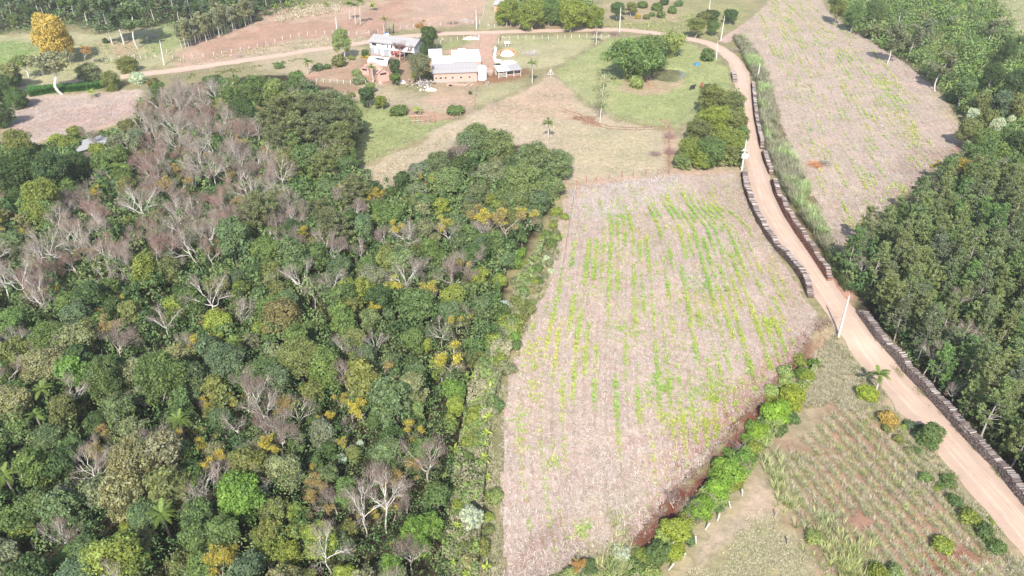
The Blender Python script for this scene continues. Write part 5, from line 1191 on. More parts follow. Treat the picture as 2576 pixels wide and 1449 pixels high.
gx_, gy_, gz_ = gnd(1197, 97); gm = empty("gravel_heap", (gx_, gy_, gz_), 0, "pale grey gravel heap between sand heap and farm gate", "gravel heap"); part(gm, "heap", mat_plain("pale_gravel", (.60, .57, .54), .9, .2, 6), lambda b: mound(b, 1.5, 1.3, .6, 4))
ux, uy, uz = gnd(1085, 226); um = empty("sand_heap", (ux, uy, uz), 0, "pale sand heap at the foot of the grey stone pile", "sand heap"); part(um, "heap", mat_plain("pale_sand", (.66, .57, .44), .9, .12, 3), lambda b: mound(b, 1.9, 1.3, .5, 5))
# row of white sacks
def rock_mesh(seed, s=1.0):
    r = np.random.default_rng(seed); d = unit(np.array([(x, y, z) for x in (-1, 0, 1) for y in (-1, 0, 1) for z in (-1, 0, 1) if (x, y, z) != (0, 0, 0)], float)); v = d * r.uniform(.75, 1.1, (26, 1)) * s * .5
    import bmesh
    bm = bmesh.new(); [bm.verts.new(q) for q in v]; bmesh.ops.convex_hull(bm, input=bm.verts); me = bpy.data.meshes.new("stone"); bm.to_mesh(me); bm.free()
    a_ = me.attributes.new("Col", 'FLOAT_COLOR', 'POINT'); a_.data.foreach_set("color", np.ones(len(me.vertices) * 4, np.float32)); return me
RK = [rock_mesh(k) for k in range(4)]
def rocks(parent, pts, s, mat, name="stone"):
    for i, (x, y, z) in enumerate(pts):
        key = f"{mat.name}_{i % 4}"; me = bpy.data.meshes.get(key)
        if me is None: me = RK[i % 4].copy(); me.name = key; me.materials.append(mat)
        o = bpy.data.objects.new(name, me); COL.objects.link(o); o.parent = parent; o.location = (x, y, z); o.rotation_euler = (random.uniform(0, 3), random.uniform(0, 3), random.uniform(0, 3)); q = s * random.uniform(.7, 1.3); o.scale = (q, q, q * .8)
for i, (px, py) in enumerate([(1246, 122), (1247, 127), (1246, 131), (1245, 136), (1245, 140), (1244, 144), (1245, 148)]):
    x, y, z = gnd(px, py); o = empty("white_sack", (x, y, z + .2), random.uniform(0, 3), ["first", "second", "third", "fourth", "fifth", "sixth", "lowest"][i] + " white sack of the row along the drive, counted from the road", "sack", "white sacks along the drive")
    part(o, "sack", M_TARP, lambda b: mound(b, .62, .5, .55, i))
x, y, z = gnd(1060, 212); sp = empty("stone_pile", (x, y, z), 0, "heap of grey field stones left of the barn below the trees", "stone pile")
rocks(sp, [(random.gauss(0, 1.7), random.gauss(0, 1.6), random.uniform(.1, 1.1)) for _ in range(70)], .75, M_STONE)
x, y, z = gnd(1070, 224); sp = empty("stone_pile", (x, y, z), 0, "scatter of pinkish rubble running down beside the stone heap", "rubble"); rocks(sp, [(random.gauss(0, 1.1), random.gauss(0, 1.6), random.uniform(.05, .4)) for _ in range(30)], .5, M_CONC)
x, y, z = gnd(1012, 208); sp = empty("white_boulder", (x, y, z), .4, "pale boulder shaped heap under the tall green tree", "boulder"); part(sp, "boulder", M_CONC, lambda b: mound(b, 1.3, .9, 1.0, 3, 9))
x, y, z = gnd(1160, 213); sp = empty("rubble_strip", (x, y, z), 0, "strip of broken bricks along the barn's foot", "rubble"); rocks(sp, [(random.uniform(-4.5, 4), random.gauss(0, .45), .1) for _ in range(60)], .42, M_BRICK, "rubble_piece")
for (b0, b1, lb) in [((1130, 207), (1158, 206), "pale wooden beam lying before the barn's left openings"), ((1166, 219), (1184, 209), "slanting plank leaning over the barn rubble"), ((1219, 217), (1226, 205), "left one of two pale planks in the grass lane"), ((1224, 219), (1230, 205), "right one of two pale planks in the grass lane"), ((1262, 317), (1276, 318), "short pale plank at the lower end of the green paddock")]:
    q0, q1 = gnd(*b0), gnd(*b1); a_, an_, l_ = frame(q0, q1); o = empty("wood_plank", (q0[0], q0[1], q0[2] + .12), an_, lb, "plank"); part(o, "board", M_PLANK, lambda b: b.box(0, l_, -.12, .12, 0, .09))
x, y, z = gnd(1133, 215); o = empty("old_tyre", (x, y, z), 0, "dark old tyre lying before the barn door", "tyre")
part(o, "rubber", M_DARK, lambda b: b.tube([(.42 * math.cos(t), .42 * math.sin(t), .12) for t in np.linspace(0, 2 * math.pi, 15)], .13, 6, cap=False))
x, y, z = gnd(1276, 117); o = empty("small_kennel", (x, y, z), R(-5), "small hut with a white roof in the grass by the drive", "kennel")
part(o, "body", M_PLANK, lambda b: (b.box(-.75, .75, -.6, .6, .3, 1.3), b.box(-.7, -.6, -.55, -.45, 0, .3), b.box(.6, .7, -.55, -.45, 0, .3), b.box(-.7, -.6, .45, .55, 0, .3), b.box(.6, .7, .45, .55, 0, .3))); part(o, "opening", M_DARK, lambda b: b.box(-.25, .25, -.62, -.605, .5, 1.1))
roof_panels(o, 1.9, -1.0, 1.35, .9, 1.7, M_ROOFW, x0=0, pw=.95).location.x = -.95
# forest shed at the left
a, ang3, SL = frame(gnd(205, 400), gnd(292, 375)); z3 = gnd(292, 378)[2]
S_ = empty("long_forest_shed", (a[0], a[1], z3), ang3, "long shed with pale sheet roof and dark open side among trees", "shed")
for x in np.linspace(.2, SL - .2, 6):
    for y in (.2, 4.0): part(S_, "post", M_OLDP, lambda b: b.box(x - .1, x + .1, y - .1, y + .1, -.1, 2.2 + .1 * y))
roof_panels(S_, SL, -.5, 2.2, 4.6, 2.9, mat_plain('dull_sheet_metal', (.34, .335, .33), .6, .12, .7)); part(S_, "back_wall", M_DARK, lambda b: b.box(.2, SL - .2, 4.1, 4.2, 0, 2.3))
# brickyard corner at the picture edge
x, y, z = gnd(12, 545); o = empty("brick_store", (x, y, z), .15, "corner of a yard with stacked orange bricks and white sheets", "brick store")
part(o, "floor_slab", M_GREYW, lambda b: b.box(-6, 3.2, -2.2, 2.6, 0, .25)); nn = 0
for i in range(7):
    for j in range(3):
        m_ = [M_BRICKO, M_REDP, M_TARP, M_BRICK][(i * 2 + j) % 4]
        part(o, "brick_stack" if m_ is not M_TARP else "white_sheet", m_, lambda b: b.box(-5.5 + i * 1.2, -4.7 + i * 1.2 + random.uniform(0, .3), -1.6 + j * 1.3, -.8 + j * 1.3, .25, .25 + random.uniform(.2, 1.0)))
x, y, z = gnd(-6, 485); o = empty("tiled_cottage", (x, y, z), .3, "edge of a reddish tiled roof among the left trees", "house"); part(o, "wall", M_BRICK, lambda b: b.box(-6, 1.0, 0, 5, 0, 2.6)); roof_panels(o, 7.2, -.4, 2.6, 2.6, 3.9, M_TILE).location.x = -6; roof_panels(o, 7.2, 5.4, 2.6, 2.5, 3.9, M_TILE).location.x = -6
# brick cottage at the top
a, ang4, QL = frame(gnd(1243, 28), gnd(1256, 29)); z = gnd(1243, 28)[2]
o = empty("brick_cottage", (a[0], a[1], z), ang4 - .1, "small brick cottage with grey roof at the picture top", "house")
part(o, "wall", M_BRICK, lambda b: b.box(0, 6.5, 0, 6, 0, 2.7)); part(o, "door", M_BRICKO, lambda b: b.box(.8, 1.7, -.05, -.003, 0, 2.0)); roof_panels(o, 6.5, -.5, 2.6, 3.1, 4.2, M_ROOFG); roof_panels(o, 6.5, 6.5, 2.6, 3.0, 4.2, M_ROOFG)

# ------------------------------------------------------------------ UTILITY POLES
def pole(base, top, label, trafo=False, r=.13):
    x, y, z = gnd(*base); H_ = 9.0
    for h in np.linspace(4, 14, 200):
        if px_of(x, y, z + h)[1] <= top[1]: H_ = h; break
    tx, ty = at(top[0], top[1], z + H_); lx = float(np.clip(tx - x, -.6, .6))
    o = empty("utility_pole", (x, y, z), 0, label, "utility pole", "concrete utility poles")
    part(o, "shaft", M_CONC, lambda b: b.add([(-1.5 * r, -r, -.3), (1.5 * r, -r, -.3), (1.5 * r, r, -.3), (-1.5 * r, r, -.3), (lx - .7 * r, -.5 * r, H_), (lx + .7 * r, -.5 * r, H_), (lx + .7 * r, .5 * r, H_), (lx - .7 * r, .5 * r, H_)], [(0, 3, 2, 1), (4, 5, 6, 7), (0, 1, 5, 4), (1, 2, 6, 5), (2, 3, 7, 6), (3, 0, 4, 7)]))
    for q in (.25, ): part(o, "insulator", M_TARP, lambda b: b.tube([(lx, -.05, H_ - .05), (lx, -.05, H_ + q)], [.06, .04], 6))
    part(o, "bracket", M_METAL, lambda b: b.box(lx - .25, lx + .25, -.14, -.07, H_ - .7, H_ - .6))
    if trafo:
        hz_ = H_ * .53
        part(o, "transformer", M_TARP, lambda b: (b.box(-.75, .75, -.65, -.22, hz_ - .55, hz_ + .35), b.tube([(-.4, -.45, hz_ + .35), (-.4, -.45, hz_ + .6)], .07, 6), b.tube([(0, -.45, hz_ + .35), (0, -.45, hz_ + .6)], .07, 6), b.tube([(.4, -.45, hz_ + .35), (.4, -.45, hz_ + .6)], .07, 6)), "white transformer tank")
        part(o, "crossarm", M_TARP, lambda b: (b.box(-1.0, .5, -.3, -.2, hz_ + 1.2, hz_ + 1.32), b.box(-.7, -.1, -.5, -.25, hz_ + 1.32, hz_ + 1.7), b.box(.1, .16, -.25, -.18, hz_ + .3, hz_ + 1.3)))
    return o, Vector((x + lx, y, z + H_ + .2))
POLES = [((2109, 846), (2136, 746), "nearest concrete pole beside the road below the log piles", False), ((1865, 431), (1878, 352), "concrete pole carrying a white transformer by the road", True), ((1906, 197), (1912, 160), "pole standing in the tall grass right of the road bend", False),
         ((1813, 102), (1823, 41), "pole between the field track and the road bend", False), ((1802, 148), (1805, 108), "thin pole on the inner side of the road bend", False), ((1558, 80), (1562, 19), "pole on the road beyond the bamboo", False), ((1783, 29), (1788, -8), "pole cut off by the picture top above the bend", False),
         ((1199, 73), (1197, 25), "pole beside the farm gate with a small box", False), ((847, 72), (844, 42), "pole on the pinkish slope beyond the light green tree", False), ((413, 163), (402, 103), "pole at the left end of the visible road", False), ((1099, 120), (1099, 88), "thin pole between dark tree and white roofs", False)]
TOPS = {}
for b_, t_, lb, tr in POLES: TOPS[b_] = pole(b_, t_, lb, tr)[1]
def wire(p, q, label, sag=1.0):
    t = np.linspace(0, 1, 15)[:, None]; P = np.array(p) + (np.array(q) - np.array(p)) * t; P[:, 2] -= sag * 4 * (t * (1 - t))[:, 0]
    mb = MB(); mb.tube(P, .012, 3, (.5, .5, .5)); o = mb.build("power_line", M_WIRE); tag(o, label, "power line", "power lines")
for i, (b0, b1) in enumerate([((2109, 846), (1865, 431)), ((1865, 431), (1813, 102)), ((1813, 102), (1783, 29)), ((1802, 148), (1558, 80)), ((1558, 80), (1199, 73)), ((847, 72), (413, 163))]):
    wire(TOPS[b0], TOPS[b1], ["thin power line from the nearest pole up to the transformer pole", "thin power line from the transformer pole to the road bend", "thin power line from the bend to the pole at the picture top", "thin power line over the pond paddock to the far pole", "thin power line along the road above the farm", "thin power line across the pinkish slope at the left"][i])

# ------------------------------------------------------------------ FENCES: each run is a thing, each post a piece of it
def fence(pts, label, mat=M_POST, h=1.35, w_=.075, every=None, wires=3, braces=(), lean=.03):
    P = [gnd(*p) for p in pts]
    if every:
        Q = resample(np.array(P), every); P = [(q[0], q[1], float(hfun(q[0], q[1]))) for q in Q]
    o0 = P[0]; o = empty("fence", o0, 0, label, "fence")
    mb = MB(); mb.box(-w_, w_, -w_, w_, -.2, h); me = mb.mesh("fence_post", mat)
    for p in P:
        q = bpy.data.objects.new("post", me); COL.objects.link(q); q.parent = o; q.location = (p[0] - o0[0], p[1] - o0[1], p[2] - o0[2]); q.rotation_euler = (random.gauss(0, lean), random.gauss(0, lean), random.uniform(0, 1)); q.scale = (1, 1, random.uniform(.9, 1.08))
    for (i, dx, dy) in braces:
        p = np.array(P[i]) - np.array(o0); b = MB(); b.tube([p + (0, 0, h * .9), p + (dx, dy, 0)], w_, 4); b.build("brace", mat, o)
    if wires and len(P) > 1:
        b = MB()
        for k in range(wires): b.tube([(p[0] - o0[0], p[1] - o0[1], p[2] - o0[2] + h * (k + 1) / (wires + .4)) for p in P], .010, 3)
        b.build("wire", M_WIRE, o)
    return o
F_ = fence
F_([(435, 148), (463, 146), (485, 144), (512, 142), (538, 139), (559, 136), (583, 132), (606, 128), (627, 124), (648, 119), (670, 113), (692, 107), (711, 100), (732, 95.5), (753, 92), (774, 88), (796, 85), (817, 85), (838, 85), (879, 88), (898, 88), (929, 87)], "white post fence climbing along the pinkish slope", braces=[(21, -1.6, 0)])
F_([(1007, 74), (1024, 72), (1040, 69), (1056, 67), (1080, 66), (1108, 64), (1140, 62), (1175, 61), (1190, 60), (1207, 59)], "post fence beyond the road behind the house")
F_([(1207, 59), (1212, 50), (1215, 42), (1217, 34), (1219, 25), (1221, 14), (1223, 2)], "post fence running up to the picture top by the cottage")
F_([(1228, 68), (1244, 68), (1260, 67), (1275, 66), (1292, 65), (1307, 65), (1325, 64.5), (1343, 64.5), (1361, 64), (1380, 64), (1398, 63.5), (1416, 63), (1435, 63), (1455, 62)], "white post fence below the dense tree row", braces=[(0, 1.4, 0), (13, -1.4, 0)])
F_([(1263, 98), (1282, 98), (1303, 98), (1323, 98), (1343, 98), (1364, 98), (1380, 98), (1402, 97), (1421, 96), (1438, 95), (1457, 94.5), (1476, 94), (1495, 93.5), (1512, 94), (1532, 95.5)], "white post fence along the lower side of the road", braces=[(0, 1.6, 0), (14, -1.4, -.6)])
F_([(1532, 95.5), (1551, 95), (1570, 95), (1589, 94), (1611, 93.5), (1631, 93), (1660, 98), (1700, 106), (1736, 111), (1749, 115), (1765, 120), (1784, 132), (1803, 146), (1816, 152), (1826, 165), (1833, 178), (1835, 190), (1836, 202)], "fence curving round the pond paddock beside the road", M_OLDP)
F_([(1112, 104), (1135, 103), (1151, 101), (1167, 99)], "short post fence before the sand heap", braces=[(0, 1.4, 0)]); F_([(1112, 104), (1108, 110), (1103, 116), (1100, 124)], "fence run beside the dark tree towards the white roofs")
F_([(744, 200), (763, 205), (781, 206), (797, 206), (814, 207), (831, 208), (849, 209), (865, 210.5), (882, 212.5), (901, 213.5), (920, 213), (937, 212.5), (957, 215)], "white post fence below the yard and palm", braces=[(12, -1.2, -.6), (12, 1.2, -.6)])
F_([(412, 195), (435, 193), (456, 190), (477, 188), (499, 186), (516, 184), (531, 183), (549, 181), (570, 179), (590, 177), (609, 173), (631, 172)], "grey post fence along the near side of the road", M_OLDP)
F_([(235, 156), (259, 156), (281, 153), (302, 150), (325, 147), (339, 144), (355, 150), (368, 147), (390, 146), (420, 132)], "thin post fence across the meadow at the road end", M_POST, braces=[(5, -1.5, -.5), (8, 1.4, -.4)])
F_([(859, 453), (868, 447), (904, 421), (925, 409), (945, 398), (967, 385), (987, 379), (1015, 361), (1036, 351), (1057, 343), (1077, 333), (1099, 323), (1115, 315), (1137, 304), (1151, 301), (1159, 293), (1176, 287), (1199, 277), (1223, 268), (1246, 258), (1262, 250), (1283, 238), (1300, 229), (1320, 219), (1353, 200), (1371, 192), (1385, 190)], "long fence of crooked posts between green and dry pasture", M_OLDP, lean=.07, h=1.3)
F_([(1395, 192), (1405, 199), (1421, 213), (1435, 224), (1449, 236), (1463, 249), (1478, 259), (1495, 272), (1515, 281), (1541, 288), (1558, 292), (1575, 296), (1592, 300), (1610, 307), (1628, 311), (1645, 315), (1664, 318), (1683, 322)], "fence along the lower side of the pond paddock", M_OLDP, lean=.06)
F_([(1683, 322), (1699, 312), (1714, 302), (1728, 291), (1742, 280), (1756, 268)], "short fence rising behind the roadside trees", M_OLDP)
F_([(1388, 176), (1413, 167), (1431, 157), (1447, 149), (1459, 141), (1475, 132), (1491, 123), (1505, 111), (1521, 103)], "diagonal fence from the wooden frame up to the road", M_OLDP)
F_([(1326, 172), (1345, 174), (1366, 174), (1385, 175)], "low fence right of the cattle shed", M_OLDP)
F_([(1683, 322), (1683, 340), (1683, 358), (1683, 376), (1683, 396), (1683, 416), (1683, 438)], "red-brown fence running down to the stubble field", M_REDP)
F_([(1417, 478), (1423, 463), (1451, 468), (1475, 458), (1501, 455), (1532, 450), (1564, 446), (1593, 443), (1625, 441), (1655, 439), (1683, 438)], "reddish post fence at the top of the stubble field", M_REDP, h=1.5, w_=.055, braces=[(2, 1.2, -.2)])
F_([(1449, 490), (1443, 506), (1438, 530), (1432, 570), (1425, 612), (1418, 660), (1408, 710)], "thin fence down the left side of the stubble field", M_REDP, h=1.2, w_=.045)
F_([(956, 262), (978, 256), (1000, 268), (1090, 276), (1111, 272), (1132, 268), (1155, 272), (1170, 268), (1195, 258), (1197, 240), (1199, 222)], "fence of uneven posts round the red paddock", M_OLDP, lean=.08)
F_([(853, 236), (870, 242), (888, 252), (932, 270), (963, 277)], "thin fence along the green pasture's upper edge", M_OLDP)
F_([(1240, 186), (1241, 176), (1228, 168)], "small yard fence between silo and cattle shed", M_OLDP)
F_([(1867, 1246), (1837, 1277), (1805, 1310), (1775, 1332), (1750, 1368), (1720, 1401), (1683, 1433)], "row of crooked white posts along the lower meadow", M_POST, h=1.35, w_=.075, wires=2, lean=.16)
F_([(1948, 1300), (1980, 1370)], "two pale posts at the edge of the dry cane", M_OLDP, h=1.2, wires=0, lean=.1)
# wooden A frame and gates
def gate(p0, p1, label, h=1.3, mat=M_METAL, name="farm_gate"):
    a_, an_, l_ = frame(gnd(*p0), gnd(*p1)); o = empty(name, (a_[0], a_[1], gnd(*p0)[2]), an_, label, "gate")
    part(o, "gate_frame", mat, lambda b: [b.tube([(0, 0, z_), (l_, 0, z_)], .04, 4) for z_ in (.2, .55, .9, h)] + [b.tube([(x_, 0, .1), (x_, 0, h)], .05, 4) for x_ in (0, l_ / 2, l_)])
    for x_ in (-.15, l_ + .15): part(o, "post", M_POST, lambda b: b.box(x_ - .09, x_ + .09, -.09, .09, -.2, h + .4))
    return o
gate((930, 87), (950, 84), "dark metal gate behind the white house", mat=M_DARK); gate((1185, 100), (1204, 98), "metal gate at the farm drive", mat=M_METAL); gate((1255, 108), (1262, 92), "small open gate at the grass side of the drive", mat=M_OLDP)
gate((1226, 186), (1254, 184), "wooden gate between silo and cattle shed", mat=M_POST)
x, y, z = gnd(1385, 192); o = empty("timber_frame", (x, y, z), 0, "triangular timber frame where the pasture fences meet", "timber frame")
for q in [((-1.3, 0, 0), (0, 0, 2.3)), ((1.3, 0, 0), (0, 0, 2.3)), ((0, -1.0, 0), (0, 0, 2.3)), ((-1.0, 0, .6), (1.0, 0, .6))]: part(o, "beam", M_POST, lambda b: b.tube([q[0], q[1]], .09, 5))
x, y, z = gnd(1062, 303); o = empty("cattle_pen", (x, y, z), .1, "broken pen of reddish posts and rails below the banana plant", "pen")
for i in range(12): xx, yy = (i % 6) * 1.4 - 3.5, (i // 6) * 3.4 - 1.5; part(o, "post", M_REDP, lambda b: b.box(xx - .08, xx + .08, yy - .08, yy + .08, -.1, random.uniform(1.0, 1.9)))
for q in [((-3.5, -1.5, .7), (.7, -1.5, .6)), ((-3.5, 1.9, .8), (2.2, 1.9, .7)), ((-2, -1.5, .2), (2.6, -2.8, .1))]: part(o, "rail", M_PLANK, lambda b: b.tube([q[0], q[1]], .07, 4))
x, y, z = gnd(982, 84); o = empty("post_cluster", (x, y, z), 0, "cluster of upright cactus-like stems beside the yellowish palm", "cactus")
for i in range(12): xx, yy = random.gauss(0, 1.3), random.gauss(0, .8); part(o, "stem", M_BARK, lambda b: b.tube([(xx, yy, -.1), (xx * 1.15, yy, random.uniform(3.0, 5.6))], [.13, .10], 5, (.30, .32, .20)))
# tall dead tree in the pasture
x, y, z = gnd(1509, 308)
H_ = 11.0
for h in np.linspace(6, 20, 200):
    if px_of(x, y, z + h)[1] <= 187: H_ = h; break
ARCH['Z'] = [bare(333, bark=(.66, .60, .53), H=10, twigc=(.24, .26, .12), ntw=16, spread=.30)]; RAD0['Z'] = 2.0; ZC0['Z'] = 6; NAME['Z'] = 'lone_tree'; CAT['Z'] = 'tree'
r3 = np.random.default_rng(5); mb = MB(); tk = limb(mb, r3, (0, 0, -.2), (.45, 0, H_), .17, .05, (.66, .60, .53), .006, 6, 8)
mb2 = MB(); PP = []
for k in range(16):
    f = r3.uniform(.28, .98); c0 = tk[0] + (tk[-1] - tk[0]) * f; e = c0 + (r3.normal() * 1.0, r3.normal() * 1.0, r3.uniform(.3, 1.2)); limb(mb, r3, c0, e, .045, .012, (.6, .55, .48), .1, 4, 3); PP.append(e)
PP = np.array(PP); i = r3.integers(0, len(PP), 900); V, F, cc = leaf_cards(PP[i] + r3.normal(size=(900, 3)) * .5, r3.normal(size=(900, 3)) + (0, 0, .5), .22, 1.7, np.ones((900, 3)) * r3.uniform(.7, 1.3, (900, 1)), .2, r3)
o = empty("lone_tree", (x, y, z), 0, "tall thin pale tree standing alone on the paddock fence", "tree"); mb.build("trunk", M_BARK, o)
q = link("foliage", mesh_np("sparse_leaves", V, [F], cc), M_LEAF, o); q.color = (.16, .19, .08, 1)
# brush heaps
def brush(px, py, r, label, colr=(.42, .34, .30), h=1.0, name="brush_heap"):
    x, y, z = gnd(px, py); n = 900; rb = np.random.default_rng(int(px)); s = r * mpp(px, py)
    P = rb.normal(size=(n, 3)) * (s * .42, s * .42, h * .28); P[:, 2] = np.abs(P[:, 2]) + .05
    V, F, cc = slivers(rb, P, rb.normal(size=(n, 3)) * (1, 1, .35), .9, .05, np.array(colr) * rb.uniform(.6, 1.4, (n, 1)))
    o = link(name, mesh_np(name, V, [F], cc), M_STRAW); o.location = (x, y, z); tag(o, label, "brush heap")
for a_ in [(1336, 136, 22, "grey heap of dry twigs on the grass beside the brick ring", (.50, .44, .42), 1.6), (603, 141 - 0, 0.1, "", 0, 0)][:1]: brush(*a_)
brush(604 * .2667 + 440, 142, 12, "small twig heap at the meadow road", (.45, .36, .32), .8); brush(388, 93, 12, "grey brush heap on the green meadow below the gums", (.45, .38, .38), 1.0); brush(1500, 84, 18, "dark brush heap at the foot of the tall palm", (.24, .17, .15), .9); brush(1545, 86, 14, "dark twigs at the foot of the tall power pole", (.28, .20, .18), .7)
brush(1850, 64 * 2.0, 10, "dark scrub at the outside of the bend", (.30, .24, .2), .6); brush(1100, 82, 12, "dark scrub under the blossoming tree", (.22, .15, .14), .8); brush(1140, 58, 16, "brown scrub on the bank beyond the road", (.30, .22, .18), .8); brush(1170, 53, 14, "whitish brush beside the far power pole", (.52, .46, .42), .7)
brush(1684, 345, 16, "reddish leafless scrub on the red fence line", (.40, .27, .24), 2.2); brush(1684, 385, 14, "lower reddish scrub on the red fence line", (.38, .25, .22), 2.0); brush(1648, 388, 14, "brown scrub patch left of the red fence", (.30, .22, .20), .6); brush(2050, 418, 20, "rusty orange dry bush at the far field's edge", (.50, .24, .12), 1.6)
brush(3220 * .644, 415 - 0, 16, "grey dry bush beside the rusty one", (.36, .30, .26), 1.8)

# ------------------------------------------------------------------ CATTLE
def cow(px, py, rz, colr, label, s=1.0, lying=False):
    import bmesh
    x, y, z = gnd(px, py); bm = bmesh.new(); dz = -.45 if lying else 0
    J = [(0, 0, 1.05, .34), (.55, 0, 1.08, .30), (.85, 0, 1.15, .20), (1.15, 0, 1.25, .15), (1.35, 0, 1.12, .11), (1.52, 0, 1.0, .08), (-.55, 0, 1.08, .32), (-.8, 0, 1.1, .20), (-.88, 0, .9, .04), (-.9, 0, .5, .03)]
    E = [(0, 1), (1, 2), (2, 3), (3, 4), (4, 5), (0, 6), (6, 7), (7, 8), (8, 9)]
    J = [(a, b, c + dz, d) for a, b, c, d in J]
    for (hx, hy, root) in [(.6, .2, 1), (.6, -.2, 1), (-.62, .2, 6), (-.62, -.2, 6)]:
        k = len(J); kx = .05 if hx > 0 else -.1
        if lying: J += [(hx, hy, .45, .12), (hx + .25, hy * 1.6, .14, .07), (hx - .1, hy * 1.9, .08, .05)]
        else: J += [(hx, hy, .8, .13), (hx + kx, hy, .45, .065), (hx, hy, .04, .055)]
        E += [(root, k), (k, k + 1), (k + 1, k + 2)]
    for sy in (1, -1): k = len(J); J.append((1.15, sy * .22, 1.28 + dz, .04)); E.append((3, k))
    vs = [bm.verts.new((a * s, b * s, c * s)) for a, b, c, _ in J]; [bm.edges.new((vs[a], vs[b])) for a, b in E]
    me = bpy.data.meshes.new("cow_body"); bm.to_mesh(me); bm.free()
    o = bpy.data.objects.new("cow", me); COL.objects.link(o); o.location = (x, y, z); o.rotation_euler = (0, 0, rz)
    mo = o.modifiers.new("skin", 'SKIN'); sk = me.skin_vertices[0].data
    for i, (_, _, _, r_) in enumerate(J): sk[i].radius = (r_ * s, r_ * s)
    sk[0].use_root = True
    su = o.modifiers.new("sub", 'SUBSURF'); su.levels = 1; su.render_levels = 1
    m = bpy.data.materials.new("hide"); m.use_nodes = True; pp = m.node_tree.nodes["Principled BSDF"]; g = NT(m.node_tree); g.l(g.mix(g.noise(3, 4, .6), tuple(c * .6 for c in colr), tuple(min(1, c * 1.4) for c in colr)), pp.inputs["Base Color"]); pp.inputs["Roughness"].default_value = .7
    me.materials.append(m); tag(o, label, "cow", "cattle in the pond paddock")
cow(1741, 226, R(35), (.02, .018, .017), "black cow in the pond paddock, left of the brown one", 1.15); cow(1764, 222, R(70), (.27, .09, .045), "reddish brown cow in the pond paddock", 1.25); cow(1777, 218, R(20), (.02, .018, .017), "black cow beyond the brown one", 1.0, True)
x, y, z = gnd(1753, 162.5); o = empty("blue_tub", (x, y, z), 0, "blue plastic tub turned over beside the pond", "tub")
part(o, "tub", M_BLUE, lambda b: b.tube([(0, 0, 0), (0, 0, .12), (0, 0, .5), (0, 0, .62)], [1.0, 1.0, .85, .6], 12))

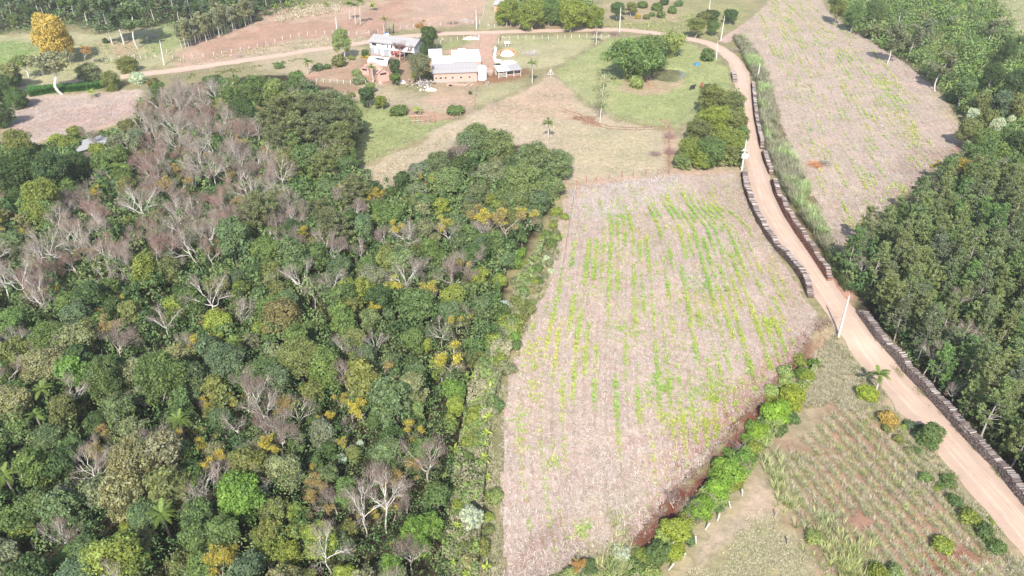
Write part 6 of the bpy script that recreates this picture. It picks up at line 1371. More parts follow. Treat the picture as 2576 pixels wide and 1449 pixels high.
# ------------------------------------------------------------------ LOG PILES
M_LOG = mat_plain("log_wood", (1, 1, 1), .9, .25, 5)
mbl = MB(); LOGM = []
for k in range(3):
    mbl = MB(); mbl.tube([(-.5, 0, 0), (.5, 0, 0)], [.5, .46], 7, (1, 1, 1)); LOGM.append(mbl.mesh("split_log", None))
def log_mat(name, c): return mat_plain(name, c, .9, .3, 6)
LM = [log_mat("log_pale", (.44, .38, .345)), log_mat("log_grey", (.27, .235, .22)), log_mat("log_rosy", (.37, .29, .26)), log_mat("log_dark", (.15, .12, .11))]
LOGS = []
for m_ in LM:
    me = LOGM[0].copy(); me.materials.append(m_); LOGS.append(me)
def log_pile(foot, height, label, side, length=1.5, top_step=.27, maxtop=290, cols=(0, 1, 2, 3), group=None, facecol=(.22, .15, .125)):
    """stacked split logs lying across the line 'foot', which is the picture line of the visible long foot; side: +1 when the pile lies to the left of foot's direction"""
    P = np.array([gnd(*p)[:2] for p in foot]); Q = resample(P, .05)
    n = len(Q); Tn = np.gradient(Q, axis=0); Tn /= np.linalg.norm(Tn, axis=1)[:, None]; Nn = np.stack([-Tn[:, 1], Tn[:, 0]], 1) * side
    o0 = np.array([Q[0][0], Q[0][1], float(hfun(*Q[0]))]); o = empty("log_pile", o0, 0, label, "log pile", group)
    tot = n * .05; st = max(top_step, tot / maxtop); ds = int(st / .05); r_ = random.Random(int(tot * 10))
    hn = lambda i: height * (1 + .22 * (float(vnoise(np.array([i * .05 * .3]), np.array([side * 3.]), 5)[0]) - .5) * 2) * min(1, .45 + i * .05 * .3) * min(1, .45 + (n - i) * .05 * .3)
    for i in range(0, n, ds):
        if r_.random() < .06: continue
        c = Q[i] + Nn[i] * (length * .5 + r_.uniform(-.09, .09)); z = float(hfun(*c)) + hn(i) + r_.uniform(-.10, .09); d = st * r_.uniform(.55, 1.1)
        q = bpy.data.objects.new("log", LOGS[cols[r_.randrange(len(cols))]]); COL.objects.link(q); q.parent = o; q.location = (c[0] - o0[0], c[1] - o0[1], z - o0[2])
        q.rotation_euler = (0, r_.uniform(-.03, .03), math.atan2(Nn[i][1], Nn[i][0]) + r_.uniform(-.10, .10)); q.scale = (length * r_.uniform(.93, 1.1), d, d * .75)
    # the stack below: log ends packed over the whole long face, both sides
    mb = MB(); rr = np.random.default_rng(3)
    V, F, Cc = [], [], []; nv = 0
    step = .17
    for i in range(0, n, int(step / .05) or 1):
        for lv in range(int(hn(i) / .16)):
            rad = rr.uniform(.065, .10); c2 = Q[i] + Tn[i] * rr.uniform(-.03, .03); zz = float(hfun(*c2)) + .06 + lv * .16 + rr.uniform(-.02, .02)
            e = rr.uniform(-.09, .07); col_ = np.array(facecol) * rr.uniform(.55, 1.7)
            t = np.arange(6) * np.pi / 3 + rr.uniform(0, 1)
            ring = lambda off: np.stack([Q[i][0] + Nn[i][0] * off + Tn[i][0] * rad * np.cos(t), Q[i][1] + Nn[i][1] * off + Tn[i][1] * rad * np.cos(t), zz + rad * np.sin(t)], 1)
            a_, b_ = ring(e), ring(length + e); V += [a_, b_]; Cc.append(np.tile(col_, (12, 1)))
            k = nv; F += [(k + j, k + (j + 1) % 6, k + 6 + (j + 1) % 6, k + 6 + j) for j in range(6)]; F += [(k, k + 1, k + 2, k + 3), (k + 3, k + 4, k + 5, k), (k + 9, k + 8, k + 7, k + 6), (k + 6, k + 11, k + 10, k + 9)]; nv += 12
    V = np.concatenate(V) - o0
    me = mesh_np("log_stack", V, [np.array(F)], np.concatenate(Cc)); link("log_stack", me, M_LOG, o, "stuff")
    return o
PILE_L = [(1864, 436), (1869, 474), (1883, 516), (1904, 562), (1930, 602), (1948, 628), (1969, 648), (1993, 675), (2012, 704), (2025, 735), (2031, 749)]
log_pile(PILE_L, 1.55, "long pale log pile between the road and the near stubble field", +1, 1.1, cols=(0, 1, 2, 3, 3), facecol=(.15, .105, .09), group="log piles along the road")
log_pile([(1938, 458), (1948, 494), (1971, 542), (1999, 587), (2031, 632), (2057, 672), (2080, 707)], 2.0, "tall log pile between the road and the far field, the lower long one", +1, .95, cols=(0, 1, 2, 3, 3), facecol=(.25, .13, .095), group="log piles along the road")
log_pile([(1915, 386), (1922, 412), (1934, 440)], 1.7, "short log pile above the tall lower one beside the tall grass", +1, 1.0, facecol=(.20, .125, .10), group="log piles along the road")
log_pile([(1889, 212), (1892, 250), (1897, 300), (1906, 345), (1912, 376)], 1.6, "far log pile beside the tall grass opposite the roadside trees", +1, .9, facecol=(.17, .115, .095), group="log piles along the road")
log_pile([(2153, 787), (2199, 852), (2252, 911), (2279, 944), (2332, 1000), (2372, 1044), (2412, 1089), (2452, 1133), (2505, 1185), (2545, 1238), (2600, 1305), (2660, 1380)], 1.7, "nearest long log pile below the pine wood", +1, 1.05, cols=(0, 1, 1, 3, 3, 3), facecol=(.22, .17, .155), group="log piles along the road")
log_pile([(1838, 185), (1840, 196), (1843, 207)], 1.3, "tiny log pile inside the road bend", +1, 1.4, facecol=(.30, .24, .2), group="log piles along the road")
# ------------------------------------------------------------------ UNCOUNTABLE COVER: straw, weeds, grass, cane, undergrowth
def in_poly_points(W, n, r):
    lo, hi = W.min(0), W.max(0); lo = np.maximum(lo, [-400, 44])
    out = []; m = 0
    while m < n:
        P = r.uniform(lo, hi, (n * 2, 2)); P = P[sdist(P[:, 0], P[:, 1], W) < 0]; out.append(P); m += len(P)
        if not len(P): break
    return np.concatenate(out)[:n]
def near_weight(P, p=1.0):
    d = np.hypot(P[:, 0], P[:, 1]); return np.clip((75 / d) ** p, 0, 1)
def blades(r, base, n_per, L, Wd, colr, spread=.15, lean=.5, jcol=.25, zoff=0.0, bend=.5):
    """clumps of arching blades; base (m,3); returns V, F4, F3 arrays"""
    m = len(base); i = np.repeat(np.arange(m), n_per); k = len(i)
    a = r.uniform(0, 6.283, k); ln = np.broadcast_to(L, (m,))[i] * r.uniform(.55, 1.15, k); le = r.uniform(.15, 1.0, k) * lean
    d = np.stack([np.cos(a), np.sin(a)], 1); sp = np.broadcast_to(spread, (m,))[i]
    B = base[i].copy(); B[:, :2] += d * (sp * r.uniform(0, 1, k))[:, None]
    perp = np.stack([-d[:, 1], d[:, 0], np.zeros(k)], 1) * (np.broadcast_to(Wd, (m,))[i] * .5)[:, None]
    hd = np.sin(le); vd = np.cos(le)
    M = B + np.stack([d[:, 0] * hd * ln * .55, d[:, 1] * hd * ln * .55, vd * ln * .6], 1)
    le2 = le + bend * r.uniform(.3, 1.4, k)
    Tp = M + np.stack([d[:, 0] * np.sin(le2) * ln * .5, d[:, 1] * np.sin(le2) * ln * .5, np.cos(le2) * ln * .45], 1)
    V = np.stack([B - perp, B + perp, M + perp * .9, M - perp * .9, Tp], 1).reshape(-1, 3)
    s = np.arange(k)[:, None] * 5
    F4 = s + np.array([[0, 1, 2, 3]]); F3 = s + np.array([[3, 2, 4]])
    c = np.asarray(colr, float); c = c[i] if c.ndim == 2 else np.tile(c, (k, 1))
    c = c * r.uniform(1 - jcol, 1 + jcol, (k, 1)); return V, F4, F3, np.repeat(c, 5, 0)
def stuff(name, V, Fs, cc, mat):
    return link(name, mesh_np(name, V, Fs, cc), mat, None, "stuff")
rs = np.random.default_rng(77)
def off_bank(P, w_=1.9):
    d, s_, al, L_ = seg_dist(P[:, 0], P[:, 1], BANK); return P[~((s_ > 0) & (d < w_ * (.6 + .8 * fbm(P[:, 0] / 3, P[:, 1] / 3, 71, 2))))]
def zat(P, lift=0.0): return np.column_stack([P, hfun(P[:, 0], P[:, 1]) + lift])

# straw lying on the stubble
def straw(name, W, n, L, Wd, dens=None, colr=((.56, .48, .43), (.50, .41, .36), (.61, .53, .46), (.38, .30, .265)), left=None, right=None, nrow=None, z=.19):
    P = in_poly_points(W, n, rs)
    d = sdist(P[:, 0], P[:, 1], W); keep = rs.random(len(P)) < (.35 + .65 * smooth(.30, .62, fbm(P[:, 0] / 4, P[:, 1] / 4, 41, 3))) * near_weight(P, .5)
    P = P[keep]
    if left is not None:
        u = row_coord(P[:, 0], P[:, 1], left, right, nrow); f = np.abs((u % 1) - .5); P = P[rs.random(len(P)) < 1 - .75 * smooth(.22, .42, f)]
    m = len(P); a = rs.uniform(0, 6.283, m) * .55 + 1.1; D = np.stack([np.cos(a), np.sin(a), rs.uniform(-.05, .22, m)], 1)
    c = np.array(colr)[rs.integers(0, len(colr), m)] * rs.uniform(.75, 1.15, (m, 1)); Pz = zat(P, z)
    t = np.stack([-D[:, 1], D[:, 0], 0 * a], 1) * (Wd * rs.uniform(.6, 1.5, m))[:, None] * .5; ln = (L * rs.uniform(.4, 1.4, m))[:, None]
    V = np.stack([Pz - t, Pz + t, Pz + D * ln + t * .4, Pz + D * ln - t * .4], 1).reshape(-1, 3)
    return stuff(name, V, [np.arange(4 * m).reshape(-1, 4)], np.repeat(c, 4, 0), M_STRAW)
straw("straw_litter", NEARW, 90000, .62, .06, left=N_L, right=N_R, nrow=NROW_N)
straw("straw_litter", FARW, 50000, 1.1, .10, left=F_L, right=F_R, nrow=NROW_F)
straw("straw_litter", polyw([(1430, 480), (1470, 470), (1600, 455), (1720, 440), (1690, 490), (1620, 525), (1520, 560), (1440, 560)]), 5000, 1.5, .09, colr=((.60, .52, .48), (.52, .43, .39)), z=.22)
straw("straw_litter", polyw([(20, 325), (30, 275), (60, 250), (150, 238), (230, 232), (345, 230), (355, 255), (340, 285), (280, 310), (120, 342), (60, 355)]), 16000, 1.3, .085, colr=((.60, .50, .46), (.52, .41, .37), (.44, .33, .29)), z=.08)

# bright weeds along the rows of the fields
def band(P, path, width):
    d, *_ = seg_dist(P[:, 0], P[:, 1], polyw(path)); return np.exp(-(d / width) ** 2)
def weeds(name, W, left, right, nrow, per_m, strips, blobs, amp, L, Wd, n_per, seed, cols, gen=.60):
    r = np.random.default_rng(seed); lo, hi = W.min(0), W.max(0)
    n = int(per_m); y = r.uniform(max(lo[1], 46), hi[1], n); k = r.integers(0, nrow + 6, n) - 1
    l = polyw(left); rt = polyw(right); l = l[np.argsort(l[:, 1])]; rt = rt[np.argsort(rt[:, 1])]
    xl = np.interp(y, l[:, 1], l[:, 0]); xr = np.interp(y, rt[:, 1], rt[:, 0])
    u = k + .5 + r.normal(size=n) * .13; x = xl + (xr - xl) * u / nrow
    P = np.stack([x, y], 1); d = sdist(x, y, W); P = P[d < -1.0]; k = k[d < -1.0]
    dens = gen * smooth(.44, .74, fbm(P[:, 0] / 5 + k * 13.7, P[:, 1] / 11, seed, 3))
    for path, wd, s in strips: dens = dens + s * band(P, path, wd) * smooth(.34, .66, fbm(P[:, 0] / 1.8, P[:, 1] / 4, seed + 5, 4)) * smooth(.35, .6, fbm(k * 3.3, P[:, 1] / 9, seed + 6, 2))
    if W is NEARW: dens = dens * (.30 + 1.15 * (1 - smooth(-2, 9, sdist(P[:, 0], P[:, 1], polyw([(1500, 545), (1800, 500), (1860, 600), (1950, 830), (1900, 985), (1720, 1070), (1560, 1040), (1400, 900), (1400, 740)])))))
    dens = dens * amp * (.45 + .55 * smooth(.40, .60, fbm(P[:, 0] / 1.2 + k * 7.1, P[:, 1] / 2.6, seed + 11, 2)))
    keep = r.random(len(P)) < dens; P = P[keep]
    Q = []
    for path, wd, cnt in blobs:
        pw = resample(polyw(path), .3); cnt = int(cnt * .75); q = pw[r.integers(0, len(pw), cnt)] + r.normal(size=(cnt, 2)) * wd * 1.7
        Q.append(q[fbm(q[:, 0] / 1.6, q[:, 1] / 1.6, seed + 9, 3) > .46])
    if Q: P = np.vstack([P] + Q)
    P = P[sdist(P[:, 0], P[:, 1], W) < -.3]
    m = len(P); c = np.array(cols)[r.integers(0, len(cols), m)] * r.uniform(.8, 1.2, (m, 1))
    patch = fbm(P[:, 0] / 7, P[:, 1] / 7, 91, 3)[:, None]; c = c * (1 + (patch - .5) * np.array([.9, .2, .0]))
    size = r.uniform(.4, 1.2, m) * (.8 + .5 * fbm(P[:, 0] / 4, P[:, 1] / 4, 92, 2))
    V, F4, F3, cc = blades(r, zat(P, .14), n_per, L * size, Wd, c, .22, 1.0, .25, 0, .8)
    print(name, m); return stuff(name, V, [F4, F3], cc, M_BLADE)
WG = [(.30, .42, .07), (.36, .46, .09), (.24, .38, .06), (.38, .46, .11)]
weeds("weed_rows", NEARW, N_L, N_R, NROW_N, 80000,
      [([(1560, 560), (1600, 700), (1640, 900)], 3.5, .5), ([(1700, 500), (1770, 640), (1850, 800), (1900, 930)], 4.5, .8), ([(1790, 530), (1850, 640), (1920, 740), (1945, 830)], 1.6, 1.0), ([(1420, 640), (1400, 760), (1380, 860)], 5, .35), ([(1320, 950), (1310, 1100)], 4, .55), ([(1680, 560), (1720, 720), (1800, 900)], 3, .5), ([(1880, 950), (1800, 1050), (1740, 1000)], 3.5, .5)],
      [([(1600, 535), (1560, 548), (1500, 545)], .9, 260), ([(1590, 555), (1560, 640), (1500, 700), (1440, 790)], 1.3, 700), ([(1640, 530), (1690, 500), (1720, 480)], 1.0, 260), ([(1795, 520), (1800, 560), (1815, 600)], .7, 350), ([(1800, 560), (1850, 660), (1872, 700)], .55, 340),
       ([(1640, 960), (1660, 985), (1680, 960)], .9, 280), ([(1790, 1010), (1840, 960), (1870, 930)], 1.3, 700), ([(1770, 990), (1800, 1040), (1760, 1040)], 1.3, 520), ([(1620, 1020), (1680, 1060), (1730, 1050)], .9, 380), ([(1740, 690), (1760, 740), (1775, 800)], .8, 350), ([(1560, 820), (1580, 860)], .8, 260), ([(1920, 800), (1940, 830)], .8, 260),
       ([(1345, 850), (1310, 900)], 1.0, 240), ([(1305, 1040), (1315, 1090), (1330, 1130)], .55, 260), ([(1340, 960), (1345, 1010)], .45, 160), ([(1400, 1150), (1395, 1190)], .4, 120), ([(1480, 1330), (1455, 1350)], .5, 150), ([(1560, 640), (1500, 650)], 1.5, 200), ([(1660, 800), (1700, 780), (1720, 850)], 2.5, 420)],
      1.5, .38, .055, 8, 3, WG)
weeds("weed_rows", FARW, F_L, F_R, NROW_F, 52000,
      [([(2205, 190), (2260, 270), (2310, 350)], 2.2, .9), ([(1960, 130), (2000, 240)], 3, .5), ([(2130, 130), (2180, 260), (2230, 330)], 5, .5), ([(2060, 60), (2130, 110)], 5, .35)],
      [([(2208, 188), (2228, 230), (2255, 285), (2290, 335), (2320, 370)], .8, 900), ([(2240, 210), (2255, 235)], 1.2, 240), ([(2310, 495), (2340, 520)], .8, 120), ([(2165, 560), (2190, 590)], .8, 240), ([(2255, 470), (2262, 490)], .8, 120), ([(1940, 46), (1980, 52)], 1.5, 140)],
      1.2, .5, .085, 6, 4, WG, gen=.55)

# short grass of pastures and verges
def grass(name, poly, n, L, Wd, cols, n_per=5, seed=1, thr=.42, lean=.8):
    r = np.random.default_rng(seed); W = polyw(poly); P = in_poly_points(W, n, r); P = off_bank(P)
    P = P[r.random(len(P)) < smooth(thr - .12, thr + .12, fbm(P[:, 0] / 3.5, P[:, 1] / 3.5, seed, 4)) * near_weight(P, .3)]
    P = P[(-sdist(P[:, 0], P[:, 1], W) + (fbm(P[:, 0] / 2.5, P[:, 1] / 2.5, seed + 40, 3) - .5) * 7) > r.uniform(0, 2.2, len(P))]
    if not len(P): return
    m = len(P); c = np.array(cols)[r.integers(0, len(cols), m)] * r.uniform(.8, 1.2, (m, 1))
    V, F4, F3, cc = blades(r, zat(P), n_per, L * r.uniform(.6, 1.4, m), Wd, c, .25, lean, .25, 0, .7)
    return stuff(name, V, [F4, F3], cc, M_BLADE)
PG = [(.23, .27, .11), (.28, .31, .14), (.34, .34, .19)]; DG = [(.46, .40, .30), (.42, .38, .26), (.49, .43, .33), (.34, .345, .18)]
grass("pasture_grass", [(1400, 182), (1535, 99), (1710, 100), (1800, 152), (1840, 205), (1742, 296), (1683, 322), (1560, 294), (1480, 258)], 9000, .30, .09, PG, 4, 21)
grass("pasture_grass", [(868, 252), (960, 264), (1060, 312), (1150, 300), (1020, 363), (900, 424), (880, 440)], 5000, .28, .08, PG, 4, 22)
grass("dry_grass", [(1230, 265), (1300, 236), (1388, 198), (1480, 262), (1680, 330), (1680, 436), (1560, 448), (1440, 470), (1420, 380), (1330, 340), (1200, 300)], 9000, .32, .07, DG, 4, 23)
grass("dry_grass", [(900, 470), (890, 440), (1040, 366), (1200, 290), (1180, 320), (1070, 390), (980, 460)], 3500, .32, .07, DG, 4, 24)
grass("meadow_grass", [(1660, 1449), (1740, 1390), (1900, 1250), (2000, 1320), (2080, 1449), (2110, 1600), (1560, 1600)], 14000, .20, .05, [(.46, .42, .30), (.40, .39, .25), (.36, .37, .19), (.50, .44, .33)], 5, 25, .40)
grass("dry_grass", [(1880, 1040), (1990, 910), (2066, 822), (2110, 835), (2190, 950), (2250, 1040), (2100, 1020), (1990, 1010), (1900, 1120)], 15000, .5, .038, DG, 9, 26, .30)
grass("dry_grass", [(1350, 1470), (1440, 1390), (1600, 1350), (1740, 1200), (1850, 1080), (1800, 1250), (1650, 1420), (1560, 1540), (1350, 1600)], 7000, .6, .045, DG, 8, 27, .35)
grass("verge_grass", [(1780, 455), (1862, 440), (1905, 575), (2030, 760), (2062, 810), (2030, 850), (1960, 740), (1880, 600)], 9000, .35, .05, DG, 5, 28, .42)
grass("verge_grass", [(2172, 778), (2215, 838), (2290, 925), (2420, 1062), (2570, 1240), (2640, 1330), (2570, 1262), (2480, 1170), (2380, 1062), (2270, 950), (2190, 850), (2155, 800)], 2600, .40, .05, [(.20, .24, .08), (.30, .28, .14)], 8, 29, .36)
grass("verge_grass", [(2120, 850), (2230, 985), (2330, 1105), (2440, 1240), (2640, 1500), (2560, 1500), (2400, 1290), (2300, 1130), (2200, 1000), (2110, 880)], 12000, .5, .04, DG + [(.24, .29, .10)], 8, 30, .36)
grass("field_edge_grass", [(1200, 960), (1290, 800), (1330, 700), (1400, 600), (1430, 560), (1400, 660), (1370, 740), (1330, 800), (1300, 880), (1275, 960), (1262, 1100), (1262, 1600), (1130, 1600), (1160, 1200)], 24000, .6, .045, DG + [(.22, .24, .09), (.28, .28, .11)], 8, 31, .30)
grass("slope_grass", [(430, 150), (640, 118), (800, 96), (925, 92), (920, 104), (800, 125), (640, 142), (480, 168)], 3500, .5, .12, DG, 4, 32, .45)
grass("slope_grass", [(700, 20), (860, 5), (860, 30), (760, 45), (690, 60)], 1500, 1.0, .14, [(.50, .44, .32)], 6, 33, .3)
grass("slope_grass", [(1490, 64), (1600, 55), (1760, 30), (1880, 10), (1860, 60), (1780, 100), (1640, 78)], 5000, .6, .13, [(.30, .33, .13), (.36, .36, .18)], 4, 34, .4)
grass("road_bank_weeds", [(420, 192), (640, 165), (780, 142), (770, 150), (620, 180), (430, 205)], 1800, .5, .12, [(.15, .19, .06), (.30, .28, .13)], 5, 35, .45)
grass("meadow_grass", [(0, 100), (250, 110), (440, 75), (440, 140), (300, 175), (60, 200), (-60, 200)], 5000, .35, .12, [(.18, .26, .07), (.24, .30, .1)], 4, 36, .4)

grass("slope_grass", [(2470, -40), (2560, 105), (2760, 300), (2800, -40)], 5000, .8, .16, [(.30, .36, .15), (.36, .38, .2)], 4, 37, .3)
P = resample(BANK, .12); P = np.repeat(P, 4, 0); P = P + rs.normal(size=P.shape) * 1.0; P = P[fbm(P[:, 0] / 1.5, P[:, 1] / 1.5, 72, 3) > .45]
V, F4, F3, cc = blades(rs, zat(P), 9, .55, .035, np.array([(.34, .23, .18), (.26, .17, .13), (.40, .33, .25)])[rs.integers(0, 3, len(P))], .3, 1.1, .3, 0, .9); stuff("bank_grass", V, [F4, F3], cc, M_BLADE)

# green hedge of maize above the small straw field
r = np.random.default_rng(8); P = in_poly_points(polyw([(74, 228), (120, 224), (200, 219), (256, 213), (258, 221), (200, 228), (130, 233), (76, 242)]), 1500, r)
V, F4, F3, cc = blades(r, zat(P), 12, 2.0, .12, (.09, .21, .055), .3, .5, .3, 0, .7); stuff("maize_hedge", V, [F4, F3], cc, M_BLADE)

# tall cane grass right of the road, dull seed heads over green leaves
CANE = [(1846, 96), (1872, 100), (1905, 150), (1936, 210), (1948, 290), (1962, 350), (1990, 400), (2025, 470), (2048, 560), (2080, 610), (2105, 655), (2092, 672), (2056, 615), (2010, 548), (1978, 495), (1952, 440), (1932, 380), (1916, 300), (1906, 215), (1880, 160)]
P = in_poly_points(polyw(CANE), 2600, r); pt = fbm(P[:, 0] / 6, P[:, 1] / 12, 55, 3)[:, None]
P = P[fbm(P[:, 0] / 3, P[:, 1] / 3, 56, 3) > .38]; pt = fbm(P[:, 0] / 6, P[:, 1] / 12, 55, 3)[:, None]
c = np.where(pt > .55, np.array([[.32, .40, .18]]), np.array([[.28, .275, .18]])) * r.uniform(.8, 1.2, (len(P), 1))
V, F4, F3, cc = blades(r, zat(P), 16, 1.9 + 1.6 * pt[:, 0], .09, c, .5, .45, .3, 0, .8); stuff("tall_cane_grass", V, [F4, F3], cc, M_BLADE)
P = in_poly_points(polyw([(2078, 640), (2110, 655), (2140, 720), (2125, 735), (2085, 690)]), 350, r); V, F4, F3, cc = blades(r, zat(P), 14, 1.8, .09, (.12, .15, .06), .5, .5, .3); stuff("tall_cane_grass", V, [F4, F3], cc, M_BLADE)

# the dry cane field in the lower right: rows of drooping clumps
CF = polyw([(1960, 1150), (2040, 1080), (2080, 1040), (2150, 1010), (2215, 1010), (2290, 1105), (2370, 1200), (2450, 1310), (2540, 1430), (2640, 1600), (2120, 1600), (2060, 1400), (2010, 1290), (1975, 1230)])
d0 = np.array(at(2330, 1330)) - np.array(at(2130, 1100)); d0 /= np.linalg.norm(d0); nn = np.array([-d0[1], d0[0]]); base0 = np.array(at(2180, 1200))
tt = r.uniform(-60, 60, 70000); kk = r.integers(-22, 22, 70000); P = base0 + d0 * tt[:, None] + nn * (kk * 1.75 + r.normal(size=70000) * .27)[:, None]
P = P[(sdist(P[:, 0], P[:, 1], CF) < 0)]; P = P[fbm(P[:, 0] / 2.0, P[:, 1] / 2.0, 62, 3) > .31][:11000]
g_ = fbm(P[:, 0] / 5, P[:, 1] / 5, 61, 3); u_ = r.random(len(P))
c = np.where((u_ < .38)[:, None], np.array([[.36, .39, .15]]), np.where((u_ < .48)[:, None], np.array([[.18, .26, .09]]), np.array([[.50, .42, .33]]))) * r.uniform(.75, 1.2, (len(P), 1))
V, F4, F3, cc = blades(r, zat(P), 12, .74 * (.6 + .9 * g_), .032, c, .28, 1.1, .3, 0, 1.0); stuff("dry_cane_rows", V, [F4, F3], cc, M_BLADE); print("cane", len(P))
for poly, cnt, L_, colr in [([(1925, 1150), (1960, 1140), (1985, 1250), (1960, 1260)], 50, 1.9, (.38, .42, .18)), ([(1550, 1380), (1590, 1400), (1580, 1560), (1540, 1560)], 160, 2.0, (.42, .44, .2)), ([(2090, 1360), (2160, 1370), (2190, 1470), (2110, 1470)], 110, 1.7, (.38, .41, .16)), ([(2050, 1285), (2090, 1280), (2110, 1330), (2060, 1340)], 25, 1.4, (.38, .42, .2))]:
    P = polyw(poly).mean(0) + r.normal(size=(cnt, 2)) * polyw(poly).std(0) * .9; V, F4, F3, cc = blades(r, zat(P), 14, L_ * r.uniform(.5, 1.2, len(P)), .05, np.array(colr) * r.uniform(.75, 1.25, (len(P), 1)), .35, .6, .3, 0, .8); stuff("elephant_grass", V, [F4, F3], cc, M_BLADE)

# undergrowth under and between the trees
def undergrowth(name, poly, n, hmax, size, cols, seed, sc=3.0, zmin=.2):
    r = np.random.default_rng(seed); P = off_bank(in_poly_points(polyw(poly), n, r))
    P = P[r.random(len(P)) < np.clip(near_weight(P, .7) + .15, 0, 1)]
    hgt = hmax * (.25 + 1.0 * smooth(.3, .75, fbm(P[:, 0] / sc, P[:, 1] / sc, seed, 3)))
    z = hgt * (1 - r.random(len(P)) ** 2 * .55) + zmin
    dh = 0.4; hx_ = hmax * (smooth(.3, .75, fbm((P[:, 0] + dh) / sc, P[:, 1] / sc, seed, 3)) - smooth(.3, .75, fbm((P[:, 0] - dh) / sc, P[:, 1] / sc, seed, 3))) / (2 * dh)
    hy_ = hmax * (smooth(.3, .75, fbm(P[:, 0] / sc, (P[:, 1] + dh) / sc, seed, 3)) - smooth(.3, .75, fbm(P[:, 0] / sc, (P[:, 1] - dh) / sc, seed, 3))) / (2 * dh)
    Nn = np.column_stack([-hx_, -hy_, np.ones(len(P))]) + r.normal(size=(len(P), 3)) * .6
    Q = zat(P); Q[:, 2] += z
    ci = np.clip((fbm(P[:, 0] / 2.2, P[:, 1] / 2.2, seed + 3, 3) - .25) * 2 * len(cols), 0, len(cols) - 1).astype(int); c = np.array(cols)[ci] * r.uniform(.7, 1.3, (len(P), 1))
    dist = np.hypot(Q[:, 0], Q[:, 1]); V, F, cc = leaf_cards(Q, Nn, size * np.clip(dist / 90, .8, 2.6), 1.6, c, .2, r)
    return stuff(name, V, [F], cc, M_BLADE)
UG = [(.065, .12, .040), (.095, .16, .052), (.125, .19, .068), (.16, .205, .075)]
undergrowth("forest_undergrowth", FOREST, 300000, 4.6, .25, UG, 51, 2.2)
undergrowth("forest_undergrowth", [(660, 250), (880, 255), (905, 300), (895, 440), (700, 440)], 12000, 3.0, .20, UG, 52)
undergrowth("forest_undergrowth", PINES, 75000, 3.6, .26, UG + [(.10, .13, .05)], 53)
undergrowth("woods_undergrowth", [(-160, 100), (60, 92), (190, 78), (250, 92), (430, 72), (560, 95), (640, 60), (860, -20), (-200, -40)], 45000, 2.5, .17, UG, 54)
undergrowth("thicket", [(2072, -20), (2140, 84), (2200, 110), (2290, 172), (2395, 270), (2440, 350), (2465, 400), (2720, 420), (2760, 300), (2560, 105), (2470, -30)], 100000, 4.2, .19, [(.11, .17, .05), (.145, .215, .065), (.17, .235, .08), (.19, .23, .08), (.145, .24, .05)], 55, 4.5)
undergrowth("bank_shrubbery", [(1775, 1215), (1875, 1115), (1985, 985), (2065, 895), (2045, 960), (1945, 1100), (1870, 1210), (1790, 1280), (1700, 1360), (1620, 1440), (1500, 1500), (1400, 1560), (1350, 1470), (1500, 1400), (1640, 1340)], 20000, 1.3, .22, [(.21, .27, .08), (.26, .27, .14), (.17, .26, .06), (.27, .32, .09)], 56)
undergrowth("edge_shrubbery", [(1180, 980), (1265, 820), (1300, 720), (1340, 660), (1385, 590), (1340, 700), (1310, 800), (1290, 880), (1250, 980), (1230, 1100), (1190, 1600), (1090, 1600), (1130, 1250)], 24000, 1.9, .28, [(.15, .21, .075), (.21, .22, .12), (.19, .26, .08), (.27, .26, .16)], 57)
undergrowth("hedge_shrubbery", [(180, 360), (360, 320), (345, 350), (300, 420), (200, 440), (60, 470), (-60, 470), (-60, 380), (60, 385)], 26000, 2.6, .19, UG + [(.12, .16, .05)], 58)
undergrowth("roadside_shrubbery", [(1700, 410), (1730, 330), (1800, 240), (1860, 240), (1880, 330), (1868, 425), (1780, 430)], 12000, 2.2, .20, [(.19, .21, .06), (.15, .19, .06)], 59)
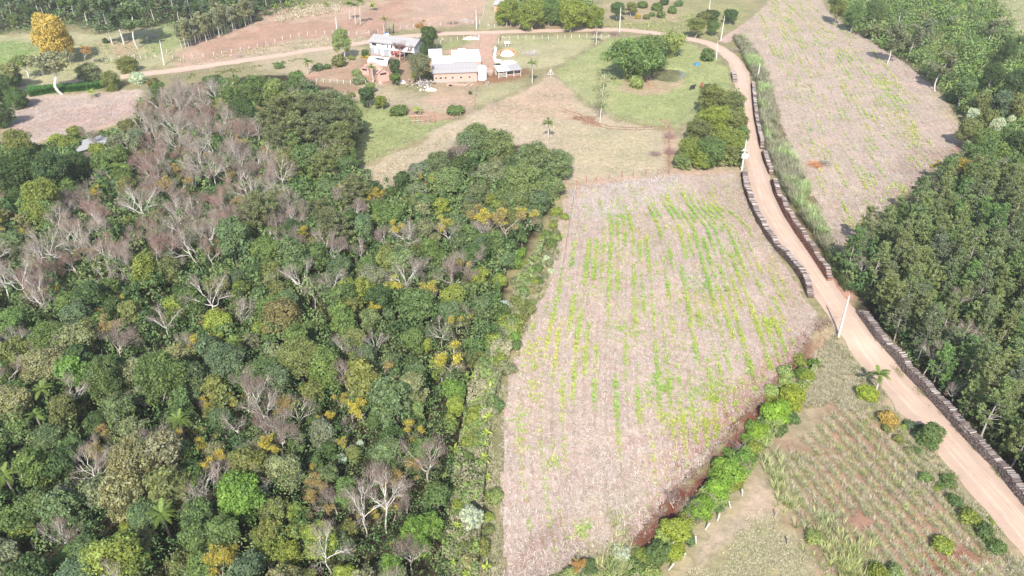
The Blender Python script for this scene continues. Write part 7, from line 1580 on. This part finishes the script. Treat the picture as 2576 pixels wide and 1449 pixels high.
# ------------------------------------------------------------------ LABELS of the planted trees: look, then place, then neighbour
PLACES = [  # picture polygons and how one would name the spot
 ([(-500, -200), (440, -200), (440, 130), (-500, 130)], "behind the golden tree"),
 ([(440, -200), (1000, -200), (1000, 130), (440, 130)], "above the pinkish slope"),
 ([(2050, -300), (2400, -300), (2400, 300), (2050, 200)], "in the far thicket"),
 ([(2400, -300), (3400, -300), (3400, 230), (2400, 230)], "in the corner thicket"),
 ([(2400, 230), (3400, 230), (3400, 410), (2400, 410)], "near the white blossoms"),
 ([(2100, 380), (2400, 380), (2400, 760), (2100, 760)], "beside the far field"),
 ([(2400, 410), (3400, 410), (3400, 700), (2400, 700)], "in the upper pine wood"),
 ([(2100, 760), (2400, 760), (2400, 1500), (2100, 1500)], "above the nearest log pile"),
 ([(2400, 700), (3400, 700), (3400, 1500), (2400, 1500)], "in the lower pine wood"),
 ([(640, 240), (940, 240), (940, 450), (640, 450)], "beside the green pasture"),
 ([(980, 280), (1480, 280), (1480, 600), (980, 600)], "in the pasture grove"),
 ([(330, 200), (740, 200), (740, 480), (330, 480)], "in the upper leafless woods"),
 ([(-500, 300), (330, 300), (330, 500), (-500, 500)], "near the small straw field"),
 ([(-500, 500), (430, 500), (430, 720), (-500, 720)], "in the left leafless patch"),
 ([(430, 480), (740, 480), (740, 720), (430, 720)], "below the leafless woods"),
 ([(740, 450), (1010, 450), (1010, 720), (740, 720)], "below the green pasture"),
 ([(1010, 590), (1450, 590), (1450, 850), (1010, 850)], "beside the upper stubble field"),
 ([(-500, 720), (300, 720), (300, 960), (-500, 960)], "halfway down the left edge"),
 ([(300, 720), (660, 720), (660, 960), (300, 960)], "in the left middle woods"),
 ([(660, 720), (1010, 720), (1010, 960), (660, 960)], "in the woods' heart"),
 ([(-500, 960), (300, 960), (300, 1200), (-500, 1200)], "low at the left edge"),
 ([(300, 960), (660, 960), (660, 1200), (300, 1200)], "near the lower palms"),
 ([(660, 960), (1000, 960), (1000, 1200), (660, 1200)], "in the lower middle woods"),
 ([(1000, 850), (1450, 850), (1450, 1200), (1000, 1200)], "near the banana plants"),
 ([(-500, 1200), (300, 1200), (300, 2600), (-500, 2600)], "in the bottom left corner"),
 ([(300, 1200), (660, 1200), (660, 2600), (300, 2600)], "near the beige trees"),
 ([(660, 1200), (960, 1200), (960, 2600), (660, 2600)], "at the bottom centre"),
 ([(960, 1200), (1300, 1200), (1300, 2600), (960, 2600)], "in the woods' bottom end"),
 ([(1300, 850), (2100, 850), (2100, 2600), (1300, 2600)], "under the red bank"),
]
KW = dict(B="broadleaf tree", O="airy tree", F="flat crowned tree", N="leafless tree", K="twiggy leafless tree", Y="half bare tree with yellow crown", A="umbrella pine", P="pine", E="gum tree", S="shrub", Q="bamboo", palm="palm", banana="banana plant")
SHORT = dict(B="broadleaf tree", O="airy tree", F="flat tree", N="leafless tree", K="twiggy tree", Y="yellow crown", A="umbrella pine", P="pine", E="gum tree", S="shrub", Q="bamboo", palm="palm", banana="banana plant")
def cword(q):
    c = q['col']
    if q['kind'] in ('palm', 'banana'): return ""
    if q['kind'] == 'Y': return ""
    if isinstance(c, tuple): return "bright green" if c[1] / c[0] > 1.7 else ("olive" if c[0] > .1 else "dull green")
    if q['kind'] == 'K': return "pinkish"
    return CW.get(c, "green")
def place(px, py):
    best = None
    for P, t in PLACES:
        d = sdist(np.array([px]), np.array([py]), np.array(P, float))[0]
        if d < 0: return t
        if best is None or d < best[0]: best = (d, t)
    return best[1]
def size_word(q):
    s = q['s'] * RAD0.get(q['kind'], 1)
    if q['kind'] in ('palm', 'banana'): return ""
    return "small" if s < 1.65 else ("large" if s > 2.45 else "medium")
todo = [q for q in PLANTED if not q['label']]
XY = np.array([q['px'] for q in PLANTED], float)
for q in todo:
    q['p'] = place(*q['px']); q['l'] = " ".join(f"{size_word(q)} {cword(q)} {KW[q['kind']]} {q['p']}".split())
def regroup():
    by = {}
    for q in todo: by.setdefault(q['l'], []).append(q)
    return by
def direction(a, b):
    dx, dy = a[0] - b[0], a[1] - b[1]
    return ("left of" if dx < 0 else "right of") if abs(dx) > abs(dy) else ("above" if dy < 0 else "below")
for l, qs in regroup().items():
    if len(qs) < 2: continue
    for q in qs:
        d = np.hypot(*(XY - np.array(q['px'])).T); cand = []
        for j in np.argsort(d)[1:9]:
            o_ = PLANTED[j]
            w = {'palm': 3, 'banana': 3, 'Y': 2.5, 'N': 1.6, 'K': 1.6}.get(o_['kind'], 1.0) + (1.2 if o_['col'] in ('si', 'br', 'yg') else 0) + (.8 if size_word(o_) == 'large' else 0)
            if o_['kind'] == q['kind'] and o_['col'] == q['col']: w *= .3
            cand.append((w / (d[j] + 12), j))
        cand.sort(reverse=True); j = cand[0][1]; o_ = PLANTED[j]
        nb = " ".join(f"{size_word(o_) if size_word(o_) != 'medium' else ''} {cword(o_)} {SHORT[o_['kind']]}".split())
        base = " ".join(f"{size_word(q)} {cword(q)} {SHORT[q['kind']]} {direction(q['px'], o_['px'])} {'an' if nb[0] in 'aeiou' else 'a'} {nb}".split())
        full = base + " " + q['p']
        if len(full.split()) > 16: full = " ".join(full.split()[:16])
        q['l'] = full
ORD = "leftmost second-from-left third-from-left fourth-from-left fifth-from-left sixth-from-left seventh-from-left eighth-from-left ninth-from-left tenth-from-left eleventh-from-left twelfth-from-left thirteenth-from-left fourteenth-from-left".split()
for l, qs in list(regroup().items()):
    if len(qs) < 2: continue
    qs.sort(key=lambda q: q['px'][0])
    for k, q in enumerate(qs):
        if k == len(qs) - 1: w_ = "rightmost"
        elif k < len(ORD): w_ = ORD[k]
        else: continue
        q['l'] = " ".join((w_ + " " + q['l']).split()[:16])
GRP = dict(B="broadleaf trees of the woods", O="airy trees of the woods", F="flat crowned trees", N="leafless trees of the woods", K="twiggy leafless trees of the woods", Y="trees with yellow crowns", A="umbrella pines", P="pines of the wood at the right", E="gum trees", S="shrubs", Q="bamboo clumps", palm="palms", banana="banana plants")
for q in PLANTED:
    o = q['o']
    if not q['label']: o['label'] = q['l']
    if not o.get('group'): o['group'] = GRP[q['kind']]
byl = regroup(); print("labels", len(todo), "distinct", len(byl))
# ------------------------------------------------------------------ THIN HAZE
mb = MB(); mb.box(-2600, 2700, -1600, 3600, -4, 83.0)
hz_o = mb.build("haze", None, None, "stuff"); m = bpy.data.materials.new("haze_air"); m.use_nodes = True; nt_ = m.node_tree
for n_ in list(nt_.nodes): nt_.nodes.remove(n_)
out = nt_.nodes.new("ShaderNodeOutputMaterial"); pv = nt_.nodes.new("ShaderNodeVolumePrincipled"); pv.inputs["Color"].default_value = (.95, .94, .93, 1); pv.inputs["Density"].default_value = .00023; pv.inputs["Anisotropy"].default_value = .2
nt_.links.new(pv.outputs[0], out.inputs["Volume"]); hz_o.data.materials.append(m)
